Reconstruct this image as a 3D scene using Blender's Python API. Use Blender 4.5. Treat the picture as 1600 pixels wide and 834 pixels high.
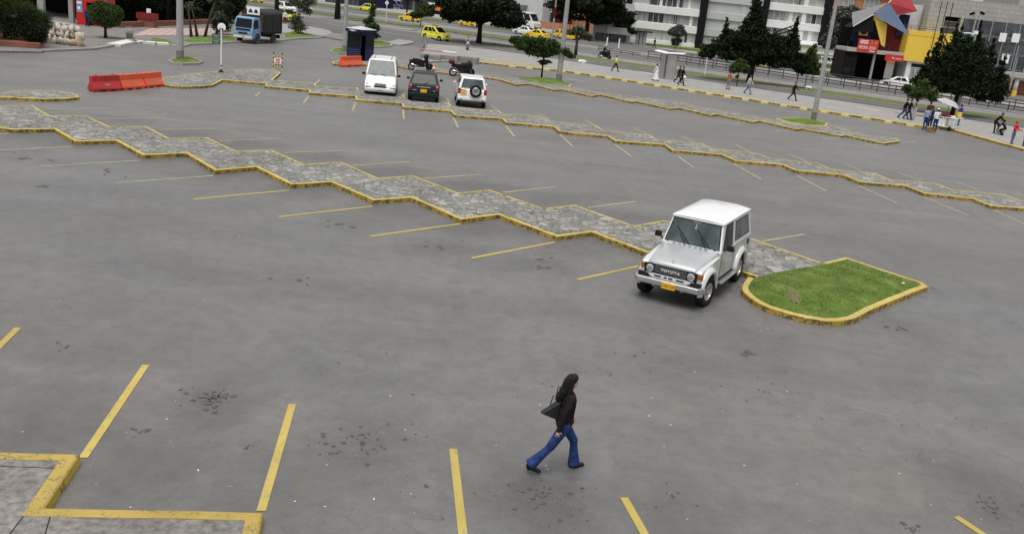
import bpy, bmesh, math, random
import numpy as np
from mathutils import Vector, Matrix, Euler
from mathutils.geometry import tessellate_polygon
random.seed(7); rng = np.random.default_rng(7)
R = math.radians
for o in list(bpy.data.objects): bpy.data.objects.remove(o)
scene = bpy.context.scene
COL = scene.collection

# ------------------------------------------------------------ camera
FPX, PITCH, ROLL, CAMH = 1401.2, R(16.96), R(5.94), 7.0
_f = Vector((0, math.cos(PITCH), -math.sin(PITCH)))
_u0 = Vector((0, math.sin(PITCH), math.cos(PITCH)))
_r = math.cos(ROLL)*Vector((1, 0, 0)) + math.sin(ROLL)*_u0
_u = -math.sin(ROLL)*Vector((1, 0, 0)) + math.cos(ROLL)*_u0
cam_d = bpy.data.cameras.new('camera'); cam = bpy.data.objects.new('camera', cam_d); COL.objects.link(cam)
cam.matrix_world = Matrix(((_r.x, _u.x, -_f.x, 0), (_r.y, _u.y, -_f.y, 0), (_r.z, _u.z, -_f.z, CAMH), (0, 0, 0, 1)))
cam_d.sensor_width = 36; cam_d.lens = 36*FPX/1600; cam_d.clip_start = .1; cam_d.clip_end = 3000
scene.camera = cam
# ------------------------------------------------------------ sky, sun, exposure (overcast midday)
SUN_EL, SUN_AZ = R(70), R(200)
world = bpy.data.worlds.new('World'); scene.world = world; world.use_nodes = True
wn = world.node_tree.nodes; wl = world.node_tree.links
for n in list(wn): wn.remove(n)
wo = wn.new('ShaderNodeOutputWorld'); bg = wn.new('ShaderNodeBackground'); sk = wn.new('ShaderNodeTexSky')
hs = wn.new('ShaderNodeHueSaturation'); hs.inputs['Saturation'].default_value = .22
sk.sky_type = 'NISHITA'; sk.sun_disc = False; sk.sun_elevation = SUN_EL; sk.sun_rotation = SUN_AZ
sk.dust_density = 3; sk.air_density = 1.2
cl_ = wn.new('ShaderNodeMix'); cl_.data_type = 'RGBA'; cl_.inputs[0].default_value = .45; cl_.inputs[7].default_value = (7.5, 7.6, 7.7, 1)   # thin even cloud
wl.new(sk.outputs[0], hs.inputs['Color']); wl.new(hs.outputs[0], cl_.inputs[6]); wl.new(cl_.outputs[2], bg.inputs[0]); wl.new(bg.outputs[0], wo.inputs[0])
bg.inputs[1].default_value = .098
sun_d = bpy.data.lights.new('sun', 'SUN'); sun = bpy.data.objects.new('sun', sun_d); COL.objects.link(sun)
sun_d.energy = 2.7; sun_d.angle = R(38); sun_d.color = (1, .97, .93)
sd = Vector((math.sin(SUN_AZ)*math.cos(SUN_EL), math.cos(SUN_AZ)*math.cos(SUN_EL), math.sin(SUN_EL)))
sun.rotation_euler = sd.to_track_quat('Z', 'Y').to_euler()
scene.view_settings.view_transform = 'Standard'; scene.view_settings.look = 'None'
scene.view_settings.gamma = 1; scene.view_settings.exposure = .06
scene.render.engine = 'CYCLES'

# ------------------------------------------------------------ surveying: photo point -> point on a level plane in the place
def at(u, v, z=0.0):
    d = _f + _r*((u-800)/FPX) - _u*((v-417)/FPX)
    t = (z-CAMH)/d.z
    return Vector((d.x*t, d.y*t, z))
def heading(a, b):          # direction a -> b of two ground points
    d = b-a; return math.atan2(d.y, d.x)
D = Vector((.838, -.545, 0)); N = Vector((.545, .838, 0)); HR = math.atan2(D.y, D.x)   # along / across the avenue
def tc(t, c, z=0): p = D*t+N*c; return Vector((p.x, p.y, z))

# ------------------------------------------------------------ materials
MATS = {}
def new_mat(name):
    m = bpy.data.materials.new(name); m.use_nodes = True
    return m, m.node_tree.nodes, m.node_tree.links, m.node_tree.nodes['Principled BSDF']
def noise(n, l, vec, scale, detail=4, rough=.55, dist=0):
    t = n.new('ShaderNodeTexNoise'); t.inputs['Scale'].default_value = scale; t.inputs['Detail'].default_value = detail
    t.inputs['Roughness'].default_value = rough; t.inputs['Distortion'].default_value = dist
    if vec is not None: l.new(vec, t.inputs['Vector'])
    return t.outputs['Fac']
def ramp(n, l, fac, stops):
    r = n.new('ShaderNodeValToRGB'); e = r.color_ramp.elements
    while len(e) < len(stops): e.new(.5)
    for k, (p, c) in enumerate(stops):
        e[k].position = p; e[k].color = (*c, 1) if hasattr(c, '__len__') else (c, c, c, 1)
    l.new(fac, r.inputs[0]); return r.outputs[0]
def mixc(n, l, fac, a, b, mode='MIX'):
    m = n.new('ShaderNodeMix'); m.data_type = 'RGBA'; m.blend_type = mode
    for sock, val in ((m.inputs[0], fac), (m.inputs[6], a), (m.inputs[7], b)):
        if hasattr(val, 'is_linked') or hasattr(val, 'links'): l.new(val, sock)
        elif hasattr(val, '__len__'): sock.default_value = (*val, 1)
        else: sock.default_value = val
    return m.outputs[2]
def tex_vec(n, geo=False):
    if geo: return n.new('ShaderNodeNewGeometry').outputs['Position']
    return n.new('ShaderNodeTexCoord').outputs['Object']
def bump(n, l, b, h, strength=.3, dist=.02):
    k = n.new('ShaderNodeBump'); k.inputs['Strength'].default_value = strength; k.inputs['Distance'].default_value = dist
    l.new(h, k.inputs['Height']); l.new(k.outputs[0], b.inputs['Normal'])
def M(name, col=(.5, .5, .5), rough=.6, metal=0, var=.15, scale=6, coat=0, spec=None, emit=None):
    if name in MATS: return MATS[name]
    m, n, l, b = new_mat(name)
    v = tex_vec(n); f = noise(n, l, v, scale, 5)
    c = ramp(n, l, f, [(.3, tuple(x*(1-var) for x in col)), (.7, tuple(min(1, x*(1+var)) for x in col))])
    l.new(c, b.inputs['Base Color'])
    b.inputs['Roughness'].default_value = rough; b.inputs['Metallic'].default_value = metal
    if coat: b.inputs['Coat Weight'].default_value = coat; b.inputs['Coat Roughness'].default_value = .06
    if spec is not None: b.inputs['Specular IOR Level'].default_value = spec
    if emit: b.inputs['Emission Color'].default_value = (*emit[0], 1); b.inputs['Emission Strength'].default_value = emit[1]
    MATS[name] = m; return m

def asphalt(name, base, warm=1.0, speck=1.0, spots=True, stains=(), spec=.35, rough=.85):
    m, n, l, b = new_mat(name); v = tex_vec(n, True)
    big = noise(n, l, v, .06, 5, .6, .6); mid = noise(n, l, v, .45, 6, .62, .8); fine = noise(n, l, v, 9, 6, .7)
    # worn travel lanes: streaks elongated along the aisles
    mp = n.new('ShaderNodeMapping'); mp.inputs['Rotation'].default_value = (0, 0, R(20)); mp.inputs['Scale'].default_value = (.05, .5, 1)
    l.new(v, mp.inputs[0]); st = noise(n, l, mp.outputs[0], 1.0, 5, .6, .4)
    c = ramp(n, l, big, [(.34, tuple(x*.84 for x in base)), (.66, tuple(x*1.10 for x in base))])
    c = mixc(n, l, 1, c, ramp(n, l, mid, [(.30, .86), (.5, 1), (.70, 1.07)]), 'MULTIPLY')
    c = mixc(n, l, 1, c, ramp(n, l, st, [(.32, .88), (.68, 1.08)]), 'MULTIPLY')
    c = mixc(n, l, .8, c, ramp(n, l, fine, [(.3, .86), (.7, 1.12)]), 'MULTIPLY')
    c = mixc(n, l, 1, c, ramp(n, l, noise(n, l, v, 2.6, 6, .68, .5), [(.32, .84), (.5, 1.0), (.68, 1.12)]), 'MULTIPLY')
    c = mixc(n, l, 1, c, ramp(n, l, noise(n, l, v, .13, 4, .6, .5), [(.36, (1.045, .985, .94)), (.64, (.965, 1.0, 1.03))]), 'MULTIPLY')
    if stains:      # soft oily patches where cars stand, each at its own place
        wn_ = n.new('ShaderNodeTexNoise'); wn_.inputs['Scale'].default_value = 1.1; wn_.inputs['Detail'].default_value = 5; l.new(v, wn_.inputs['Vector'])
        ws_ = n.new('ShaderNodeVectorMath'); ws_.operation = 'MULTIPLY_ADD'; ws_.inputs[1].default_value = (1.5, 1.5, 0); l.new(wn_.outputs['Color'], ws_.inputs[0]); l.new(v, ws_.inputs[2]); acc = None
        for x, y, r, k, an in stains:
            mp_ = n.new('ShaderNodeMapping'); mp_.vector_type = 'TEXTURE'; mp_.inputs['Location'].default_value = (x+.75, y+.75, 0); mp_.inputs['Rotation'].default_value = (0, 0, an); mp_.inputs['Scale'].default_value = (r*1.5, r, 100)
            l.new(ws_.outputs[0], mp_.inputs[0]); ln_ = n.new('ShaderNodeVectorMath'); ln_.operation = 'LENGTH'; l.new(mp_.outputs[0], ln_.inputs[0])
            mr = n.new('ShaderNodeMapRange'); mr.interpolation_type = 'SMOOTHSTEP'; mr.inputs[1].default_value = .15; mr.inputs[2].default_value = 1.25; mr.inputs[3].default_value = k; mr.inputs[4].default_value = 0; l.new(ln_.outputs['Value'], mr.inputs[0])
            if acc is None: acc = mr.outputs[0]
            else: mx = n.new('ShaderNodeMath'); mx.operation = 'MAXIMUM'; l.new(acc, mx.inputs[0]); l.new(mr.outputs[0], mx.inputs[1]); acc = mx.outputs[0]
        pm = n.new('ShaderNodeMath'); pm.operation = 'MULTIPLY'; l.new(acc, pm.inputs[0]); l.new(ramp(n, l, noise(n, l, v, 3.5, 6, .75), [(.25, .35), (.7, 1.0)]), pm.inputs[1])
        c = mixc(n, l, pm.outputs[0], c, tuple(x*.35 for x in base))
    # aggregate grain
    g = noise(n, l, v, 42, 4, .75)
    c = mixc(n, l, .8*speck, c, ramp(n, l, g, [(.3, .68), (.7, 1.3)]), 'MULTIPLY')
    if spots:
        vo = n.new('ShaderNodeTexVoronoi'); vo.feature = 'F1'; vo.inputs['Scale'].default_value = 1.5; vo.inputs['Randomness'].default_value = 1
        wv = mixc(n, l, .06, v, n.new('ShaderNodeTexNoise').outputs['Color']); l.new(v, vo.inputs['Vector'])
        sp = ramp(n, l, vo.outputs['Distance'], [(.03, 1), (.06, 0)])
        keep = ramp(n, l, noise(n, l, v, .22, 3), [(.54, 0), (.62, 1)])
        mk = mixc(n, l, 1, sp, keep, 'MULTIPLY')
        c = mixc(n, l, mixc(n, l, 1, mk, (.55, .55, .55), 'MULTIPLY'), c, tuple(x*.42 for x in base))
        # hairline cracks
        vc = n.new('ShaderNodeTexVoronoi'); vc.feature = 'DISTANCE_TO_EDGE'; vc.inputs['Scale'].default_value = .16
        dv = n.new('ShaderNodeVectorMath'); dv.operation = 'ADD'
        nn = n.new('ShaderNodeTexNoise'); nn.inputs['Scale'].default_value = .5; nn.inputs['Detail'].default_value = 6; l.new(v, nn.inputs['Vector'])
        sc_ = n.new('ShaderNodeVectorMath'); sc_.operation = 'SCALE'; sc_.inputs['Scale'].default_value = 2.6
        l.new(nn.outputs['Color'], sc_.inputs[0]); l.new(v, dv.inputs[0]); l.new(sc_.outputs[0], dv.inputs[1]); l.new(dv.outputs[0], vc.inputs['Vector'])
        ck = mixc(n, l, 1, ramp(n, l, vc.outputs['Distance'], [(.0015, 1), (.004, 0)]), ramp(n, l, noise(n, l, v, .35, 4), [(.5, 0), (.6, 1)]), 'MULTIPLY')
        c = mixc(n, l, mixc(n, l, 1, ck, (.5, .5, .5), 'MULTIPLY'), c, tuple(x*.35 for x in base))
    l.new(c, b.inputs['Base Color']); b.inputs['Roughness'].default_value = rough; b.inputs['Specular IOR Level'].default_value = spec
    bump(n, l, b, g, .35, .01); MATS[name] = m; return m
ST_ = []
for u, v, r, k in [(150, 226, 1.3, .5), (262, 248, 1.3, .55), (372, 272, 1.3, .5), (488, 297, 1.3, .6), (618, 326, 1.2, .6), (755, 358, 1.2, .6), (905, 385, 1.2, .55), (40, 212, 1.3, .4), (195, 190, 1.2, .35), (290, 207, 1.2, .4), (395, 225, 1.2, .35), (500, 246, 1.1, .5), (605, 269, 1.2, .65), (735, 291, 1.2, .6), (870, 312, 1.1, .5), (985, 340, 1.0, .4),
                   (335, 628, .75, .55), (565, 700, 1.0, .5), (850, 785, .9, .6), (440, 760, 1.0, .35), (560, 350, 1.0, .4), (690, 388, .9, .5), (830, 412, .9, .5), (1560, 780, 1.0, .6), (1050, 790, .8, .4), (1420, 520, .8, .35), (90, 660, 1.1, .45), (230, 730, .9, .4), (380, 130, 1.6, .5), (870, 215, 1.5, .3), (1200, 545, 1.2, .25)]:
    p_ = at(u, v); ST_.append((p_.x, p_.y, r*1.25, min(.85, k*1.25), R(22 if v < 480 else 95)))
asphalt('asphalt', (.140, .136, .1305), stains=ST_, spec=1.0, rough=.55)
asphalt('road_asphalt', (.135, .133, .132), spots=False)
asphalt('lane_concrete', (.22, .216, .21), spots=False)

def worn_paint(name, col, under, wear=.5, moss=False, amount=1.0):
    m, n, l, b = new_mat(name); v = tex_vec(n, True)
    a = noise(n, l, v, 5, 7, .7, .3); c2 = noise(n, l, v, 28, 5, .7); big = noise(n, l, v, .9, 3)
    tone = ramp(n, l, big, [(.3, tuple(x*.82 for x in col)), (.7, tuple(min(1, x*1.12) for x in col))])
    s = n.new('ShaderNodeMath'); s.operation = 'MULTIPLY_ADD'; s.inputs[1].default_value = .55; l.new(a, s.inputs[0])
    s2 = n.new('ShaderNodeMath'); s2.operation = 'MULTIPLY'; s2.inputs[1].default_value = .45; l.new(c2, s2.inputs[0]); l.new(s2.outputs[0], s.inputs[2])
    mask = ramp(n, l, s.outputs[0], [(wear, 0), (wear+.06, amount)])
    l.new(mixc(n, l, mask, tone, under), b.inputs['Base Color'])
    b.inputs['Roughness'].default_value = .75; b.inputs['Specular IOR Level'].default_value = .3
    bump(n, l, b, c2, .3, .01); MATS[name] = m; return m
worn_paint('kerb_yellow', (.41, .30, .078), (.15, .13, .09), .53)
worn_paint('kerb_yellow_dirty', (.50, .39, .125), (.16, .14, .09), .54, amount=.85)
worn_paint('kerb_face_shaded_worn', (.40, .265, .045), (.06, .053, .032), .475, amount=.95)  # darker than the tops: shade on upright faces painted in, plus moss and scrapes
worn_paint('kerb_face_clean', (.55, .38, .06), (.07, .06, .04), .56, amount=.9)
worn_paint('kerb_yellow_pale', (.62, .50, .17), (.25, .23, .18), .55)
worn_paint('line_yellow', (.46, .355, .095), (.22, .21, .2), .54, amount=.75)
worn_paint('line_faded', (.40, .36, .19), (.22, .21, .2), .50, amount=.9)
worn_paint('line_white', (.6, .6, .58), (.24, .235, .23), .52)
worn_paint('kerb_white', (.62, .61, .58), (.3, .29, .27), .55)

def paving(name):
    m, n, l, b = new_mat(name); v = tex_vec(n, True)
    nn = n.new('ShaderNodeTexNoise'); nn.inputs['Scale'].default_value = 1.6; nn.inputs['Detail'].default_value = 3; l.new(v, nn.inputs['Vector'])
    sc_ = n.new('ShaderNodeVectorMath'); sc_.operation = 'SCALE'; sc_.inputs['Scale'].default_value = .35
    ad = n.new('ShaderNodeVectorMath'); ad.operation = 'ADD'; l.new(nn.outputs['Color'], sc_.inputs[0]); l.new(v, ad.inputs[0]); l.new(sc_.outputs[0], ad.inputs[1])
    e = n.new('ShaderNodeTexVoronoi'); e.feature = 'DISTANCE_TO_EDGE'; e.inputs['Scale'].default_value = 4.0; l.new(ad.outputs[0], e.inputs['Vector'])
    ce = n.new('ShaderNodeTexVoronoi'); ce.feature = 'F1'; ce.inputs['Scale'].default_value = 4.0; l.new(ad.outputs[0], ce.inputs['Vector'])
    sep = n.new('ShaderNodeSeparateColor'); l.new(ce.outputs['Color'], sep.inputs[0])
    stone = ramp(n, l, sep.outputs[0], [(0, (.165, .16, .15)), (.45, (.225, .22, .205)), (.75, (.275, .268, .25)), (1, (.37, .36, .335))])
    stone = mixc(n, l, .8, stone, ramp(n, l, noise(n, l, v, 7, 6, .7), [(.3, .7), (.7, 1.2)]), 'MULTIPLY')
    joint = ramp(n, l, e.outputs['Distance'], [(.03, 1), (.09, 0)])
    jm = mixc(n, l, 1, joint, ramp(n, l, noise(n, l, v, .8, 4), [(.35, .45), (.6, 1)]), 'MULTIPLY')
    c = mixc(n, l, jm, stone, (.085, .08, .065))
    c = mixc(n, l, 1, c, ramp(n, l, noise(n, l, v, .25, 4), [(.3, .8), (.7, 1.12)]), 'MULTIPLY')
    l.new(c, b.inputs['Base Color']); b.inputs['Roughness'].default_value = .9; bump(n, l, b, e.outputs['Distance'], .35, .03); MATS[name] = m
paving('crazy_paving')

def concrete(name, base, slab=0, rot=0, var=.16, scale=.5, stain=.25):
    m, n, l, b = new_mat(name); v = tex_vec(n, True)
    c = ramp(n, l, noise(n, l, v, scale, 6, .65, .4), [(.3, tuple(x*(1-var) for x in base)), (.7, tuple(x*(1+var) for x in base))])
    c = mixc(n, l, 1, c, ramp(n, l, noise(n, l, v, scale*8, 6, .7), [(.3, 1-stain), (.6, 1.06)]), 'MULTIPLY')
    if slab:
        mp = n.new('ShaderNodeMapping'); mp.inputs['Rotation'].default_value = (0, 0, rot); l.new(v, mp.inputs[0])
        bt = n.new('ShaderNodeTexBrick'); bt.inputs['Scale'].default_value = 1; bt.inputs['Mortar Size'].default_value = .02*slab
        bt.inputs['Brick Width'].default_value = slab; bt.inputs['Row Height'].default_value = slab; bt.offset = 0
        bt.inputs['Color1'].default_value = (1, 1, 1, 1); bt.inputs['Color2'].default_value = (.95, .95, .95, 1); bt.inputs['Mortar'].default_value = (.8, .8, .8, 1)
        l.new(mp.outputs[0], bt.inputs['Vector']); c = mixc(n, l, 1, c, bt.outputs['Color'], 'MULTIPLY')
    l.new(c, b.inputs['Base Color']); b.inputs['Roughness'].default_value = .88; MATS[name] = m
concrete('sidewalk_concrete', (.30, .29, .275), 1.6, -HR, .1)
concrete('old_slab', (.215, .20, .185), 0, 0, .3, 1.0, .6)
concrete('kerb_concrete', (.27, .262, .25), 0, 0, .15, 1.2, .35)
concrete('new_concrete', (.62, .60, .57), 0, 0, .08, 1.2, .15)
concrete('pole_concrete', (.33, .33, .32), 0, 0, .12, 1.2, .25)
concrete('stone_cladding', (.40, .39, .37), 0, 0, .06, .3, .15)

def facade_grid(name, base, w, h, mortar, msize=.02, var=.9):
    m, n, l, b = new_mat(name); tcn = n.new('ShaderNodeTexCoord').outputs['Object']
    sp = n.new('ShaderNodeSeparateXYZ'); l.new(tcn, sp.inputs[0]); ad = n.new('ShaderNodeMath'); ad.operation = 'ADD'
    l.new(sp.outputs[0], ad.inputs[0]); l.new(sp.outputs[1], ad.inputs[1])
    cb = n.new('ShaderNodeCombineXYZ'); l.new(ad.outputs[0], cb.inputs[0]); l.new(sp.outputs[2], cb.inputs[1])
    bt = n.new('ShaderNodeTexBrick'); bt.inputs['Scale'].default_value = 1; bt.inputs['Mortar Size'].default_value = msize
    bt.inputs['Brick Width'].default_value = w; bt.inputs['Row Height'].default_value = h
    bt.inputs['Color1'].default_value = (*base, 1); bt.inputs['Color2'].default_value = (*[x*var for x in base], 1); bt.inputs['Mortar'].default_value = (*mortar, 1)
    l.new(cb.outputs[0], bt.inputs['Vector'])
    c = mixc(n, l, 1, bt.outputs['Color'], ramp(n, l, noise(n, l, tcn, .5, 5), [(.3, .85), (.7, 1.1)]), 'MULTIPLY')
    l.new(c, b.inputs['Base Color']); b.inputs['Roughness'].default_value = .85; MATS[name] = m
facade_grid('orange_brick', (.46, .175, .085), .5, .16, (.36, .2, .13))
facade_grid('red_brick', (.27, .09, .055), .4, .14, (.2, .12, .09))
facade_grid('stone_panels', (.40, .385, .36), 1.2, .6, (.22, .215, .2), .025, .92)

def grass_mat(name, a, b_, c_):
    m, n, l, b = new_mat(name); v = tex_vec(n, True)
    c = ramp(n, l, noise(n, l, v, 1.3, 6, .7, .3), [(.3, a), (.52, b_), (.74, c_)])
    c = mixc(n, l, .9, c, ramp(n, l, noise(n, l, v, 30, 4, .7), [(.3, .6), (.7, 1.35)]), 'MULTIPLY')
    l.new(c, b.inputs['Base Color']); b.inputs['Roughness'].default_value = .9; b.inputs['Specular IOR Level'].default_value = .2
    bump(n, l, b, noise(n, l, v, 40, 3), .6, .03); MATS[name] = m
grass_mat('lawn', (.06, .105, .016), (.11, .17, .028), (.24, .27, .09))
grass_mat('median_grass', (.07, .10, .03), (.12, .15, .05), (.20, .20, .10))

def leaf_mat(name, lo, hi):
    m, n, l, b = new_mat(name)
    g = n.new('ShaderNodeNewGeometry'); f = n.new('ShaderNodeMath'); f.operation = 'MULTIPLY_ADD'; f.inputs[1].default_value = .45
    l.new(g.outputs['Random Per Island'], f.inputs[0])
    s = n.new('ShaderNodeMath'); s.operation = 'MULTIPLY'; s.inputs[1].default_value = .6
    l.new(noise(n, l, tex_vec(n), .9, 4, .6), s.inputs[0]); l.new(s.outputs[0], f.inputs[2])
    l.new(ramp(n, l, f.outputs[0], [(.25, lo), (.8, hi)]), b.inputs['Base Color'])
    b.inputs['Roughness'].default_value = .7; b.inputs['Specular IOR Level'].default_value = .1; MATS[name] = m
leaf_mat('leaf_dark', (.006, .011, .005), (.026, .042, .014))
leaf_mat('leaf_black', (.004, .007, .004), (.020, .033, .012))
leaf_mat('leaf_mid', (.018, .034, .010), (.075, .115, .03))
leaf_mat('leaf_light', (.04, .07, .02), (.13, .18, .055))
leaf_mat('leaf_olive', (.035, .045, .025), (.12, .14, .09))
leaf_mat('leaf_grey', (.04, .05, .04), (.13, .145, .12))
leaf_mat('grass_blade', (.07, .115, .02), (.26, .32, .105))
M('bark', (.05, .04, .032), .95, 0, .35, 8); M('bark_black', (.012, .011, .010), .95, 0, .35, 8); M('bark_grey', (.16, .14, .12), .95, 0, .3, 6)

def hair_strands():
    m, n, l, b = new_mat('hair_black'); mp = n.new('ShaderNodeMapping'); mp.inputs['Scale'].default_value = (90, 90, 5); l.new(tex_vec(n), mp.inputs[0]); f = noise(n, l, mp.outputs[0], 1, 4, .6, .3)
    l.new(ramp(n, l, f, [(.35, (.003, .0025, .0025)), (.7, (.016, .012, .010))]), b.inputs['Base Color']); b.inputs['Roughness'].default_value = .5; b.inputs['Specular IOR Level'].default_value = .25; bump(n, l, b, f, .9, .02); MATS['hair_black'] = m
hair_strands()
# paints and common stuff
M('rubber', (.014, .014, .014), .9, 0, .25, 6, 0, .2); M('rubber_dusty', (.07, .068, .065), .9, 0, .3, 5)
M('black_plastic', (.010, .010, .011), .6, 0, .15, 6, 0, .25); M('dark_under', (.008, .008, .008), .9)
M('white_paint', (.80, .81, .81), .3, 0, .03, 2, .6); M('silver_paint', (.50, .52, .53), .33, .35, .05, 2, .6)
M('silver_white', (.66, .67, .68), .33, .15, .04, 2, .6); M('green_paint', (.003, .016, .013), .45, 0, .2, 2, 0, .3)
M('taxi_yellow', (.80, .52, .02), .35, 0, .05, 2, .5); M('taxi_lemon', (.80, .74, .06), .35, 0, .04, 2, .5)
M('truck_blue', (.17, .31, .52), .4, 0, .08, 2, .4); M('navy_paint', (.005, .010, .045), .5, 0, .2, 3, 0, .3)
M('grey_paint', (.25, .27, .28), .35, .2, .1, 2, .5); M('blue_van_paint', (.07, .09, .20), .4, 0, .1)
M('glass_dark', (.008, .010, .011), .08, 0, .2, 3, 0, .22); M('glass_grey', (.06, .078, .078), .08, 0, .5, 2.2, 0, .3)
M('glass_blue', (.05, .065, .075), .06, 0, .6, 2, 0, .8); M('chrome', (.75, .75, .75), .18, .95, .05)
M('steel_bumper', (.42, .42, .42), .3, .7, .12, 4); M('rim_silver', (.5, .5, .5), .35, .6, .1)
M('lamp_glass', (.36, .38, .39), .08, 0, .1, 30, .8); M('lamp_amber', (.34, .08, .012), .2, 0, .2, 20, .6); M('lamp_red', (.34, .01, .012), .2, 0, .3, 20, .6)
M('plate_yellow', (.78, .42, .015), .5, 0, .06, 9); M('plate_black', (.02, .02, .02), .6); M('letter_white', (.85, .85, .83), .5)
M('tarp_black', (.018, .019, .021), .8, 0, .3, 1.3); M('wood_old', (.20, .12, .06), .85, 0, .3, 5)
M('plastic_orange', (.72, .10, .035), .45, 0, .1, 2, .1); M('plastic_red', (.42, .022, .022), .5, 0, .15, 2, .1)
M('cone_orange', (.80, .17, .06), .5); M('white_matt', (.75, .75, .73), .7, 0, .06); M('white_wall', (.78, .78, .77), .8, 0, .05, .6)
M('pale_grey_wall', (.50, .51, .51), .8, 0, .06, .6); M('black_wall', (.009, .009, .010), .7, 0, .2, 3, 0, .15)
M('dark_interior', (.006, .006, .006), .9, 0, .4, .6, 0, .1); M('rail_steel', (.06, .055, .05), .6, .3, .2, 5)
M('steel_panel', (.45, .45, .44), .38, .75, .12, 1.5); M('sign_green', (.015, .09, .075), .5); M('red_shop', (.50, .012, .010), .5, 0, .1)
M('sack_white', (.50, .46, .39), .9, 0, .28, 5); M('sack_tan', (.46, .38, .26), .9, 0, .3, 5)
M('skin', (.42, .23, .15), .6, 0, .06); M('skin_light', (.52, .32, .23), .6, 0, .06); M('hair_black', (.005, .0045, .004), .6, 0, .3, 30, 0, .2)
M('window_curtain', (.27, .275, .275), .4, 0, .25, .9, .5); M('window_dark', (.05, .055, .06), .15, 0, .5, .9, 0, .7); M('window_pale', (.46, .46, .45), .45, 0, .12, .8, .4)
M('canopy_blue', (.085, .13, .22), .55, 0, .1, .5); M('canopy_red', (.30, .018, .025), .55, 0, .1, .5); M('canopy_yellow', (.75, .53, .07), .55, 0, .1, .5)
M('panel_yellow', (.80, .55, .06), .6, 0, .04, .4); M('canopy_edge', (.75, .72, .72), .6); M('roof_grey', (.2, .2, .2), .8)
M('banner_red', (.55, .03, .025), .6); M('banner_orange', (.75, .22, .02), .6); M('awning_green', (.03, .06, .045), .8)
M('umbrella_cloth', (.42, .39, .40), .75, 0, .1, 2); M('bag_white', (.8, .8, .78), .6); M('tile_pink', (.42, .27, .24), .85)
CLOTH = dict(black=(.012, .011, .012), brown=(.018, .013, .014), jeans=(.022, .043, .145), jeans_pale=(.12, .17, .26), white=(.72, .72, .72),
             blue_shirt=(.25, .33, .48), red=(.50, .03, .04), dark_red=(.12, .02, .02), purple=(.06, .035, .28), yellow=(.72, .72, .12), grey=(.2, .2, .2),
             khaki=(.30, .27, .22), orange=(.42, .12, .06), navy=(.02, .025, .06), cream=(.55, .53, .46), olive=(.1, .09, .05))
for k, c in CLOTH.items():
    M('cloth_'+k, c, .9, 0, .35, 9, 0, .12); m_ = MATS['cloth_'+k]; n_ = m_.node_tree.nodes; bump(n_, m_.node_tree.links, n_['Principled BSDF'], noise(n_, m_.node_tree.links, tex_vec(n_), 11, 3, .5, .8), .8, .05)

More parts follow.
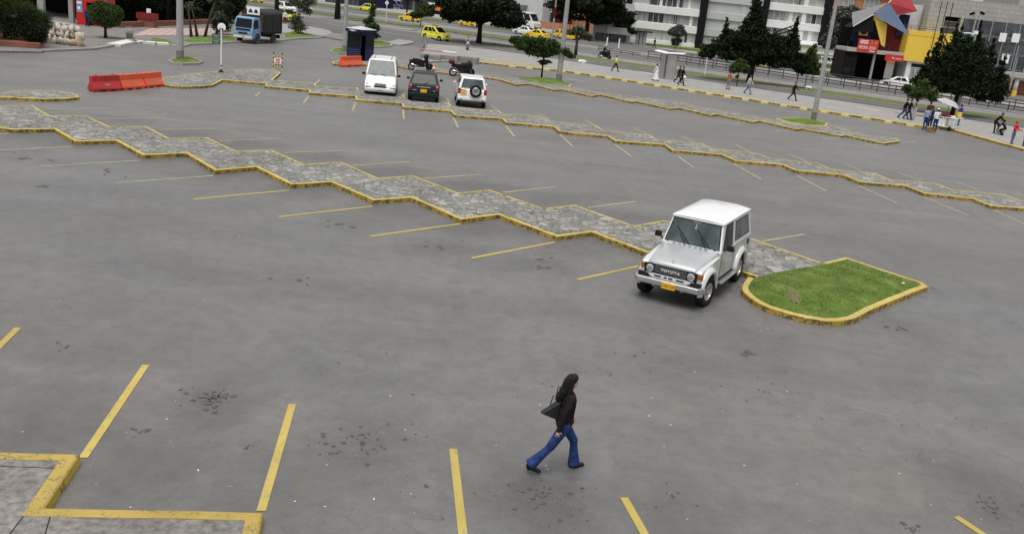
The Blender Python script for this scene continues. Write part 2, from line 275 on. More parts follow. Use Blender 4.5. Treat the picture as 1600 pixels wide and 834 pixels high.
# ------------------------------------------------------------ mesh helpers
class MB:
    def __init__(s): s.v = []; s.f = []; s.m = []
    def add(s, vs, fs, mi=0):
        k = len(s.v); s.v += [tuple(p) for p in vs]; s.f += [tuple(i+k for i in f) for f in fs]; s.m += [mi]*len(fs)
    def box(s, x, y, z, sx, sy, sz, rz=0, mi=0, ry=0, taper=1):
        c = Matrix.Translation((x, y, z)) @ Matrix.Rotation(rz, 4, 'Z') @ Matrix.Rotation(ry, 4, 'Y')
        vs = []
        for k in range(8):
            a, b, d = (k & 1)-.5, ((k >> 1) & 1)-.5, (k >> 2)-.5
            q = taper if d > 0 else 1
            vs.append(c @ Vector((a*sx*q, b*sy*q, d*sz)))
        s.add(vs, [(0, 2, 3, 1), (4, 5, 7, 6), (0, 1, 5, 4), (2, 6, 7, 3), (0, 4, 6, 2), (1, 3, 7, 5)], mi)
    def bb(s, x0, x1, y0, y1, z0, z1, mi=0): s.box((x0+x1)/2, (y0+y1)/2, (z0+z1)/2, abs(x1-x0), abs(y1-y0), abs(z1-z0), mi=mi)
    def prism(s, poly, z0, z1, mi=0, top=None, bottom=True):
        poly = [Vector((p[0], p[1], 0)) for p in poly]
        if sum(poly[i-1].x*poly[i].y-poly[i].x*poly[i-1].y for i in range(len(poly))) < 0: poly.reverse()
        n = len(poly); tri = tessellate_polygon([poly])
        vs = [(p.x, p.y, z0) for p in poly]+[(p.x, p.y, z1) for p in poly]
        s.add(vs, [(i, (i+1) % n, n+(i+1) % n, n+i) for i in range(n)], mi)
        def up(t, o):
            a, b, c = (poly[i] for i in t); cr = (b-a).cross(c-a).z
            return tuple(i+o for i in (t if cr > 0 else t[::-1]))
        s.add(vs, [up(t, n) for t in tri], mi if top is None else top)
        if bottom: s.add(vs, [up(t, 0)[::-1] for t in tri], mi)
    def sheet(s, poly, z, mi=0):
        poly = [Vector((p[0], p[1], 0)) for p in poly]; tri = tessellate_polygon([poly])
        out = []
        for t in tri:
            a, b, c = (poly[i] for i in t); out.append(t if (b-a).cross(c-a).z > 0 else t[::-1])
        s.add([(p.x, p.y, z) for p in poly], out, mi)
    def tube(s, pts, rad, n=8, mi=0, caps=True):
        pts = [Vector(p) for p in pts]; rads = rad if hasattr(rad, '__len__') else [rad]*len(pts); vs = []
        for i, p in enumerate(pts):
            d = (pts[min(i+1, len(pts)-1)]-pts[max(i-1, 0)]).normalized()
            a = d.cross(Vector((0, 0, 1))); a = a.normalized() if a.length > .05 else Vector((1, 0, 0)); b = d.cross(a)
            for k in range(n):
                t = 2*math.pi*k/n; vs.append(p+(a*math.cos(t)+b*math.sin(t))*rads[i])
        fs = [(i*n+k, i*n+(k+1) % n, (i+1)*n+(k+1) % n, (i+1)*n+k) for i in range(len(pts)-1) for k in range(n)]
        if caps: fs += [tuple(range(n))[::-1], tuple(range((len(pts)-1)*n, len(pts)*n))]
        s.add(vs, fs, mi)
    def lathe(s, prof, n=16, axis='z', c=(0, 0, 0), mi=0, sc=(1, 1), caps=True):
        vs = []
        for r, h in prof:
            for k in range(n):
                t = 2*math.pi*k/n; a, b = r*math.cos(t)*sc[0], r*math.sin(t)*sc[1]
                p = (a, b, h) if axis == 'z' else (a, h, b) if axis == 'y' else (h, a, b)
                vs.append((p[0]+c[0], p[1]+c[1], p[2]+c[2]))
        m = len(prof); fs = [(i*n+k, i*n+(k+1) % n, (i+1)*n+(k+1) % n, (i+1)*n+k) for i in range(m-1) for k in range(n)]
        if caps: fs += [tuple(range(n))[::-1], tuple(range((m-1)*n, m*n))]
        s.add(vs, fs, mi)
    def ball(s, c, r, n=12, mi=0, jit=0, seed=0):
        rr = r if hasattr(r, '__len__') else (r, r, r); vs = []; h = n//2; q = random.Random(seed)
        for i in range(h+1):
            a = math.pi*i/h
            for k in range(n):
                t = 2*math.pi*k/n; j = 1+q.uniform(-jit, jit)
                vs.append((c[0]+rr[0]*j*math.sin(a)*math.cos(t), c[1]+rr[1]*j*math.sin(a)*math.sin(t), c[2]+rr[2]*j*math.cos(a)))
        s.add(vs, [(i*n+k, (i+1)*n+k, (i+1)*n+(k+1) % n, i*n+(k+1) % n) for i in range(h) for k in range(n)], mi)
    def quad(s, a, b, c, d, mi=0): s.add([a, b, c, d], [(0, 1, 2, 3)], mi)
    def build(s, name, mats, parent=None, smooth=False, bevel=0, seg=2, fix=True, angle=35):
        me = bpy.data.meshes.new(name); me.from_pydata(s.v, [], s.f)
        for m in (mats if isinstance(mats, (list, tuple)) else [mats]): me.materials.append(MATS[m] if isinstance(m, str) else m)
        me.polygons.foreach_set('material_index', s.m)
        if fix:
            bm = bmesh.new(); bm.from_mesh(me); bmesh.ops.remove_doubles(bm, verts=bm.verts, dist=1e-5)
            bmesh.ops.recalc_face_normals(bm, faces=bm.faces); bm.to_mesh(me); bm.free()
        o = bpy.data.objects.new(name, me); COL.objects.link(o)
        if parent: o.parent = parent
        if smooth: me.polygons.foreach_set('use_smooth', [True]*len(me.polygons))
        if bevel:
            b = o.modifiers.new('bevel', 'BEVEL'); b.width = bevel; b.segments = seg; b.limit_method = 'ANGLE'; b.angle_limit = R(angle)
            b.harden_normals = False
        return o
def thing(name, label, cat, loc=(0, 0, 0), rz=0, group=None, kind=None):
    o = bpy.data.objects.new(name, None); COL.objects.link(o); o.location = loc; o.rotation_euler = (0, 0, rz)
    o.empty_display_size = .2; return tag(o, label, cat, group, kind)
def tag(o, label=None, cat=None, group=None, kind=None):
    if label: o['label'] = label
    if cat: o['category'] = cat
    if group: o['group'] = group
    if kind: o['kind'] = kind
    return o
def structure(mb, name, mats, **k): return tag(mb.build(name, mats, **k), kind='structure')
KIDS = {}
def children(o): return [c for c in bpy.data.objects if c.parent == o]
def copy_tree(o, loc=None, rz=None, label=None, parent=None, scale=None):
    c = o.copy(); COL.objects.link(c)
    if parent: c.parent = parent
    if loc is not None: c.location = loc
    if rz is not None: c.rotation_euler = (0, 0, rz)
    if label: c['label'] = label
    if scale: c.scale = (scale,)*3
    for ch in children(o): copy_tree(ch, parent=c)
    return c
def evaluated(o):           # apply the modifiers of a freshly built object, keep it as plain mesh
    dg = bpy.context.evaluated_depsgraph_get(); me = bpy.data.meshes.new_from_object(o.evaluated_get(dg))
    o.modifiers.clear(); o.data = me; return o
def text(s, size, mat, name, parent, loc, rot, ex=.004, align='CENTER', sx=1):
    cu = bpy.data.curves.new(name, 'FONT'); cu.body = s; cu.size = size; cu.extrude = ex; cu.align_x = align; cu.align_y = 'CENTER'; cu.resolution_u = 2
    t = bpy.data.objects.new(name, cu); COL.objects.link(t)
    dg = bpy.context.evaluated_depsgraph_get(); me = bpy.data.meshes.new_from_object(t.evaluated_get(dg))
    bpy.data.objects.remove(t); o = bpy.data.objects.new(name, me); COL.objects.link(o); me.materials.append(MATS[mat])
    o.parent = parent; o.location = loc; o.rotation_euler = rot; o.scale = (sx, 1, 1); return o

# polygons and kerbs --------------------------------------------------------
def densify(poly, step=.9, jit=.012, closed=True, seed=1):
    q = random.Random(seed); out = []; n = len(poly)
    for i in range(n if closed else n-1):
        a = Vector(poly[i][:2]); b = Vector(poly[(i+1) % n][:2]); k = max(1, int((b-a).length/step)); nn = Vector((-(b-a).y, (b-a).x)).normalized()
        for j in range(k):
            p = a.lerp(b, j/k)
            out.append(p+nn*(q.uniform(-jit, jit) if j else 0))
    if not closed: out.append(Vector(poly[-1][:2]))
    return out
def chaikin(p, k=2, a=0, b=None):
    b = len(p) if b is None else b; head, mid, tail = list(p[:a]), [Vector(x) for x in p[a:b]], list(p[b:])
    for _ in range(k): mid = [mid[0]]+[q_ for i in range(len(mid)-1) for q_ in (mid[i].lerp(mid[i+1], .25), mid[i].lerp(mid[i+1], .75))]+[mid[-1]]
    return head+mid+tail
def offset(poly, d, closed=True):       # to the left of the direction of travel
    n = len(poly); out = []
    for i, p in enumerate(poly):
        a = poly[i-1] if (closed or i) else None; b = poly[(i+1) % n] if (closed or i < n-1) else None
        e1 = (p-a).normalized() if a is not None else None; e2 = (b-p).normalized() if b is not None else None
        if e1 is None: e1 = e2
        if e2 is None: e2 = e1
        n1 = Vector((-e1.y, e1.x)); n2 = Vector((-e2.y, e2.x)); m = (n1+n2)
        m = m.normalized() if m.length > .1 else n1
        out.append(p+m*min(d/max(.35, m.dot(n1)), 2.5*d))
    return out
def area(p): return sum(p[i-1][0]*p[i][1]-p[i][0]*p[i-1][1] for i in range(len(p)))/2
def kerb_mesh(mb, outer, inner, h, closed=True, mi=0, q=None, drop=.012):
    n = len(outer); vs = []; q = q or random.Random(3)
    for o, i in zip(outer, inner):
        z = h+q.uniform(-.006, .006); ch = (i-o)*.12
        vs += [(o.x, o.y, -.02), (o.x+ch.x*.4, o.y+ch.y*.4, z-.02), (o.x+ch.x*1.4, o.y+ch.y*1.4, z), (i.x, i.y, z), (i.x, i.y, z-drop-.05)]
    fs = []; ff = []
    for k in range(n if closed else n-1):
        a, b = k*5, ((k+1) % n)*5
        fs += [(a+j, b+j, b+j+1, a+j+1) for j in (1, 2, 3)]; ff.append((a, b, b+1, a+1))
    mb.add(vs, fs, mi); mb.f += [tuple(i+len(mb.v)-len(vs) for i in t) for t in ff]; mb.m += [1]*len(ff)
    if not closed:
        for k in (0, (n-1)*5): mb.add([vs[k+j] for j in range(5)], [(0, 1, 2, 3, 4)], mi)
def KM(k): return [k, {'kerb_yellow_dirty': 'kerb_face_shaded_worn', 'kerb_yellow': 'kerb_face_clean'}.get(k, k)]
def island(name, poly, top='crazy_paving', kerb='kerb_yellow_dirty', h=.15, w=.12, seed=1, jit=.004, step=1.2, run=None, kerb_flip=False):
    if area(poly) < 0: poly = poly[::-1]
    p = densify(poly, step, jit, True, seed); inn = offset(p, w)
    mb = MB(); mb.sheet([(a.x, a.y) for a in inn], h-.012); o = structure(mb, name, top, fix=False)
    kb = MB()
    if run is None: kerb_mesh(kb, p, inn, h)
    else:
        c = Vector((sum(a[0] for a in poly), sum(a[1] for a in poly)))/len(poly); r_ = run
        if kerb_flip: r_ = r_[::-1]
        q_ = densify(r_, step, jit, False, seed); kerb_mesh(kb, q_, offset(q_, w, False), h, False)
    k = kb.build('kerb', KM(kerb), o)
    return o

# foliage ----------------------------------------------------------------
def leaf_cloud(name, mat, blobs, n, size, parent, seed=1, up=.3, aspect=.55, shell=.55, extra=None):
    """blobs: (cx,cy,cz,rx,ry,rz,weight). Leaf-sized quads through the volume, gathered in clumps."""
    g = np.random.default_rng(seed); B = np.array([b[:6] for b in blobs], float); w = np.array([(b[6] if len(b) > 6 else b[3]*b[4]+b[5]*b[3]) for b in blobs], float)
    idx = g.choice(len(B), n, p=w/w.sum()); d = g.normal(size=(n, 3)); d /= np.linalg.norm(d, axis=1)[:, None]
    ncl = 26; cd = g.normal(size=(len(B), ncl, 3)); cd /= np.linalg.norm(cd, axis=2)[:, :, None]
    pick = g.integers(0, ncl, n); cdir = cd[idx, pick]
    rad = shell+(1-shell)*g.random(n)**.6
    d = cdir*.72+d*.45; d *= rad[:, None]
    P = B[idx, :3]+d*B[idx, 3:6]
    if extra is not None: P = np.vstack([P, extra]); n = len(P)
    nrm = g.normal(size=(n, 3)); nrm[:, 2] += up; nrm /= np.linalg.norm(nrm, axis=1)[:, None]
    t = np.cross(nrm, g.normal(size=(n, 3))); t /= np.linalg.norm(t, axis=1)[:, None]; b = np.cross(nrm, t)
    s = size*(.6+.8*g.random(n))[:, None]
    V = np.stack([P-t*s, P-b*s*aspect, P+t*s, P+b*s*aspect], 1).reshape(-1, 3)
    me = bpy.data.meshes.new(name); me.vertices.add(4*n); me.vertices.foreach_set('co', V.ravel())
    me.loops.add(4*n); me.polygons.add(n); me.loops.foreach_set('vertex_index', np.arange(4*n)); me.polygons.foreach_set('loop_start', np.arange(n)*4)
    me.update(calc_edges=True); me.materials.append(MATS[mat]); o = bpy.data.objects.new(name, me); COL.objects.link(o); o.parent = parent; return o
def trunk_mesh(path, rads, limbs, parent, mat='bark', name='trunk'):
    mb = MB(); mb.tube(path, rads, 8)
    for a, b, r in limbs:
        a, b = Vector(a), Vector(b); m = a.lerp(b, .5)+Vector((random.uniform(-.1, .1), random.uniform(-.1, .1), .08*(b-a).length))
        mb.tube([a, m, b], [r, r*.65, r*.25], 6)
    return mb.build(name, mat, parent, smooth=True, fix=False)
def tree(name, label, loc, blobs, n, size, leaf='leaf_mid', bark='bark', trunk_h=2, r0=.15, lean=(0, 0), group=None, seed=1, cat='tree', up=.3, aspect=.55, fork=None, shell=.5):
    t = thing(name, label, cat, loc, 0, group)
    top = Vector((lean[0], lean[1], trunk_h)); cz = max(b[2] for b in blobs)
    path = [(0, 0, -.05), (lean[0]*.3, lean[1]*.3, trunk_h*.5), tuple(top)]
    limbs = [(tuple(top-Vector((0, 0, trunk_h*.12))), (b[0], b[1], b[2]), r0*.6) for b in blobs[:14]]
    trunk_mesh(path, [r0*1.25, r0*.9, r0*.75], limbs, t, bark)
    far = min(1.7, max(1, Vector(loc).length/70)) if cat != 'bush' else 1.1
    leaf_cloud('crown', leaf, blobs, int(n*1.15), size*far, t, seed, up, aspect, shell)
    return t

# people -----------------------------------------------------------------
def cap(mb, p0, p1, r0, r1, n=10, flat=1.0, side=None):
    """tapered capsule; flat<1 squeezes it front to back"""
    p0, p1 = Vector(p0), Vector(p1); d = p1-p0; L = d.length or 1e-4; d = d/L
    a = Vector((0, 1, 0)) if abs(d.y) < .9 else Vector((1, 0, 0)); a = (a-d*a.dot(d)).normalized(); b = d.cross(a)
    vs = []; rows = [(-r0*.98, .18), (-r0*.7, .71), (0, 1)]; m = []
    for off, k in rows: m.append((p0+d*off, r0*k))
    m.append((p0.lerp(p1, .5), (r0+r1)/2))
    for off, k in rows[::-1]: m.append((p1-d*(off*r1/r0), r1*k))
    for c, r in m:
        for k in range(n):
            t = 2*math.pi*k/n; vs.append(c+a*math.cos(t)*r+b*math.sin(t)*r*flat)
    q = len(m); fs = [(i*n+k, i*n+(k+1) % n, (i+1)*n+(k+1) % n, (i+1)*n+k) for i in range(q-1) for k in range(n)]
    fs += [tuple(range(n))[::-1], tuple(range((q-1)*n, q*n))]
    mb.add(vs, fs)
def fuse(mb, name, mat, parent, voxel, sm=3):
    o = mb.build(name, mat, None, fix=True); r = o.modifiers.new('r', 'REMESH'); r.mode = 'VOXEL'; r.voxel_size = voxel; r.use_smooth_shade = True
    s = o.modifiers.new('s', 'SMOOTH'); s.iterations = sm; s.factor = .5
    evaluated(o)
    if len(o.data.materials) == 0: o.data.materials.append(MATS[mat])
    o.data.polygons.foreach_set('use_smooth', [True]*len(o.data.polygons)); o.parent = parent; return o
def rotv(ang, ab=0, side=1):     # a limb direction: ang forward of straight down, ab away from the body
    return Vector((math.sin(R(ang))*math.cos(R(ab)), side*math.sin(R(ab)), -math.cos(R(ang))*math.cos(R(ab))))
def person(label, loc, rz, h=1.7, pose=None, top='black', legs='jeans', hair='short', hat=None, skirt=False, voxel=.028, skin='skin', long_sleeve=True, fine=False, flare=False, coat=0, group=None, bald=False, seat=False, shoe='black_plastic'):
    P = dict(rt=22, rk=8, lt=-20, lk=18, ra=-18, re=20, la=18, le=25, rab=6, lab=6, lean=3, head=0, sit=False)
    P.update(pose or {}); s = h/1.70
    root = thing('person', label, 'person', loc, rz, group); root.scale = (s, s, s)
    hipz = .91; hip = Vector((0, 0, hipz)); legpts = {}
    for k, sg in (('r', -1), ('l', 1)):
        a = Vector((0, sg*.085, hipz-.02)); kn = a+rotv(P[k+'t'], 3, sg)*.41; an = kn+rotv(P[k+'t']-P[k+'k'], 0, sg)*.40
        foot_ang = P[k+'t']-P[k+'k']; tilt = min(0, foot_ang)*.7 if not P['sit'] else 0
        toe = an+Vector((math.cos(R(tilt))*.15, sg*.015, math.sin(R(tilt))*.15-.045)); heel = an+Vector((-.04, 0, -.05)); legpts[k] = [a, kn, an, toe, heel]
    low = min(min(q.z for q in (v[3], v[4])) for v in legpts.values()); dz = .03-low
    up = Vector((0, 0, dz))
    for k in legpts: legpts[k] = [q+up for q in legpts[k]]
    hip = hip+up; ln = R(P['lean']); ax = Vector((math.sin(ln), 0, math.cos(ln)))
    waist = hip+ax*.13; chest = hip+ax*.36; neck = hip+ax*.54; hd = neck+Vector((math.sin(ln+R(P['head'])), 0, math.cos(ln+R(P['head']))))*.155
    arms = {}
    for k, sg in (('r', -1), ('l', 1)):
        sh = hip+ax*.485+Vector((0, sg*.175, 0)); el = sh+rotv(P[k+'a'], P[k+'ab'], sg)*.285; wr = el+rotv(P[k+'a']+P[k+'e'], P[k+'ab']*.4, sg)*.245
        hn = wr+rotv(P[k+'a']+P[k+'e']+6, 0, sg)*.085; arms[k] = [sh, el, wr, hn]
    # body: one continuous figure
    b = MB()
    cap(b, hip, waist, .12, .105, flat=.8); cap(b, waist, chest, .105, .125, flat=.75); cap(b, chest+Vector((0, -.09, .05)), chest+Vector((0, .09, .05)), .085, .085)
    cap(b, chest, neck, .07, .05); cap(b, neck-ax*.03, hd-ax*.05, .048, .048)
    for k, (sh, el, wr, hn) in arms.items():
        cap(b, sh, el, .048, .038); cap(b, el, wr, .038, .026); cap(b, wr, wr.lerp(hn, .75), .026, .034, flat=.6)
    for k, (a, kn, an, toe, heel) in legpts.items():
        cap(b, a, kn, .078, .052); cap(b, kn, an, .052, .036); cap(b, heel, toe, .034, .03)
    fwd = Vector((math.cos(R(P['head'])), 0, -math.sin(R(P['head']))))
    b.ball(hd+Vector((0, 0, .02)), (.093, .075, .105), 14); cap(b, hd+fwd*.03-Vector((0, 0, .055)), hd+fwd*.062-Vector((0, 0, .062)), .045, .03)
    cap(b, hd+fwd*.085+Vector((0, 0, .005)), hd+fwd*.105-Vector((0, 0, .022)), .010, .017, 6)
    for sg in (-1, 1): b.ball(hd+Vector((-.005, sg*.076, -.005)), (.02, .011, .03), 8)
    vx = voxel
    if fine:
        cap(b, hd+fwd*.082-Vector((0, .018, .052)), hd+fwd*.082-Vector((0, -.018, .052)), .010, .010, 6)
        for sg in (-1, 1): cap(b, hd+fwd*.083+Vector((0, sg*.03, .03)), hd+fwd*.08+Vector((0, sg*.045, .028)), .008, .008, 6)
    fg = MB() if not fine else b
    for k, (sh, el, wr, hn) in arms.items():
        sg = -1 if k == 'r' else 1; dd = (hn-wr).normalized(); sd_ = Vector((1, 0, 0)); sd_ = (sd_-dd*sd_.dot(dd)).normalized(); ins = Vector((0, -sg, 0))
        kr = .0085 if fine else .008
        for i, ln_ in enumerate((.062, .072, .067, .052)):
            base = wr.lerp(hn, .85)+sd_*(.030-.020*i); k1 = base+dd*ln_*.5+ins*.006; k2 = k1+(dd*.7+ins*.5).normalized()*ln_*.5
            cap(fg, base-dd*.02, k1, kr*1.1, kr, 6); cap(fg, k1, k2, kr, kr*.8, 6)
        th = wr.lerp(hn, .35)+sd_*.03; t1 = th+(dd*.6+sd_*.7+ins*.2).normalized()*.035; cap(fg, th-sd_*.015, t1, .011, .010, 6); cap(fg, t1, t1+(dd*.9+ins*.4).normalized()*.03, .010, .008, 6)
    body = fuse(b, 'body', skin, root, .0075 if fine else max(.022, voxel*.8), 2)
    if not fine:
        bm = bmesh.new(); bm.from_mesh(body.data); f2 = fg.build('tmp', skin); bm.from_mesh(f2.data); bm.to_mesh(body.data); bm.free(); bpy.data.objects.remove(f2)
        body.data.polygons.foreach_set('use_smooth', [True]*len(body.data.polygons))
    # trousers or skirt
    q = MB()
    if skirt:
        q.lathe([(.15, hip.z+.1), (.19, hip.z-.05), (.24, hip.z-.4), (.30, .12)], 14)
    cap(q, hip-ax*.02+Vector((0, -.06, 0)), hip-ax*.02+Vector((0, .06, 0)), .105, .105, flat=1.0); cap(q, hip, waist-ax*.02, .135, .118, flat=.85)
    for k, (a, kn, an, toe, heel) in legpts.items():
        cap(q, a, kn, .098, .072); e = an-(an-kn).normalized()*.01
        if flare: e2 = e+(an-kn).normalized()*.035; q.tube([kn-(an-kn)*.1, kn.lerp(e2, .25), kn.lerp(e2, .6), e2], [.066, .064, .078, .102], 12)
        else: cap(q, kn, e, .066, .062)
    fuse(q, 'skirt' if skirt else 'trousers', 'cloth_'+legs, root, vx, 2)
    # jacket / shirt
    j = MB(); bk = 1.14 if fine else 1.0; cap(j, hip+ax*(.02-coat), waist, .138*bk, .128*bk, flat=.82*bk); cap(j, waist, chest, .128*bk, .142, flat=.80*bk)
    cap(j, chest+ax*.07+Vector((0, -.11, 0)), chest+ax*.07+Vector((0, .11, 0)), .100, .100, flat=1.0); cap(j, chest+ax*.08, neck-ax*.01, .09, .06)
    for k, (sh, el, wr, hn) in arms.items():
        cap(j, sh, el, .066, .054)
        if long_sleeve: cap(j, el, wr, .054, .044)
    fuse(j, 'jacket' if long_sleeve else 'shirt', 'cloth_'+top, root, vx, 2)
    sh = MB()
    for k, (a, kn, an, toe, heel) in legpts.items():
        cap(sh, heel, toe, .045, .04, 8, flat=.9); cap(sh, heel, heel+Vector((0, 0, .03)), .04, .04, 8)
        if fine: sh.box(heel.x, heel.y, heel.z-.035, .035, .04, .05)
    fuse(sh, 'shoes', shoe, root, min(vx, .014), 1)
    if not bald:
        g = MB(); g.ball(hd+Vector((-.012, 0, .045)), (.100, .088, .094), 14); cap(g, hd+Vector((.04, -.035, .085)), hd+Vector((.04, .035, .085)), .045, .045)
        if hair == 'short': g.ball(hd+Vector((-.038, 0, -.005)), (.078, .082, .085), 12)
        if hair == 'long':
            cap(g, hd+Vector((-.05, 0, .02)), neck+Vector((-.09, 0, -.02)), .085, .09); cap(g, neck+Vector((-.09, 0, 0)), chest+Vector((-.135, .0, .06)), .095, .07); cap(g, chest+Vector((-.135, 0, .1)), chest+Vector((-.155, 0, -.07)), .075, .03)
            for sg in (-1, 1): cap(g, hd+Vector((-.01, sg*.06, 0)), neck+Vector((-.03, sg*.075, -.03)), .035, .035)
        fuse(g, 'hair', 'hair_black', root, .012 if fine else .02, 2)
    if hat:
        g = MB(); g.ball(hd+Vector((-.005, 0, .075)), (.105, .098, .085), 12); cap(g, hd+Vector((.06, -.03, .06)), hd+Vector((.13, 0, .055)), .03, .03)
        fuse(g, 'cap', hat, root, .018, 1)
    return root, dict(hip=hip, chest=chest, neck=neck, head=hd, arms=arms, s=s)

# ------------------------------------------------------------ vehicles
WHEELS = {}
def wheel(parent, x, y, r, w, rim='rim_silver', spokes=5, steer=0, tyre='rubber', hub=.62):
    sg = 1 if y > 0 else -1; key = (r, w, rim, spokes, sg, tyre)
    if key not in WHEELS:
        mb = MB(); hw = w/2
        mb.lathe([(r*hub, -hw*.8), (r*.80, -hw), (r*.95, -hw*.92), (r, -hw*.6), (r, hw*.6), (r*.95, hw*.92), (r*.80, hw), (r*hub, hw*.8), (r*hub, -hw*.8)], 24, 'y', caps=False)
        t = mb.build('wheel', tyre, None, smooth=True)
        q = MB(); q.lathe([(r*hub*.99, hw*.55*sg), (r*hub*1.04, hw*.88*sg), (r*hub*.93, hw*.9*sg), (r*hub*.86, hw*.35*sg)], 20, 'y', caps=False)
        for k in range(spokes):
            a = 2*math.pi*k/spokes; c = (math.cos(a)*r*hub*.5, hw*.5*sg, math.sin(a)*r*hub*.5)
            q.add([Matrix.Translation(c) @ Matrix.Rotation(-a, 4, 'Y') @ Vector(p) for p in [(-r*hub*.45, -.012, -.05*r/.3), (r*hub*.46, -.012, -.035*r/.3), (r*hub*.46, -.012, .035*r/.3), (-r*hub*.45, -.012, .05*r/.3), (-r*hub*.45, .016*sg+.0, -.05*r/.3), (r*hub*.46, .016*sg, -.035*r/.3), (r*hub*.46, .016*sg, .035*r/.3), (-r*hub*.45, .016*sg, .05*r/.3)]],
                  [(0, 1, 2, 3), (7, 6, 5, 4), (0, 4, 5, 1), (2, 6, 7, 3), (1, 5, 6, 2), (0, 3, 7, 4)])
        q.lathe([(r*.16, hw*.2*sg), (r*.16, hw*.68*sg), (r*.1, hw*.78*sg)], 10, 'y')
        d = q.build('rim', rim, t, smooth=False); WHEELS[key] = (t, d)
        d2 = MB(); d2.lathe([(r*hub*.98, -hw*.2), (r*hub*.98, hw*.2)], 16, 'y'); bk = d2.build('brake_disc', 'dark_under', t)
        t.parent = parent; t.location = (x, y, r); t.rotation_euler = (0, 0, steer); return t
    t0, _ = WHEELS[key]; t = t0.copy(); COL.objects.link(t); t.parent = parent; t.location = (x, y, r); t.rotation_euler = (0, 0, steer)
    for ch in children(t0): c = ch.copy(); COL.objects.link(c); c.parent = t
    return t

def profile_hull(mb, prof, arches, zb, wfn, mi=0, dark=1):
    """prof: (x,z) from the rear sill over the top to the front sill; arches: (xc, r, zc)."""
    pts = list(prof); bottom = []
    for xc, r, zc in sorted(arches, reverse=True):
        a0 = math.asin(max(-1, min(1, (zb-zc)/r)))
        n = 9
        bottom += [(xc+r*math.cos(a0+(math.pi-2*a0)*k/n), zc+r*math.sin(a0+(math.pi-2*a0)*k/n)) for k in range(n+1)]
    loop = pts+bottom; n = len(loop)
    tri = tessellate_polygon([[Vector((x, z, 0)) for x, z in loop]])
    L = [(x, wfn(x, z), z) for x, z in loop]; Rr = [(x, -wfn(x, z), z) for x, z in loop]
    mb.add(L+Rr, [tuple(t) for t in tri]+[tuple(i+n for i in t[::-1]) for t in tri], mi)
    k = len(pts)
    for i in range(n):
        j = (i+1) % n; isd = i >= k-1
        mb.add([L[i], L[j], Rr[j], Rr[i]], [(0, 1, 2, 3)], dark if isd else mi)
class House:       # tapered glasshouse: base rectangle to roof rectangle
    def __init__(s, xb0, xb1, wb, zb, xt0, xt1, wt, zt):
        s.b = [Vector((xb0, -wb, zb)), Vector((xb1, -wb, zb)), Vector((xb1, wb, zb)), Vector((xb0, wb, zb))]
        s.t = [Vector((xt0, -wt, zt)), Vector((xt1, -wt, zt)), Vector((xt1, wt, zt)), Vector((xt0, wt, zt))]
    def shell(s, mb, mi=0): mb.add(s.b+s.t, [(3, 2, 1, 0), (4, 5, 6, 7), (0, 1, 5, 4), (1, 2, 6, 5), (2, 3, 7, 6), (3, 0, 4, 7)], mi)
    def face(s, f):
        b, t = s.b, s.t
        return {'right': (b[0], b[1], t[1], t[0]), 'front': (b[1], b[2], t[2], t[1]), 'left': (b[2], b[3], t[3], t[2]), 'rear': (b[3], b[0], t[0], t[3])}[f]
    def pane(s, mb, f, u0, u1, v0, v1, off=.006, mi=0, th=.01, skew=(0, 0)):
        A, B, C, Dd = s.face(f); P = lambda u, v: A.lerp(B, u).lerp(Dd.lerp(C, u), v)
        n = (B-A).cross(Dd-A).normalized(); q = [P(u0, v0), P(u1, v0), P(u1-skew[1], v1), P(u0+skew[0], v1)]
        mb.add([p+n*(off-th) for p in q]+[p+n*off for p in q], [(4, 5, 6, 7), (0, 1, 5, 4), (1, 2, 6, 5), (2, 3, 7, 6), (3, 0, 4, 7)], mi)
def side_boxes(name, mat, parent, x, y, z, sx, sy, sz, bevel=.01, both=(1, -1), rz=0):
    for sg in both:
        m = MB(); m.box(x, y*sg, z, sx, sy, sz, rz=rz*sg); m.build(name, mat, parent, bevel=bevel)
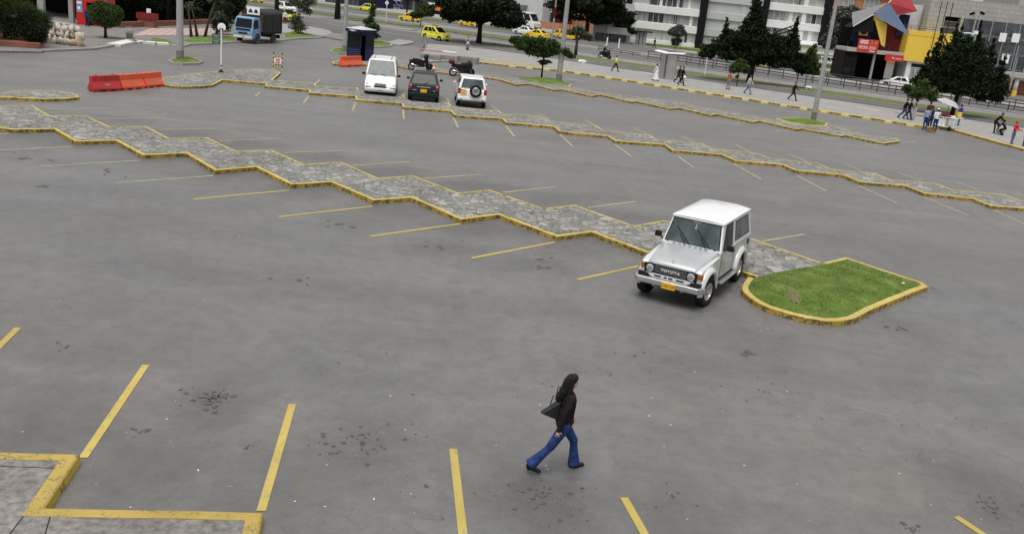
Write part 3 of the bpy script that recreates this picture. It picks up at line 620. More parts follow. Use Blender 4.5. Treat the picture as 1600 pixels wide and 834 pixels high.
SPECS = dict(
 hatch=dict(wb=1.19, r=.27, tw=.17, hw=.74, zb=.26, prof=[(-1.66, .26), (-1.76, .45), (-1.75, .80), (-1.70, .92), (.80, .93), (1.30, .84), (1.62, .70), (1.74, .52), (1.70, .26)], house=(-1.70, .98, .70, .90, -1.42, .20, .56, 1.50), sides=[(.07, .36), (.39, .64), (.67, .93)]),
 sedan=dict(wb=1.28, r=.29, tw=.18, hw=.82, zb=.25, prof=[(-2.10, .27), (-2.18, .5), (-2.15, .85), (-1.95, .93), (-1.2, .95), (.85, .93), (1.5, .84), (1.98, .68), (2.08, .5), (2.02, .27)], house=(-1.62, 1.08, .74, .92, -.95, .28, .58, 1.40), sides=[(.14, .45), (.48, .84)]),
 wagon=dict(wb=1.2, r=.28, tw=.17, hw=.78, zb=.26, prof=[(-1.93, .27), (-2.0, .5), (-1.98, .86), (-1.9, .9), (.75, .90), (1.4, .83), (1.86, .74), (1.93, .5), (1.88, .27)], house=(-1.86, .92, .72, .88, -1.50, .22, .60, 1.40), sides=[(.06, .32), (.35, .60), (.63, .92)]),
 suv=dict(wb=1.28, r=.35, tw=.22, hw=.86, zb=.36, prof=[(-1.95, .38), (-2.06, .5), (-2.06, .7), (-2.0, .98), (-1.95, 1.05), (.75, 1.06), (1.5, 1.0), (1.92, .88), (2.02, .6), (1.95, .38)], house=(-1.97, .98, .80, 1.03, -1.78, .28, .64, 1.68), sides=[(.05, .30), (.34, .60), (.64, .92)]),
 estate=dict(wb=1.28, r=.34, tw=.21, hw=.86, zb=.33, prof=[(-2.0, .35), (-2.12, .5), (-2.12, .72), (-2.05, .98), (-1.98, 1.02), (.75, 1.02), (1.5, .95), (1.95, .82), (2.05, .6), (1.98, .36)], house=(-2.02, .98, .79, .99, -1.55, .28, .62, 1.60), sides=[(.05, .30), (.34, .60), (.64, .92)]),
 van=dict(wb=1.45, r=.33, tw=.2, hw=.90, zb=.28, prof=[(-2.28, .30), (-2.36, .5), (-2.34, .95), (-2.3, 1.1), (1.45, 1.12), (1.75, 1.05), (2.15, .86), (2.30, .62), (2.34, .45), (2.26, .28)], house=(-2.30, 1.62, .87, 1.08, -2.18, .72, .74, 1.93), sides=[(.05, .30), (.33, .58), (.62, .93)]))
def car(name, label, cat, kind, paint, loc, rz, group=None, glass='glass_dark', rim='rim_silver', plate='front', extra=None, s=1.0, detail=True, plate_y=0):
    S = SPECS[kind]; t = thing(name, label, cat, loc, rz, group); t.scale = (s, s, s); hw = S['hw']; pr = S['prof']; xf = max(p[0] for p in pr); xr = min(p[0] for p in pr)
    def wfn(x, z):
        k = 1-.07*max(0, (x-xf*.55)/(xf*.45))**2-.05*max(0, (-x-abs(xr)*.65)/(abs(xr)*.35))**2
        zz = (z-.55)/.45
        return hw*k*(1-.055*max(0, zz)**2-.03*max(0, -zz))
    mb = MB(); profile_hull(mb, pr, [(S['wb'], S['r']+.055, S['r']+.01), (-S['wb'], S['r']+.055, S['r']+.01)], S['zb'], wfn)
    body = mb.build('body', [paint, 'dark_under'], t, bevel=.035 if kind != 'van' else .07, seg=3, smooth=False, angle=28)
    body.modifiers['bevel'].material = -1
    H = House(*S['house']); hb = MB(); H.shell(hb); hb.build('roof', paint, t, bevel=.07 if kind != 'van' else .15, seg=4)
    for f, nm, a in (('front', 'windscreen', (.055, .945, .08, .93)), ('rear', 'rear_window', (.08, .92, .12, .88))):
        w = MB(); H.pane(w, f, *a, off=.008, skew=(.01, .01)); w.build(nm, glass, t, bevel=.004)
    for f in ('right', 'left'):
        for i, (u0, u1) in enumerate(S['sides']):
            if f == 'left': u0, u1 = 1-u1, 1-u0
            first = (i == len(S['sides'])-1); w = MB()
            sk = (0, 0)
            if first: sk = (0, .10) if f == 'right' else (.10, 0)
            if i == 0 and kind in ('sedan', 'wagon', 'hatch'): sk = (.05, 0) if f == 'right' else (0, .05)
            H.pane(w, f, u0, u1, .10, .88, off=.008, skew=sk); w.build('side_window', 'glass_dark', t)
    wy = hw-S['tw']/2-.015
    for sx in (1, -1):
        for sy in (1, -1): wheel(t, sx*S['wb'], sy*wy, S['r'], S['tw'], rim)
    zf = pr[-3][1] if kind != 'van' else .86
    side_boxes('headlight', 'lamp_glass', t, xf-.12 if kind != 'van' else xf-.15, hw*.74, .66 if kind != 'suv' else .82, .14, .26, .13, .03, rz=-.28)
    side_boxes('taillight', 'lamp_red', t, xr+.05, hw*.86, .80 if kind not in ('suv', 'van', 'estate') else .92, .08, .17, .22 if kind in ('sedan',) else .32, .02)
    fb = MB(); fb.box(xf-.06, 0, S['zb']+.17, .16, hw*1.72, .17); fb.build('front_bumper', paint, t, bevel=.04)
    rb = MB(); rb.box(xr+.05, 0, S['zb']+.17, .16, hw*1.80, .20); rb.build('rear_bumper', paint if kind != 'suv' else paint, t, bevel=.04)
    g = MB(); g.box(xf-.035, 0, .60 if kind != 'suv' else .76, .05, hw*.75, .10)
    g.build('grille', 'black_plastic', t)
    for px, on in ((xf+.03, plate in ('front', 'both')), (xr-.035, plate in ('rear', 'both'))):
        if on: p = MB(); p.box(px, plate_y, .44 if px > 0 else .72, .012, .34, .17); p.build('licence_plate', 'plate_yellow', t)
    side_boxes('wing_mirror', paint if kind != 'van' else 'black_plastic', t, S['house'][1]-.28, hw+.07, S['house'][3]+.07, .10, .17, .13, .03)
    side_boxes('door_handle', 'black_plastic', t, -.25, wfn(-.25, .85)+.004, .84 if kind not in ('suv', 'van') else .95, .16, .02, .03, .005)
    if detail:     # shut lines
        m = MB()
        for x in ([-1.05, .02, .95] if kind != 'sedan' else [-.85, .05, 1.0]):
            for sg in (1, -1): m.box(x, sg*(wfn(x, .62)+.0005), .60+(.1 if kind in ('suv', 'van') else 0), .012, .006, .48)
        m.build('door_seam', 'dark_under', t)
    if extra: extra(t, S, H, xf, xr, hw, wfn)
    return t
def taxi_sign(t, S, H, xf, xr, hw, wfn):
    m = MB(); m.box(-.35, 0, S['house'][7]+.09, .22, .55, .15, taper=.8); m.build('taxi_sign', 'letter_white', t, bevel=.02)

# --- the silver four-wheel drive in the foreground ---------------------------
def jeep(loc, rz):
    t = thing('off_road_car', 'silver off-road car with a tall white roof, parked across the kerb beside the lawn', 'car', loc, rz)
    WB, r, tw = 2.78, .385, .23; hwb = .80
    def wf(x, z):
        k = 1-.07*max(0, (x+.2)/.8)
        return hwb*k*(1-.03*max(0, (z-.9)/.3))
    mb = MB()   # front wings and engine bay sides
    profile_hull(mb, [(-.78, .52), (-.78, 1.10), (-.30, 1.06), (.44, .97), (.52, .92), (.55, .60), (.42, .52)], [(0, .47, .40)], .52, wf)
    mb.build('front_wing', ['silver_white', 'dark_under'], t, bevel=.03, seg=3)
    mb = MB()   # tub behind the windscreen
    profile_hull(mb, [(-3.70, .60), (-3.74, .80), (-3.70, 1.19), (-.785, 1.19), (-.785, .50)], [(-WB, .47, .40)], .50, lambda x, z: .815*(1-.02*max(0, (z-.8)/.4)))
    body = mb.build('body', ['silver_paint', 'dark_under'], t, bevel=.025, seg=3)
    # bonnet, slightly crowned and narrower at the nose
    b = MB(); rows = []
    for i, (x, z, w) in enumerate([(.56, .935, .60), (.53, .985, .61), (.30, 1.035, .635), (-.2, 1.105, .685), (-.60, 1.165, .725), (-.74, 1.185, .735)]):
        rows.append([(x-.02*abs(k)**2, w*k, z+.028*(1-k*k)-(.03 if abs(k) > .97 else 0)) for k in (-1, -.93, -.6, -.3, 0, .3, .6, .93, 1)])
    vs = [p for r_ in rows for p in r_]; fs = [(i*9+k, i*9+k+1, (i+1)*9+k+1, (i+1)*9+k) for i in range(5) for k in range(8)]
    b.add(vs, fs); n0 = len(vs)
    low = [(p[0], p[1], .90) for p in rows[0]]; b.add(rows[0]+low, [(k+1, k, k+9, k+10) for k in range(8)])
    for sd in (0, 8): side = [r_[sd] for r_ in rows]; b.add(side+[(p[0], p[1], .9) for p in side], [(k, k+1, k+7, k+6) for k in range(5)])
    bon = b.build('bonnet', 'silver_paint', t, smooth=True)
    bon.data.polygons.foreach_set('use_smooth', [True]*len(bon.data.polygons))
    s = MB(); s.box(.50, 0, 1.045, .015, .012, .07); s.box(.50, 0, 1.085, .012, .05, .012); s.build('bonnet_ornament', 'chrome', bon)
    cw = MB(); cw.box(-.78, 0, 1.19, .13, 1.46, .05); cw.build('cowl', 'silver_white', t, bevel=.012)
    lv = MB()
    for k in range(7): lv.box(-.70, -.42+k*.14, 1.222, .05, .08, .006)
    lv.build('air_vent', 'silver_paint', t)
    # cabin
    H = House(-3.70, -.82, .79, 1.17, -3.60, -1.08, .665, 1.86); hb = MB(); H.shell(hb)
    cab = hb.build('cabin', 'silver_white', t, bevel=.035, seg=3)
    rf = MB()     # roof with rounded crown and drip rail
    xs = [(-3.66, .0), (-3.60, .055), (-3.42, .085), (-2.4, .10), (-1.4, .095), (-1.12, .07), (-1.03, .02)]; rr = []
    for x, h in xs: kx = {-3.66: .90, -3.60: .97, -1.03: .955, -1.12: .99}.get(x, 1); rr.append([(x, .69*k*kx, 1.845+h*(1-abs(k)**4)+.015) for k in (-1, -.96, -.85, -.5, 0, .5, .85, .96, 1)])
    rf.add([p for q in rr for p in q], [(i*9+k, i*9+k+1, (i+1)*9+k+1, (i+1)*9+k) for i in range(6) for k in range(8)])
    rf.prism([(-3.665, -.60), (-3.64, -.655), (-3.58, -.69), (-1.10, -.69), (-1.03, -.665), (-1.02, -.6), (-1.02, .6), (-1.03, .665), (-1.10, .69), (-3.58, .69), (-3.64, .655), (-3.665, .60)], 1.825, 1.861)
    roof = rf.build('roof', 'white_paint', t, smooth=False, fix=False); roof.data.polygons.foreach_set('use_smooth', [True]*len(roof.data.polygons))
    w = MB(); H.pane(w, 'front', .05, .95, .06, .93, off=.010, skew=(.012, .012)); ws = w.build('windscreen', 'glass_grey', t)
    w = MB(); H.pane(w, 'front', .035, .965, .035, .95, off=.005); w.build('windscreen_seal', 'black_plastic', t)
    for f in ('right', 'left'):
        fl = f == 'left'
        def pn(u0, u1, v0, v1, off, mat, nm, sk=(0, 0)):
            if fl: u0, u1 = 1-u1, 1-u0; sk = (sk[1], sk[0])
            w = MB(); H.pane(w, f, u0, u1, v0, v1, off=off, skew=sk); return w.build(nm, mat, t)
        pn(.655, .962, .05, .90, .004, 'black_plastic', 'window_seal', (0, .055)); pn(.672, .945, .08, .87, .009, 'glass_dark', 'side_window', (0, .052))
        pn(.845, .857, .07, .885, .012, 'black_plastic', 'quarter_light_bar')
        pn(.085, .575, .13, .86, .004, 'black_plastic', 'window_seal'); pn(.10, .56, .17, .82, .009, 'glass_blue', 'side_window'); pn(.325, .338, .17, .82, .012, 'steel_bumper', 'window_slider')
    w = MB(); H.pane(w, 'rear', .10, .90, .15, .85, off=.008); w.build('rear_window', 'glass_dark', t)
    # things seen through the glass
    m = MB(); m.box(-.865, .10, 1.262, .004, .24, .045, ry=-.36); m.build('dashboard_paper', 'letter_white', t)
    m = MB(); m.box(-1.045, .0, 1.76, .02, .20, .045); m.tube([(-1.03, 0, 1.74), (-.995, 0, 1.66)], .012, 6); m.box(-.985, 0, 1.635, .015, .05, .06); m.build('rear_view_mirror', 'umbrella_cloth', t, bevel=.005)
    for y0 in (.38, -.16):
        m = MB(); m.tube([(-.79, y0, 1.205), (-.825, y0-.04, 1.27), (-.905, y0-.20, 1.43)], .012, 5); m.tube([(-.820, y0+.10, 1.225), (-.965, y0-.32, 1.60)], .011, 5); m.build('wiper', 'black_plastic', t)
    # face: grille, lamps, apron, bumper, plate
    gr = MB(); gr.box(.565, 0, .815, .05, 1.34, .235); gb = gr.build('grille', 'black_plastic', t, bevel=.03)
    bars = MB()
    for k in range(5): bars.box(.594, 0, .745+.037*k, .012, .80, .007)
    bars.build('grille_bar', 'grey_paint', gb)
    text('TOYOTA', .088, 'letter_white', 'lettering', gb, (.605, 0, .822), (R(90), 0, R(90)), .006, sx=1.35)
    for sg in (1, -1):
        hl = MB(); hl.lathe([(.084, .56), (.086, .60), (.074, .608), (.05, .613), (.0, .616)], 20, 'x', (0, sg*.52, .82)); h1 = hl.build('headlight', 'lamp_glass', t, smooth=True)
        rg = MB(); rg.lathe([(.096, .57), (.096, .602), (.084, .606), (.084, .57)], 20, 'x', (0, sg*.52, .82)); rg.build('headlight_ring', 'chrome', h1); rg = MB(); rg.lathe([(.13, .57), (.13, .596), (.112, .598), (.112, .57)], 20, 'x', (0, sg*.52, .82)); rg.build('headlight_surround', 'black_plastic', h1); rg = MB(); rg.lathe([(.045, .60), (.045, .6235), (.0, .626)], 14, 'x', (0, sg*.52, .82)); rg.build('bulb_shade', 'steel_bumper', h1)
        a = MB(); a.box(.515, sg*.735, .85, .12, .10, .13, rz=-sg*.35); a.build('indicator', 'lamp_amber', t, bevel=.02)
        a = MB(); a.box(.30, sg*.735, .89, .02, .02, .02); a.build('wing_bolt', 'steel_bumper', t)
    ap = MB(); ap.add([(.60, -.62, .70), (.60, .62, .70), (.60, .42, .58), (.60, -.42, .58), (.52, -.62, .70), (.52, .62, .70), (.52, .42, .58), (.52, -.42, .58)], [(0, 1, 2, 3), (7, 6, 5, 4), (0, 4, 5, 1), (2, 6, 7, 3), (1, 5, 6, 2), (0, 3, 7, 4)]); apn = ap.build('front_apron', 'silver_white', t, bevel=.008)
    sl = MB()
    for y, w_ in ((-.30, .17), (-.10, .07), (.03, .10), (.27, .19)): sl.box(.603, y, .655, .008, w_, .036)
    sl.build('apron_slot', 'dark_under', apn)
    bu = MB(); bu.box(.70, 0, .535, .12, 1.58, .15); fbm = bu.build('front_bumper', 'steel_bumper', t, bevel=.03, seg=3)
    for sg in (1, -1): c = MB(); c.box(.60, sg*.815, .535, .22, .11, .15, rz=-sg*.45); c.build('bumper_end', 'steel_bumper', fbm, bevel=.03)
    for sg in (1, -1): gp_ = MB(); gp_.box(.56, sg*.665, .635, .12, .26, .11); gp_.build('bumper_gap', 'dark_under', t)
    for sg in (1, -1): nz = MB(); nz.lathe([(.03, 1.20), (.02, 1.25), (.0, 1.255)], 8, 'z', (-.76, sg*.62, 0)); nz.build('wing_cap', 'black_plastic', t)
    lo = MB(); lo.box(.50, 0, .46, .12, 1.2, .14); lo.build('underbody', 'dark_under', t)
    ub = MB(); ub.box(-1.6, 0, .42, 4.0, .9, .16); ub.tube([(0, -.6, .38), (0, .6, .38)], .06, 8); ub.tube([(-WB, -.6, .38), (-WB, .6, .38)], .06, 8); ub.build('chassis', 'dark_under', t)
    for sg in (1, -1): hk = MB(); hk.box(.60, sg*.36, .42, .10, .06, .04); hk.build('tow_hook', 'steel_bumper', t)
    p = MB(); p.box(.772, .06, .515, .012, .34, .16); pl = p.build('licence_plate', 'plate_yellow', t, bevel=.006)
    text('CAX 220', .095, 'plate_black', 'plate_number', pl, (.779, .06, .512), (R(90), 0, R(90)), .002, sx=.86)
    # flared arches
    for xc, x0 in ((0, .47), (-WB, .47)):
        for sg in (1, -1):
            f = MB(); n = 12; vs = []
            for k in range(n+1):
                a = math.pi*(-.02+1.04*k/n); c_, s_ = math.cos(a), math.sin(a)
                w0 = wf(xc+.46*c_, .9) if xc == 0 else .80
                for rr_, yy in ((.455, w0+.095), (.50, w0+.10), (.575, w0+.045), (.60, w0-.01)):
                    vs.append((xc+rr_*c_*1.02, sg*yy, .40+rr_*s_))
                vs.append((xc+.455*c_*1.02, sg*(w0-.05), .40+.455*s_))
            f.add(vs, [(i*5+j, i*5+(j+1) % 5, (i+1)*5+(j+1) % 5, (i+1)*5+j) for i in range(n) for j in range(5)]+[tuple(range(5)), tuple(range(n*5, n*5+5))]); f.build('wheel_arch', 'silver_white', t, smooth=True)
    for sg in (1, -1):
        st = MB(); st.box(-1.42, sg*.86, .44, 1.35, .17, .04); st.build('side_step', 'steel_bumper', t, bevel=.012)
        d = MB(); d.box(-.83, sg*.818, .84, .012, .006, .60); d.box(-1.99, sg*.818, .84, .012, .006, .60); d.box(-1.41, sg*.8185, .535, 1.16, .006, .012); d.build('door_seam', 'dark_under', t)
        g = MB(); g.box(-2.25, sg*.80, 1.03, 2.9, .012, .018); g.build('side_moulding', 'silver_white', t)
        hd = MB(); hd.box(-1.83, sg*.83, 1.06, .17, .035, .05); hd.build('door_handle', 'black_plastic', t, bevel=.01)
        mi = MB(); mi.box(-.96, sg*.95, 1.31, .07, .18, .15); mm = mi.build('wing_mirror', 'black_plastic', t, bevel=.025); ar = MB(); ar.tube([(-.90, sg*.80, 1.22), (-.98, sg*.93, 1.29)], .018, 6); ar.build('mirror_arm', 'black_plastic', mm)
        tl = MB(); tl.box(-3.73, sg*.72, .93, .05, .12, .26); tl.build('taillight', 'lamp_red', t, bevel=.012)
    fuel = MB(); fuel.box(-3.35, .817, 1.02, .16, .008, .14); fuel.build('fuel_flap', 'dark_under', t, bevel=.004)
    rb = MB(); rb.box(-3.80, 0, .58, .1, 1.5, .13); rb.build('rear_bumper', 'steel_bumper', t, bevel=.02)
    for x, st in ((0, R(-7)), (-WB, 0)):
        for sg in (1, -1): wheel(t, x, sg*.745, r, tw, 'rim_silver', 6, st, hub=.55)
    return t

def motorbike(name, label, loc, rz, body='black_plastic', case=None, scooter=False, small=False, group=None, cat='motorcycle'):
    t = thing(name, label, cat, loc, rz, group); r = .30 if not scooter else .25
    for x in (.68, -.66):
        m = MB(); n = 20
        m.lathe([(r*.70, -.05), (r*.92, -.07), (r, -.03), (r, .03), (r*.92, .07), (r*.70, .05), (r*.70, -.05)], n, 'y', (0, 0, 0), caps=False); w = m.build('wheel', 'rubber', t, smooth=True); w.location = (x, 0, r)
        q = MB(); q.lathe([(r*.72, -.03), (r*.72, .03), (r*.60, .03), (r*.60, -.03), (r*.72, -.03)], 16, 'y', caps=False)
        for k in range(3): a = k*math.pi/3; q.box(0, 0, 0, r*1.35, .03, .045, ry=a)
        q.build('rim', 'rim_silver', w)
    m = MB(); m.box(0, 0, .42, .58, .30, .36); m.box(-.05, 0, .62, .75, .22, .2); m.tube([(-.66, .07, r), (-.15, .07, .42)], .03, 6); m.tube([(-.66, -.07, r), (-.15, -.07, .42)], .03, 6); m.build('engine', 'dark_under' if not scooter else 'black_plastic', t, bevel=.04)
    m = MB(); m.tube([(-.1, -.14, .30), (-.75, -.18, .42)], [.035, .06], 8); m.build('exhaust', 'chrome', t, smooth=True)
    m = MB(); m.tube([(.68, .08, r), (.50, .08, .85)], .025, 6); m.tube([(.68, -.08, r), (.50, -.08, .85)], .025, 6); m.build('front_fork', 'steel_bumper', t)
    m = MB()
    if scooter: m.box(.46, 0, .66, .14, .44, .72, ry=-.25); m.box(.05, 0, .34, .7, .34, .10); m.box(-.42, 0, .55, .72, .34, .34); m.ball((.45, 0, 1.0), (.17, .2, .13), 10)
    else: m.ball((.16, 0, .80), (.36, .21, .20), 12); m.ball((-.45, 0, .74), (.40, .16, .14), 12); m.ball((.50, 0, .80), (.28, .24, .30), 12); m.ball((.34, 0, .52), (.26, .20, .24), 12)
    m.build('fairing', body, t, bevel=.04)
    m = MB(); m.box(-.25, 0, .82 if not scooter else .76, .66, .24, .09, ry=.06); m.build('seat', 'black_plastic', t, bevel=.03)
    m = MB(); m.tube([(.38, -.34, 1.0), (.46, -.12, .96), (.46, .12, .96), (.38, .34, 1.0)], .016, 6); m.build('handlebar', 'black_plastic', t)
    for sg in (1, -1): m = MB(); m.tube([(.42, sg*.26, .99), (.44, sg*.32, 1.13)], .008, 5); m.ball((.44, sg*.34, 1.16), (.02, .06, .04), 8); m.build('mirror', 'black_plastic', t)
    m = MB(); m.ball((.60, 0, .82), (.09, .09, .08), 10); m.build('headlight', 'lamp_glass', t, smooth=True)
    m = MB(); m.ball((.70, 0, r+.05), (.27, .06, r-.02), 12); m.build('mudguard', body, t, smooth=True)
    if not scooter: m = MB(); m.box(.54, 0, 1.02, .04, .26, .26, ry=-.6); m.build('windshield', 'glass_dark', t, bevel=.02)
    m = MB(); m.box(-.80, 0, .66, .04, .14, .07); m.build('taillight', 'lamp_red', t)
    if case: m = MB(); m.ball((-.82, 0, .98), (.24, .25, .16), 12); m.build('top_case', case, t, smooth=True)
    return t

# ------------------------------------------------------------ ground
def A(pts, z=0): return [at(u, v, z).xy for u, v in pts]
g = MB(); g.sheet([(-1500, -200), (1500, -200), (1500, 1500), (-1500, 1500)], 0); structure(g, 'ground', 'asphalt', fix=False)

# first island (front zigzag) -> its right end is a lawn
F1 = [(-60, 185), (-20, 203.5), (0, 190), (18, 202), (84, 201), (117.5, 220.5), (181, 219), (223, 242), (290.5, 239), (336, 266), (400, 260.5), (455, 287.5), (517.5, 284), (584, 312.5), (642.5, 308), (720, 342), (779, 335), (870.5, 369), (924.5, 361.6), (1011, 394), (1060, 391), (1168, 427), (1183, 432)]
F1 = [(-140, 190), (-75, 187)] + F1[3:]
B1 = [(1284.5, 410), (1175, 371.5), (1150, 362), (1110, 361), (1034, 344.5), (990.5, 352), (899, 320), (849.5, 325), (766, 296.5), (716, 301), (646, 274), (591, 278), (534, 253), (476, 257), (425, 234), (370, 236), (325, 215), (265, 216), (229, 197), (171, 197.5), (136, 181), (79, 181), (52, 165), (0, 165), (-60, 150), (-140, 152)]
B1 = [(1284.5, 410), (1120, 353)] + B1[4:]
LAWN = [(1168, 432), (1158, 446), (1161, 456), (1185, 474), (1225, 487.5), (1265, 497), (1300, 501.5), (1332, 499), (1350, 489), (1372, 478), (1412, 462), (1451, 447), (1443, 441), (1380, 421), (1320.6, 401), (1284.5, 410)]
isl1 = island('traffic_island', A(F1+[(1192, 438), (1250, 433), (1289, 417)]+B1, .15), seed=3, run=A(B1+F1, .15))
# lawn end: kerb with a mounded turf top
def turf(name, poly, run=None, h=.15, w=.17, mound=.10, kerb='kerb_yellow_dirty', mat='lawn', seed=2, blades=0, bare=None):
    if area(poly) < 0: poly = poly[::-1]
    p = densify(poly, .7, .012, True, seed); inn = offset(p, w)
    o = thing(name, None, None); tag(o, kind='structure'); o['label'] = 'grass'; del o['label']
    kb = MB()
    if run is None: kerb_mesh(kb, p, inn, h)
    else: q_ = densify(run, .7, .012, False, seed); kerb_mesh(kb, q_, offset(q_, w, False), h, False)
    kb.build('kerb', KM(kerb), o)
    bm = bmesh.new(); vs = [bm.verts.new((a.x, a.y, h-.01)) for a in inn]; bm.faces.new(vs)
    xs = [a.x for a in inn]; ys = [a.y for a in inn]; step = max(.25, (max(xs)-min(xs))/26)
    for k in range(1, int((max(xs)-min(xs))/step)+1): bmesh.ops.bisect_plane(bm, geom=bm.verts[:]+bm.edges[:]+bm.faces[:], plane_co=(min(xs)+k*step, 0, 0), plane_no=(1, 0, 0))
    for k in range(1, int((max(ys)-min(ys))/step)+1): bmesh.ops.bisect_plane(bm, geom=bm.verts[:]+bm.edges[:]+bm.faces[:], plane_co=(0, min(ys)+k*step, 0), plane_no=(0, 1, 0))
    segs = list(zip(inn, inn[1:]+inn[:1]))
    def dist(v):
        q = Vector((v.x, v.y)); best = 9
        for a, b in segs:
            ab = b-a; tt = max(0, min(1, (q-a).dot(ab)/max(1e-9, ab.length_squared))); best = min(best, (q-a-ab*tt).length)
        return best
    for v in bm.verts:
        d = dist(v.co); v.co.z += mound*(1-math.exp(-d*1.6))+(.012*math.sin(v.co.x*5.1)*math.sin(v.co.y*4.3) if d > .05 else 0)
    bmesh.ops.recalc_face_normals(bm, faces=bm.faces)
    me = bpy.data.meshes.new('turf'); bm.to_mesh(me); bm.free(); me.materials.append(MATS[mat]); me.polygons.foreach_set('use_smooth', [True]*len(me.polygons))
    if me.polygons and me.polygons[0].normal.z < 0: me.flip_normals()
    t = bpy.data.objects.new('turf', me); COL.objects.link(t); t.parent = o
    if blades:
        gq = random.Random(seed); V = []; Fc = []
        x0, x1, y0, y1 = min(xs), max(xs), min(ys), max(ys); P2 = [Vector((a.x, a.y)) for a in inn]
        def inside(x, y):
            c = False
            for a, b in segs:
                if (a.y > y) != (b.y > y) and x < (b.x-a.x)*(y-a.y)/(b.y-a.y)+a.x: c = not c
            return c
        k = 0
        while k < blades:
            x, y = gq.uniform(x0, x1), gq.uniform(y0, y1)
            if not inside(x, y): continue
            if bare and any((x-bx)**2+(y-by)**2 < br*br for bx, by, br in bare) and gq.random() < .93: k += 1; continue
            z = h+mound*(1-math.exp(-dist(Vector((x, y)))*1.6))-.02; a = gq.uniform(0, 6.28); hh = gq.uniform(.012, .036)*(1+.8*(gq.random() < .08)); w_ = gq.uniform(.006, .013)
            dx, dy = math.cos(a)*w_, math.sin(a)*w_; lx, ly = gq.uniform(-.03, .03), gq.uniform(-.03, .03); i = len(V)
            V += [(x-dx, y-dy, z), (x+dx, y+dy, z), (x+lx, y+ly, z+hh)]; Fc.append((i, i+1, i+2)); k += 1
        mb = MB(); mb.add(V, Fc); tag(mb.build('grass', 'grass_blade', None, fix=False), 'short lawn grass covering the kerbed end of the island right of the silver car', 'grass', kind='stuff')
    return o
LW = chaikin(A(LAWN, .15), 2, 0, 11)
turf('grass_island', LW+A([(1235, 417), (1195, 424)], .15), LW, blades=30000, mound=.13, bare=[(*at(1239, 463, .2).xy, .22), (*at(1272, 480, .2).xy, .18)])
bp = at(1240, 462, .26); m = MB(); q = random.Random(5); M('bare_earth', (.34, .30, .17), .95, 0, .2, 20)
for _ in range(1500):
    t_ = q.random(); x = bp.x+(t_-.5)*.16+q.gauss(0, .045)*(1.6 if t_ > .6 else 1); y = bp.y+(t_-.5)*.75+q.gauss(0, .07); z = .225; a_ = q.uniform(0, 6.28); dx, dy = math.cos(a_)*.016, math.sin(a_)*.016
    m.add([(x-dx, y-dy, z), (x+dx, y+dy, z), (x+q.gauss(0, .03), y+q.gauss(0, .03), z+q.uniform(.02, .07))], [(0, 1, 2)])
tag(m.build('dry_grass', 'bare_earth', None, fix=False), 'small patch of dry straw-coloured grass near the front of the lawn', 'grass', kind='stuff')

# second island (middle zigzag)
N2 = [(249, 127), (254, 131), (268, 134), (289, 135), (315, 134.5), (332, 132.5), (341, 128.5), (348, 124.6), (415.6, 130), (413, 134.4), (483, 140.4), (482, 144.7), (555, 150), (555.5, 155.4), (627, 161), (629, 167), (703.5, 172.7), (710, 179.7), (784, 184.8), (790.6, 191), (865, 197.5), (873.4, 205), (949.4, 212.5), (961.6, 220), (1038, 225.5), (1050.6, 234.5), (1127.5, 241), (1148, 250.3), (1223, 257), (1242, 266), (1316, 272.5), (1345, 284), (1415.5, 290), (1444, 301.4), (1519, 309.5), (1548, 321), (1625, 327), (1660, 340), (1720, 344)]
S2 = [(1720, 327), (1690, 322), (1595, 313.5), (1569.5, 303.5), (1489, 296.5), (1464.5, 286.5), (1391, 280.4), (1367, 270), (1297, 263.6), (1279, 255), (1203.4, 247), (1184, 239.6), (1112.5, 232), (1097.5, 224.5), (1025, 217.5), (1016, 210.6), (943, 204), (932.5, 196.6), (859, 188.5), (841, 181), (785, 177.4), (780, 174), (706, 166), (700, 160), (633, 153), (631, 147), (560, 141.5), (561, 138), (494, 134), (494, 129.7), (426, 125), (439, 113.4), (429, 109), (399, 107.7), (376, 108.5), (342.5, 111), (286, 117), (249, 122.7), (246, 125)]
island('traffic_island', A(N2+S2, .15), seed=5)
# small island at the far left
island('traffic_island', A([(-60, 151.5), (0, 151.2), (70, 154.5), (105, 153.5), (124, 151.5), (121, 148), (110, 145), (92, 142.3), (65, 140.3), (45, 140.6), (22, 142), (0, 145.7), (-60, 148)], .15), seed=6, kerb='kerb_yellow_dirty')
# third island (far zigzag)
N3 = [(520.5, 99.5), (545, 101), (580, 100.5), (605, 100), (620, 102.7), (641, 107), (684.5, 112.5), (702.5, 114.7), (725, 117), (759.5, 120.7), (779, 123.7), (807.5, 132), (827, 130.5), (867, 140.3), (878, 139.4), (925, 149.7), (939, 147.4), (987, 159), (995, 158), (1047, 169.4), (1062, 168.4), (1112, 179.7), (1120.6, 178.2), (1177, 190.3), (1187, 188.4), (1244.4, 201.6), (1254, 200.6), (1315.6, 212), (1321, 211), (1381, 223.7), (1406, 420/3.475+100-.6)]
S3 = [(1400, 215.5), (1355, 212), (1318, 201), (1300, 196), (1210, 187.5), (1150, 176.5), (1100, 168.5), (1064, 159.5), (989, 150.6), (940, 145), (891, 136), (893, 132), (860, 128), (800, 120), (745, 115), (700, 110), (672, 104), (660, 98), (640, 94.6), (616, 93.8), (600, 92), (560, 92), (530, 94), (518, 97)]
island('traffic_island', A(N3+S3, .15), seed=7)
turf('grass_patch', A([(805, 122), (840, 120.5), (875, 124), (893, 131), (889, 134), (850, 131), (822, 127)], .17), h=.18, w=.10, mound=.12, mat='lawn', kerb='kerb_concrete')
turf('grass_patch', A([(1213, 185.5), (1250, 183.5), (1275, 187), (1294, 193), (1290, 197), (1262, 196), (1235, 192)], .17), h=.18, w=.10, mound=.10, mat='lawn', kerb='kerb_yellow_pale')

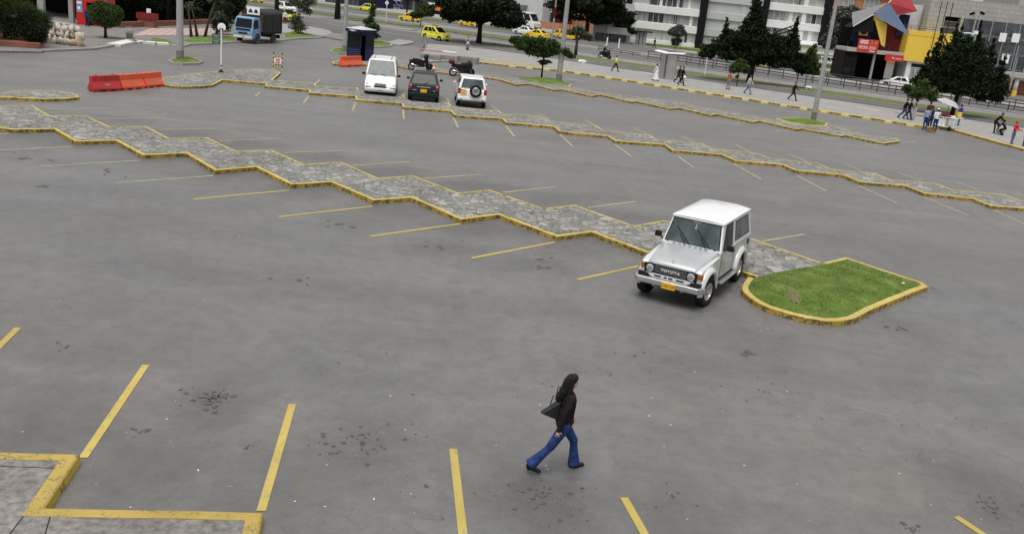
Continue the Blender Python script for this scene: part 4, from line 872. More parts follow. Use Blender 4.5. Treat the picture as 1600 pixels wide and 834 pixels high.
# parking bay lines
def line(mb, a, b, w=.11, z=.008, mi=0):
    a, b = at(*a), at(*b); d = (b-a).normalized(); n = Vector((-d.y, d.x, 0))*w/2; k = max(1, int((b-a).length/.8))
    for i in range(k):
        p, q = a.lerp(b, i/k), a.lerp(b, (i+1)/k); mb.add([(*(p-n).xy, z), (*(q-n).xy, z), (*(q+n).xy, z), (*(p+n).xy, z)], [(0, 1, 2, 3)], mi)
ml = MB()
for a, b in [((130, 715), (228, 570)), ((408, 798), (457, 631)), ((725, 850), (708, 701)), ((1015, 848), (975, 777)), ((1560, 850), (1494, 807)), ((-8, 548), (28, 512))]: line(ml, a, b, .125)
for a, b in [((578, 369.5), (719, 350)), ((737, 403.5), (867, 378.5)), ((902, 437), (997, 416)), ((436, 339), (582, 322.5)), ((302, 311.5), (452, 297.5))]: line(ml, a, b, .105)
structure(ml, 'parking_line', 'line_yellow', fix=False)
m2 = MB()
for a, b in [((180, 286), (334, 275)), ((62.5, 260.5), (218, 251)), ((-20, 236), (113, 229.5)), ((-40, 212), (16, 209)), ((67, 171), (179, 169.5)), ((155, 186), (260, 184.3)), ((246, 203), (351, 201)), ((342, 220.5), (440, 217)),
             ((444, 239), (541, 235.5)), ((552, 259), (642, 253)), ((662, 279), (752.5, 273)), ((785, 301), (868, 292.5)), ((918, 325), (993.5, 315)), ((1190, 377.5), (1257.5, 366)),
             ((629.6, 171), (631, 186)), ((708, 183.4), (716, 200)), ((790, 196.6), (804, 213.8)), ((874.4, 209.7), (895, 229.4)), ((960.6, 225.6), (987, 245.3)), ((1060, 245), (1084.4, 262.5)), ((1146, 256), (1189.4, 280.3)), ((1243.8, 273.8), (1291.6, 299)), ((1340.7, 290), (1400, 317)), ((1441, 307), (1513, 337.4)), ((1551, 327), (1625, 362)),
             ((407, 143.8), (399, 151)), ((483, 149.7), (474, 161.6)), ((556, 159.7), (550.7, 173.7)), ((698, 153.4), (704, 165)), ((766, 163.8), (782, 176)), ((839, 175.4), (858, 187)), ((913.8, 187.2), (936, 200)), ((989.7, 199.8), (1020, 214)), ((1064.7, 212.8), (1094, 227)), ((1149, 226), (1176, 240)), ((1231.6, 240.4), (1262, 253)), ((1317.7, 255.4), (1346.5, 267)), ((1402.6, 269.2), (1438.6, 282.7)), ((1496, 285), (1530.6, 298)), ((1587, 300.6), (1620, 314)),
             ((558, 136.5), (552, 147)), ((632, 146), (629, 156)), ((500, 124), (494, 131)),
             ((1075, 183.8), (1096, 182)), ((1141, 194), (1166, 192)), ((1210.6, 206), (1237, 203.4)), ((1284.7, 218), (1306, 216)), ((1351, 228), (1384, 226.5)), ((1408, 223), (1431, 221.7)), ((1330, 209), (1348, 205.5)), ((1353, 217), (1371, 213))]: line(m2, a, b, .105)
structure(m2, 'parking_line', 'line_faded', fix=False)
# kerbed pavement in the near left corner
K = [(-60, 703), (0, 704.5), (126, 708.5), (71, 791), (412, 798), (405, 834), (396, 900), (-80, 900)]
Kw = A(K, .15)
if area(Kw) < 0: Kw = Kw[::-1]
kp = densify(Kw, .8, .008, True, 11); ki = offset(kp, .21)
m = MB(); m.sheet([(a.x, a.y) for a in ki], .142); sp = structure(m, 'pavement', 'old_slab', fix=False)
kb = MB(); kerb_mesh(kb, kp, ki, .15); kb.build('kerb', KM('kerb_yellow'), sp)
m = MB(); j = MB()
for a, b in [((100, 717), (43, 797)), ((43, 797), (-20, 880)), ((-10, 727), (92, 731)), ((80, 800), (60, 870))]:
    a_, b_ = at(*a, .146), at(*b, .146); d = (b_-a_).normalized(); n = Vector((-d.y, d.x, 0))*.007
    j.add([a_-n, b_-n, b_+n, a_+n], [(0, 1, 2, 3)])
j.build('paving_joint', 'dark_under', sp, fix=False)

# oil spots, grease and litter on the asphalt
q = random.Random(21); st = MB()
M('oil', (.085, .08, .077), .6, 0, .3, 5); M('damp', (.13, .125, .12), .8, 0, .2, 2)
def blob(mb, c, r, z, n=9, el=1.5, ang=0, jag=.3):
    pts = []
    for k in range(n):
        t = 2*math.pi*k/n; rr = r*(1+q.uniform(-jag, jag)); x, y = math.cos(t)*rr*el, math.sin(t)*rr
        pts.append((c[0]+x*math.cos(ang)-y*math.sin(ang), c[1]+x*math.sin(ang)+y*math.cos(ang)))
    mb.sheet(pts, z)
for (u, v, n, sp_, rs) in [(335, 622, 42, .42, .035), (565, 690, 60, .75, .022), (850, 775, 50, .6, .022), (1170, 551, 5, .18, .06), (1410, 513, 7, .4, .05), (1060, 440, 4, .2, .03), (850, 419, 7, .4, .05), (690, 385, 6, .6, .05), (530, 350, 8, .5, .06), (470, 435, 5, .5, .04), (1560, 790, 26, .6, .02), (1425, 826, 10, .14, .03), (1050, 773, 10, .3, .02),
                     (50, 248, 6, .6, .07), (165, 268, 7, .7, .05), (70, 290, 3, .3, .07), (840, 405, 6, .5, .04), (220, 675, 10, .25, .02), (105, 540, 5, .25, .025), (1195, 612, 22, 1.6, .014), (1330, 640, 30, 2.0, .014), (1530, 656, 14, 1.5, .014), (385, 700, 8, .5, .015), (640, 770, 9, .7, .012), (1000, 560, 8, 1.2, .02), (560, 560, 6, 1.5, .02), (860, 600, 5, .5, .018)]:
    c = at(u, v)
    for _ in range(n):
        a = q.uniform(0, 6.28); d = sp_*abs(q.gauss(0, .55)); e = (c.x+math.cos(a)*d*1.2, c.y+math.sin(a)*d*1.1); blob(st, e, rs*q.uniform(.3, 1.5), .009+.0001*(_ % 9), 11, 1.3, a, .45)
structure(st, 'oil_stain', 'oil', fix=False)
lit = MB(); M('litter_white', (.7, .69, .64), .8, 0, .2, 30)
spots = [(q.uniform(20, 1580), 480+350*q.random()**.8) for _ in range(45)]+[(q.uniform(20, 1500), q.uniform(230, 480)) for _ in range(40)]+[(at_u, q.uniform(495, 530)) for at_u in [q.uniform(1180, 1400) for _ in range(22)]]
spots += [(856, 733), (1014, 650), (1048, 664), (1018, 622), (853, 728), (1245, 756), (1388, 697), (1458, 720), (1405, 740), (1265, 814), (642, 772), (1595, 752), (1230, 612), (700, 575), (540, 545), (310, 735), (360, 760), (150, 757), (140, 728)]
for u, v in spots:
    c = at(u, v); blob(lit, c, q.uniform(.005, .015), .011, 5, q.uniform(1, 2.2), q.uniform(0, 3), .4)
tag(lit.build('litter', 'litter_white', None, fix=False), 'scattered scraps of paper and chewing gum on the grey asphalt', 'litter', kind='stuff')
db = MB()       # dirt gathered along the kerb faces
for poly, n in ((F1, 500), (N2, 260), (LAWN[:12], 160)):
    pts = A(poly)
    for _ in range(n):
        k = q.randrange(len(pts)-1); p = pts[k].lerp(pts[k+1], q.random()); blob(db, (p.x+q.gauss(0, .1), p.y-abs(q.gauss(0, .10))-.03), q.uniform(.01, .05), .0085, 6, 1.8, q.uniform(-.8, 0))
tag(db.build('kerb_dirt', 'damp', None, fix=False), 'grit and damp dirt gathered along the foot of the yellow kerbs', 'dirt', kind='stuff')
wd = MB()       # little weeds in the stone joints
for _ in range(900):
    side = q.random() < .5; pts = A(F1 if side else B1, .15); k = q.randrange(len(pts)-1); p = pts[k].lerp(pts[k+1], q.random()); o_ = q.uniform(.12, .35)*(1 if side else -1); n_ = q.randrange(2, 5)
    if q.random() < .72: continue
    for _i in range(n_*2):
        x, y = p.x+q.gauss(0, .04), p.y+o_+q.gauss(0, .04); wd.add([(x-.01, y, .14), (x+.01, y, .14), (x+q.gauss(0, .03), y+q.gauss(0, .03), .16+.04*q.random())], [(0, 1, 2)])
tag(wd.build('weeds', 'grass_blade', None, fix=False), 'tiny green weeds sprouting along the inner edge of the kerbs', 'weeds', kind='stuff')

# ------------------------------------------------------------ the avenue, laid out along D (t) and across N (c)
def strip(name, mat, c0, c1, z, t0=-260, t1=160, h=0, parent=None):
    mb = MB(); pts = [tc(t0, c0).xy, tc(t1, c0).xy, tc(t1, c1).xy, tc(t0, c1).xy]
    if h: mb.prism(pts, -.02, h)
    else: mb.sheet(pts, z)
    o = mb.build(name, mat, parent, fix=bool(h))
    if parent is None: tag(o, kind='structure')
    return o
strip('road', 'road_asphalt', 90.0, 96.6, .004, -75); strip('road', 'road_asphalt', 79.0, 104, .0035, -260, -62)
strip('road', 'lane_concrete', 101.8, 109.5, .012, -260); strip('road', 'road_asphalt', 109.5, 123, .008, -260); strip('road', 'lane_concrete', 124, 131, .008, -260); strip('road', 'road_asphalt', 131, 146, .009, -260)
strip('grass_verge', 'median_grass', 96.5, 101.8, 0, -73, h=.10); strip('grass_verge', 'median_grass', 113.5, 118.5, 0, -260, -78, h=.11); strip('grass_verge', 'median_grass', 142, 148.8, 0, -260, -98, h=.11)
k = strip('kerb_line', 'kerb_concrete', 96.2, 96.5, 0, -73, h=.13); k = strip('kerb_line', 'kerb_concrete', 101.8, 102.1, 0, -73, h=.13)
strip('kerb_line', 'kerb_concrete', 109.5, 110.1, 0, -260, h=.14); strip('kerb_line', 'kerb_white', 123, 124, 0, -40, h=.45); strip('kerb_line', 'kerb_concrete', 92.6, 93.2, 0, -96, -76, h=.10)
strip('pavement', 'sidewalk_concrete', 146, 152.5, 0, -70, h=.15); strip('pavement', 'sidewalk_concrete', 152.5, 174, 0, -260, -92, h=.14)
lm = MB()
for c, w in ((91.1, .12), (94.2, .10), (104.5, .12), (107.3, .12), (116.2, .12), (127.5, .14), (138, .12)):
    for t in np.arange(-120 if c > 96 else -74, 110, 6): lm.sheet([tc(t, c).xy, tc(t+(5.9 if c in (91.1, 107.3) else 3), c).xy, tc(t+(5.9 if c in (91.1, 107.3) else 3), c+w).xy, tc(t, c+w).xy], .018)
structure(lm, 'road_marking', 'line_white', fix=False)
dk = MB(); M('gutter_dark', (.07, .068, .065), .9, 0, .3, 1)
for c, t0, t1 in ((92.7, -74, 100), (90.3, -74, 100), (112.0, -60, 100), (119.5, -60, 100), (105.9, -20, 90)): dk.sheet([tc(t0, c).xy, tc(t1, c).xy, tc(t1, c+.35).xy, tc(t0, c+.35).xy], .0165)
structure(dk, 'road_gutter', 'gutter_dark', fix=False)

# pavement beside the car park, its wide yellow kerb and the painted blocks along it
kn = [(655, 97.5), (690, 95.5), (735, 96), (752, 97.5), (800, 103), (880, 110), (1000, 128.5), (1120, 147), (1250, 167.5), (1400, 190.5), (1452, 199), (1480, 200), (1497, 205), (1540, 217), (1600, 233), (1700, 262)]
kf = A(kn, .15); far = [tc(95, 88).xy, tc(60, 90).xy, tc(-62, 90).xy, tc(-68, 88).xy, tc(-70, 84.5).xy]
poly = [Vector(p) for p in offset([Vector((p.x, p.y)) for p in kf], .2, False)]+far
if area(poly) < 0: poly = poly[::-1]
pw = MB(); pw.prism([(p.x, p.y) for p in poly], -.02, .14); pave = structure(pw, 'pavement', 'sidewalk_concrete', fix=False)
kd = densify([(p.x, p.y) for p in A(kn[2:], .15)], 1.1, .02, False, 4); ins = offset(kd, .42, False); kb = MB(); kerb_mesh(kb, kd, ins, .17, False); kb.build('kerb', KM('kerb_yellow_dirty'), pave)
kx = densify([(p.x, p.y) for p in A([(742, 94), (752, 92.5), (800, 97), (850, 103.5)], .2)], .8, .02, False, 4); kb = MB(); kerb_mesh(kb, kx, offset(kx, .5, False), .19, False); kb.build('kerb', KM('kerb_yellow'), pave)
bl = MB(); kpts = [Vector(p) for p in A(kn[4:11], .15)]; L = 0
for i in range(len(kpts)-1):
    a, b = kpts[i], kpts[i+1]; d = (b-a); ln = d.length; d.normalize(); s_ = (-L) % 1.72
    while s_ < ln: p = a+d*s_-Vector((-d.y, d.x))*.10; bl.box(p.x, p.y, .075, .62, .30, .15, rz=math.atan2(d.y, d.x), taper=.85); s_ += 1.72
    L = (L+ln) % 1.72
bl.build('kerb_block', 'kerb_yellow_pale', pave)
for u in ((1520, 211), (1545, 218), (1572, 226)): pass
wl_ = MB(); a, b = at(1335, 170, .145), at(1372, 176, .145); line(wl_, (1336, 169.5), (1372, 176), .35, .147); line(wl_, (1000, 114.5), (1020, 118), .5, .147); structure(wl_, 'pavement_marking', 'line_white', fix=False)
wl_ = MB(); line(wl_, (884, 123), (912, 127.5), .16, .008); structure(wl_, 'parking_line', 'line_white', fix=False)

# left-hand plaza and its kerb
PL = [(-120, 86), (-40, 82), (0, 79.5), (65, 80.5), (70, 78.3), (150, 75.3), (185, 69), (205, 66), (240, 66.5), (262, 69), (278, 72.5), (290, 71), (300, 68.5), (340, 67), (367, 65), (436, 63.5), (464, 60), (498, 58.5), (505, 57.5)]
pb = A(PL, .14)+[tc(-68, 73).xy, tc(-70, 77.5).xy, tc(-76, 79.8).xy, tc(-90, 80.5).xy, tc(-190, 80.5).xy, Vector((-140, 60))]
if area(pb) < 0: pb = pb[::-1]
m = MB(); m.prism([(p.x, p.y) for p in pb], -.02, .13); plz = structure(m, 'plaza', 'old_slab', fix=False)
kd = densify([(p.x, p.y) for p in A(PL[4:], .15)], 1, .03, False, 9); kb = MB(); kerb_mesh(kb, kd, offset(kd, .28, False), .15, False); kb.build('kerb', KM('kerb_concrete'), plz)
nb = MB()
for a, b in [((178, 71), (207, 64.6)), ((208, 66.2), (222, 65.6)), ((224, 66.5), (243, 68)), ((245, 68.3), (263, 69.4))]:
    a_, b_ = at(*a, .1), at(*b, .1); c_ = (a_+b_)/2; nb.box(c_.x, c_.y, .10, (b_-a_).length, 1.0, .19, rz=heading(a_, b_))
nb.build('kerb_slab', 'new_concrete', plz)
ti = MB(); o_ = at(205, 56, .14); ex = (at(330, 55, .14)-o_).normalized(); ey = (at(230, 46, .14)-o_).normalized(); M('tile_cream', (.46, .42, .39), .85, 0, .1, 3)
tl = MB(); W_ = (at(345, 56, .14)-o_).length; H_ = (at(235, 45, .14)-o_).length
tl.add([o_+ex*0, o_+ex*W_, o_+ex*W_+ey*H_, o_+ey*H_], [(0, 1, 2, 3)]); tb = tag(tl.build('plaza_tiles', 'tile_cream', None, fix=False), kind='structure'); tb.location.z = .002
for k in np.arange(0, 1, .105): p = o_+ex*W_*k; ti.add([p, p+ex*.45, p+ex*.45+ey*H_, p+ey*H_], [(0, 1, 2, 3)])
for k in np.arange(0, 1, .14): p = o_+ey*H_*k+Vector((0, 0, .003)); ti.add([p, p+ex*W_, p+ex*W_+ey*.5, p+ey*.5], [(0, 1, 2, 3)])
tt = ti.build('tile_band', 'tile_pink', tb, fix=False); tt.location.z = .004
for poly in ([(228, 64.5), (236, 59.5), (248, 58.8), (262, 62), (276, 69), (266, 68.5), (250, 67)], [(284, 64), (298, 58.5), (320, 56), (350, 56), (372, 58), (366, 63.5), (335, 65.5), (300, 67)], [(443, 53), (455, 49.5), (470, 50), (490, 54), (487, 57), (462, 58.5), (446, 59)]):
    turf('grass_patch', A(poly, .16), h=.15, w=.06, mound=.12, kerb='kerb_concrete')
# rounded concrete corner and the refuge behind the booth
island('pavement', A([(505, 56), (515, 54), (518.5, 51), (517, 48.5), (508, 46), (484, 41.5), (440, 37), (420, 38), (425, 50), (470, 52)], .15), 'sidewalk_concrete', 'kerb_concrete', w=.25)
turf('grass_island', A([(514, 79), (519, 76.3), (538, 74.5), (545, 77), (545, 83), (530, 83), (518, 81.5)], .13), h=.14, w=.18, kerb='kerb_concrete')
turf('grass_island', A([(570, 66), (583, 63), (600, 64.2), (615, 69), (612, 72.3), (583, 74), (570, 74)], .13), h=.15, w=.28, kerb='kerb_concrete')
island('pavement', A([(604, 66), (622, 61), (647, 64.5), (645, 67), (626, 70.5), (616, 69)], .15), 'sidewalk_concrete', 'kerb_concrete', w=.2)
turf('grass_island', A([(262, 94), (270, 90), (288, 87.5), (305, 90.5), (318, 96), (312, 98.6), (285, 99.5), (268, 97.5)], .13), h=.14, w=.16, kerb='kerb_concrete', mound=.22)
strip('pavement', 'sidewalk_concrete', 104, 106, 0, -106, -90, h=.14)

# ------------------------------------------------------------ buildings across the avenue
def facade(name, label, O, ang, cat='building', group=None): return thing(name, label, cat, (O[0], O[1], 0), ang, group)
def win(parent, x0, x1, z0, z1, y, mat, n=2, frame='white_matt', depth=.06, bar=.06, fr=True):
    """a glazed opening in the plane y (facing -y) with its frame as a sub-part"""
    m = MB(); m.bb(x0, x1, y, y+depth, z0, z1); w = m.build('window', mat, parent)
    if fr:
        f = MB()
        for k in range(n+1): x = x0+(x1-x0)*k/n; f.bb(x-bar/2, x+bar/2, y-.04, y-.005, z0, z1)
        f.bb(x0+bar/2, x1-bar/2, y-.035, y-.008, z1-bar, z1-.002); f.bb(x0+bar/2, x1-bar/2, y-.035, y-.008, z0+.002, z0+bar); f.build('frame', frame, w)
    return w
q = random.Random(8)
AA = math.atan2(-.05, 1)
ap = facade('apartment_building', 'white apartment block with long window bands and black piers across the avenue', (18.3, 179.4), AA)
curt = ['window_curtain', 'window_pale', 'window_curtain', 'window_dark', 'window_pale', 'window_curtain']
core = MB(); core.bb(-.2, 36.6, .9, 14, 0, 17.5); core.build('wall', 'pale_grey_wall', ap)
for x0, x1, y0, mat, dz in ((-.6, 12.3, 0, 'white_wall', 0), (13.7, 24.0, .6, 'pale_grey_wall', -.1), (25.1, 35.3, .05, 'white_wall', -.45)):
    lv = [(.0, .85)]+[(2.75+3.15*k+dz, 4.05+3.15*k+dz) for k in range(5)]
    for k, (z0, z1) in enumerate(lv):
        m = MB(); m.bb(x0, x1, y0, y0+.9, z0, z1); m.build('parapet_band', mat, ap, bevel=.02)
    for k in range(5):
        z0, z1 = lv[k][1], lv[k+1][0]
        if x0 > 25 and k < 1: continue
        nb_ = 4 if x0 < 0 else 3; ww = (x1-x0)/nb_
        for i in range(nb_):
            mt = curt[q.randrange(6)]
            if x0 > 13 and x0 < 20 and k in (0, 1): mt = 'window_dark' if i < 2 else mt
            if x0 < 0 and k == 0: mt = 'window_pale'
            a, b = x0+ww*i+.10, x0+ww*(i+1)-.10
            if x0 > 13: b -= .45 if i == 1 else 0; a += .45 if (i == 2) else 0
            w = win(ap, a, b, z0, z1, y0+.38, mt, q.choice((2, 3)))
            if q.random() < .7:
                c = MB(); cx = q.uniform(a+.2, b-.9); c.bb(cx, cx+q.uniform(.3, .8), y0+.34+.02, y0+.378, z0+.05, z1-.08); c.build('curtain', q.choice(('window_pale', 'window_dark', 'white_matt')), w)
        if x0 > 13:
            m = MB(); m.bb(x0+2*ww-.42, x0+2*ww+.42, y0+.2, y0+.9, z0, z1); m.build('pier', mat, ap)
for x0, x1 in ((-1.75, -.62), (12.32, 13.68), (24.02, 25.08), (35.32, 36.7)):
    m = MB(); m.bb(x0, x1, -.35, 1.2, 0, 17.6); m.build('pier', 'black_wall', ap)
m = MB(); m.bb(27, 39.5, -2.2, .0, 1.5, 2.9); m.build('porch', 'white_wall', ap, bevel=.02); m = MB(); m.bb(26, 41.5, -2.6, -2.2, 2.9, 3.05); m.build('porch_roof', 'white_wall', ap)
win(ap, 28.2, 38.6, .1, 1.5, -1.4, 'window_pale', 7)
sg = thing('gatehouse', 'small glazed entrance booth at the left corner of the white apartment block', 'gatehouse', (*at(1001, 70.5).xy, 0), AA)
m = MB(); m.bb(-1, .9, 0, 1.6, 0, 2.3); m.build('wall', 'window_curtain', sg); m = MB(); m.bb(-1.6, 1.9, -.5, 2, 2.3, 2.45); m.build('roof', 'black_wall', sg); m = MB(); m.bb(-.5, -.35, -.02, 0, 0, 2.3); m.bb(.2, .3, -.02, 0, 0, 2.3); m.build('mullion', 'black_wall', sg)
m = MB(); m.bb(-1.35, -1.22, -.4, -.27, 0, 3); m.build('post', 'white_matt', sg)
lawn = MB(); lawn.prism([tc(-73, 160).xy, (19.5, 172), (36, 171.5), (60, 168), (62, 178), (19, 179.2)], 0, .22); 
lw = MB(); lw.prism([at(996, 65).xy, at(997, 69).xy, at(1040, 74).xy, at(1120, 84).xy, at(1200, 96).xy, at(1310, 108).xy, at(1300, 96).xy, at(1180, 85).xy, at(1083, 75.5).xy], 0, .2); structure(lw, 'lawn', 'lawn')

# low house and orange block to the left of it
h2 = facade('house', 'two-storey grey and white house between the dark tree and the apartment block', (*at(925, 62).xy, 0), AA)
m = MB(); m.bb(0, 7, .3, 9, 0, 6.1); m.build('wall', 'pale_grey_wall', h2); m = MB(); m.add([(-.5, -.4, 5.6), (7.2, -.4, 5.6), (7.2, 9, 5.6), (-.5, 9, 5.6), (-.5, 4, 7.0), (7.2, 4, 7.0)], [(0, 1, 5, 4), (2, 3, 4, 5), (0, 4, 3), (1, 2, 5), (3, 2, 1, 0)]); m.build('roof', 'roof_grey', h2)
for z0, z1 in ((1.4, 2.6), (4.2, 5.0)): m = MB(); m.bb(2.6, 6.9, 0, .3, z0, z1); m.build('balcony_wall', 'white_wall', h2)
win(h2, .6, 3.2, 2.9, 4.0, .2, 'window_dark', 3); win(h2, 3.6, 6.6, 2.7, 4.1, .2, 'window_dark', 3, 'black_wall'); win(h2, .5, 6.2, .1, 1.35, .22, 'window_dark', 4, 'black_wall')
ob = facade('brick_building', 'orange brick block rising behind the grey and white house', (6.5, 214), AA)
m = MB(); m.bb(0, 12.5, 0, 10, 0, 18); m.build('wall', 'orange_brick', ob)
for x in (2.6, 6.2, 9.6):
    for z in (7.3, 10.3): win(ob, x, x+1.9, z, z+1.7, -.06, 'window_curtain', 2)
# row of shops
def shop(name, label, u, v, w, hgt, mat, ang=HR, c=172, extra=None, depth=8):
    p = at(u, v); k = c-p.dot(N); p = p+N*0; t = facade(name, label, (p.x, p.y), ang); m = MB(); m.bb(0, w, 0, depth, 0, hgt); m.build('wall', mat, t)
    if extra: extra(t)
    return t
def ex1(t):
    m = MB(); m.bb(0, 12, -.3, 0, 2.8, 4.2); m.build('fascia', 'blue_van_paint', t); win(t, .5, 5.5, .2, 2.6, -.08, 'window_dark', 4, 'black_wall'); win(t, 6.2, 11.5, .2, 2.6, -.08, 'window_dark', 4, 'black_wall')
shop('shop', 'navy-fronted shop at the far left of the shop row behind the blue van', 508, 4, 15, 7, 'navy_paint', extra=ex1)
def ex2(t):
    for x in (.6, 5, 9.5): win(t, x, x+3.4, .2, 2.5, -.08, 'window_dark', 3, 'black_wall')
    m = MB(); m.bb(0, 15, -.5, 0, 2.9, 3.3); m.build('canopy', 'black_wall', t)
    m = MB(); m.bb(5.6, 7.9, -.6, -.5, 3.0, 4.6); m.build('shop_sign', 'letter_white', t)
shop('shop', 'dark grey shop with a small square white sign in the middle of the row', 625, 14, 22, 7.5, 'steel_panel', extra=ex2)
def ex3(t):
    m = MB(); m.add([(2, 0, 4.4), (10, 0, 4.4), (10, -1.8, 3.3), (2, -1.8, 3.3), (2, 0, 4.3), (10, 0, 4.3), (10, -1.8, 3.2), (2, -1.8, 3.2)], [(0, 1, 2, 3), (7, 6, 5, 4), (3, 2, 6, 7), (0, 3, 7, 4), (1, 5, 6, 2)]); m.build('awning', 'awning_green', t)
    win(t, 3, 9, .3, 2.9, -.08, 'window_dark', 4, 'black_wall')
shop('shop', 'grey shop under a dark green awning left of the red shop', 765, 34, 14, 9, 'pale_grey_wall', extra=ex3)
def ex4(t):
    m = MB(); m.bb(.4, 4.2, -.25, -.15, 3.5, 4.6); s_ = m.build('shop_sign', 'letter_white', t); m = MB()
    for k in range(3): m.bb(.75+1.15*k, 1.55+1.15*k, -.27, -.252, 3.85, 4.25)
    m.build('sign_mark', 'plate_black', s_); win(t, .5, 4.2, .3, 2.9, -.16, 'window_dark', 2, 'black_wall')
    m = MB(); m.bb(-.1, 4.9, -.8, .2, 5.0, 5.3); m.build('canopy', 'awning_green', t)
shop('shop', 'small dark red shop with a white three-mark sign behind the lamp post', 836, 42, 4.8, 6.5, 'cloth_dark_red', extra=ex4)
bw = facade('brick_wall', 'low orange brick forecourt wall behind the waiting taxis', (*at(832, 43.5).xy, 0), HR-.1, 'wall'); m = MB(); m.bb(0, 17, 0, .3, 0, 1.6); m.build('wall', 'orange_brick', bw)
for k in range(9): m = MB(); m.bb(8+k, 8.1+k, -.05, 0, .2, 2.2); m.build('railing', 'rail_steel', bw)
hb = thing('billboard', 'long red and white hoarding below the shops right of the small roadside tree', 'billboard', (*at(668, 22).xy, 0), HR)
for x0, x1, mt in ((0, 2.3, 'letter_white'), (2.35, 5.1, 'banner_orange'), (5.15, 9, 'letter_white')): m = MB(); m.bb(x0, x1, 0, .1, 1.0, 2.6); m.build('panel', mt, hb)
m = MB()
for x, w_ in ((.4, 1.4), (5.6, 2.2)): m.bb(x, x+w_, -.02, -.002, 1.6, 1.8)
m.build('sign_mark', 'grey_paint', hb); m = MB(); m.bb(0, 9, .02, .08, 0, 1); m.build('base', 'dark_interior', hb)

# ------------------------------------------------------------ mall
AM = math.atan2(-.06, 1); MO = (65.8, 129.3)
ml_ = facade('shopping_mall', 'stone-panelled shopping mall with a glazed front at the right edge', MO, AM)
m = MB(); m.bb(-11.6, 14, 2.0, 16, 9.75, 12.15); m.bb(-11.6, -9.3, 2.0, 16, 7.35, 9.75); m.bb(-7.1, -6.7, 2.0, 16, 7.35, 9.75); m.build('wall', 'stone_panels', ml_)
m = MB(); m.bb(-9.3, 14, 3.2, 16, 2.4, 9.75); m.build('inner_wall', 'dark_interior', ml_)
win(ml_, -9.3, -7.1, 7.4, 9.15, 2.5, 'window_dark', 1, 'steel_bumper'); m = MB(); m.bb(-9.3, -7.1, 2.3, 2.4, 8.25, 8.35); m.build('mullion', 'steel_bumper', ml_)
for k in range(7):
    x = -6.6+1.9*k
    for z in (3.4, 5.55, 7.7):
        w = win(ml_, x, x+1.85, z, z+2.05, 1.8, ('window_dark' if k < 3 else q.choice(('glass_blue', 'window_curtain', 'window_dark'))), 1, 'steel_bumper', bar=.07)
m = MB(); m.bb(-2.2, 14, .2, 3.2, 2.55, 3.25); m.build('balcony_slab', 'stone_cladding', ml_, bevel=.02)
for x in (-.1, 1.95, 5.0): 
    m = MB(); m.lathe([(.30, .75), (.30, 2.55)], 14, 'z', (x, .9, 0)); p_ = m.build('column', 'white_wall', ml_, smooth=True); m = MB(); m.lathe([(.34, 0), (.34, .75)], 14, 'z', (x, .9, 0)); m.build('column_base', 'panel_yellow', p_)
    for i in range(3): pass
m = MB(); m.bb(-3.4, .5, 3.1, 3.25, 0, 2.5); m.build('ground_wall', 'red_brick', ml_); m = MB(); m.bb(.6, 14, 3.05, 3.2, 0, 2.1); m.build('brick_panel', 'orange_brick', ml_); m = MB(); m.bb(.6, 14, 2.98, 3.05, 2.1, 2.3); m.build('lintel', 'white_wall', ml_)
for k in range(5): m = MB(); m.bb(1.2+1.5*k, 1.28+1.5*k, 1.5, 1.6, 3.25, 6.9); m.build('frame_post', 'chrome', ml_)
# display cubes behind the glass
for x, z, w_ in ((.2, 7.1, .9), (1.9, 7.2, 1.0), (-.9, 4.0, 1.2), (1.2, 4.3, 1.0)): m = MB(); m.bb(x-1.8, x-1.8+w_, 1.5, 1.7, z, z+1.2); m.build('display_panel', 'letter_white', ml_)
gp = facade('grey_tower', 'rounded grey concrete stair tower between the red canopy and the stone mall', (*[MO[0]-13.3*math.cos(AM), MO[1]-13.3*math.sin(AM)+3], 0), AM); m = MB(); m.lathe([(1.15, 0), (1.15, 10.9)], 20, 'z', (.9, 2, 0)); m.build('wall', 'pole_concrete', gp, smooth=True); m = MB(); m.bb(-.35, -.2, .9, 1.1, 3, 10.8); m.build('edge_strip', 'canopy_edge', gp)
yb = facade('yellow_box_building', 'big plain yellow panelled box standing on a white wall behind the dark cypress', MO, AM)
m = MB(); m.bb(-14.4, -6.9, 0, 5, 3.25, 7.4); m.build('yellow_panel', 'panel_yellow', yb, bevel=.02); m = MB(); m.bb(-14.38, -9, -.012, 0, 6.72, 6.76); m.build('panel_joint', 'wood_old', yb)
m = MB(); m.bb(-13.6, -10.6, .3, 4, 0, 3.24); m.build('base_wall', 'white_wall', yb); win(yb, -13.0, -11.6, .9, 2.5, .22, 'window_curtain', 2); m = MB(); m.bb(-13.0, -11.6, .2, .28, 2.5, 3.0); m.build('shutter_box', 'black_wall', yb)
m = MB(); m.bb(-10.6, -2, 1.0, 4, 0, 3.24); m.build('side_wall', 'cloth_dark_red', yb); m = MB(); m.bb(-10.3, -9.6, .9, .98, 1.6, 2.4); m.build('sign_mark', 'letter_white', yb)
for k in range(3): m = MB(); m.tube([(-11.0+.75*k, -.25, 5.2+.1*k), (-11.0+.75*k, -.25, 11.6)], .05, 6); m.build('flagpole', 'black_wall', yb)
m = MB(); m.tube([(-15, .6, 8.05), (-8, .6, 8.05)], .03, 5); m.tube([(-15, .6, 7.75), (-8, .6, 7.75)], .03, 5)
for k in range(8): m.tube([(-15+k, .6, 7.4), (-15+k, .6, 8.05)], .03, 5)
m.build('railing', 'rail_steel', yb)
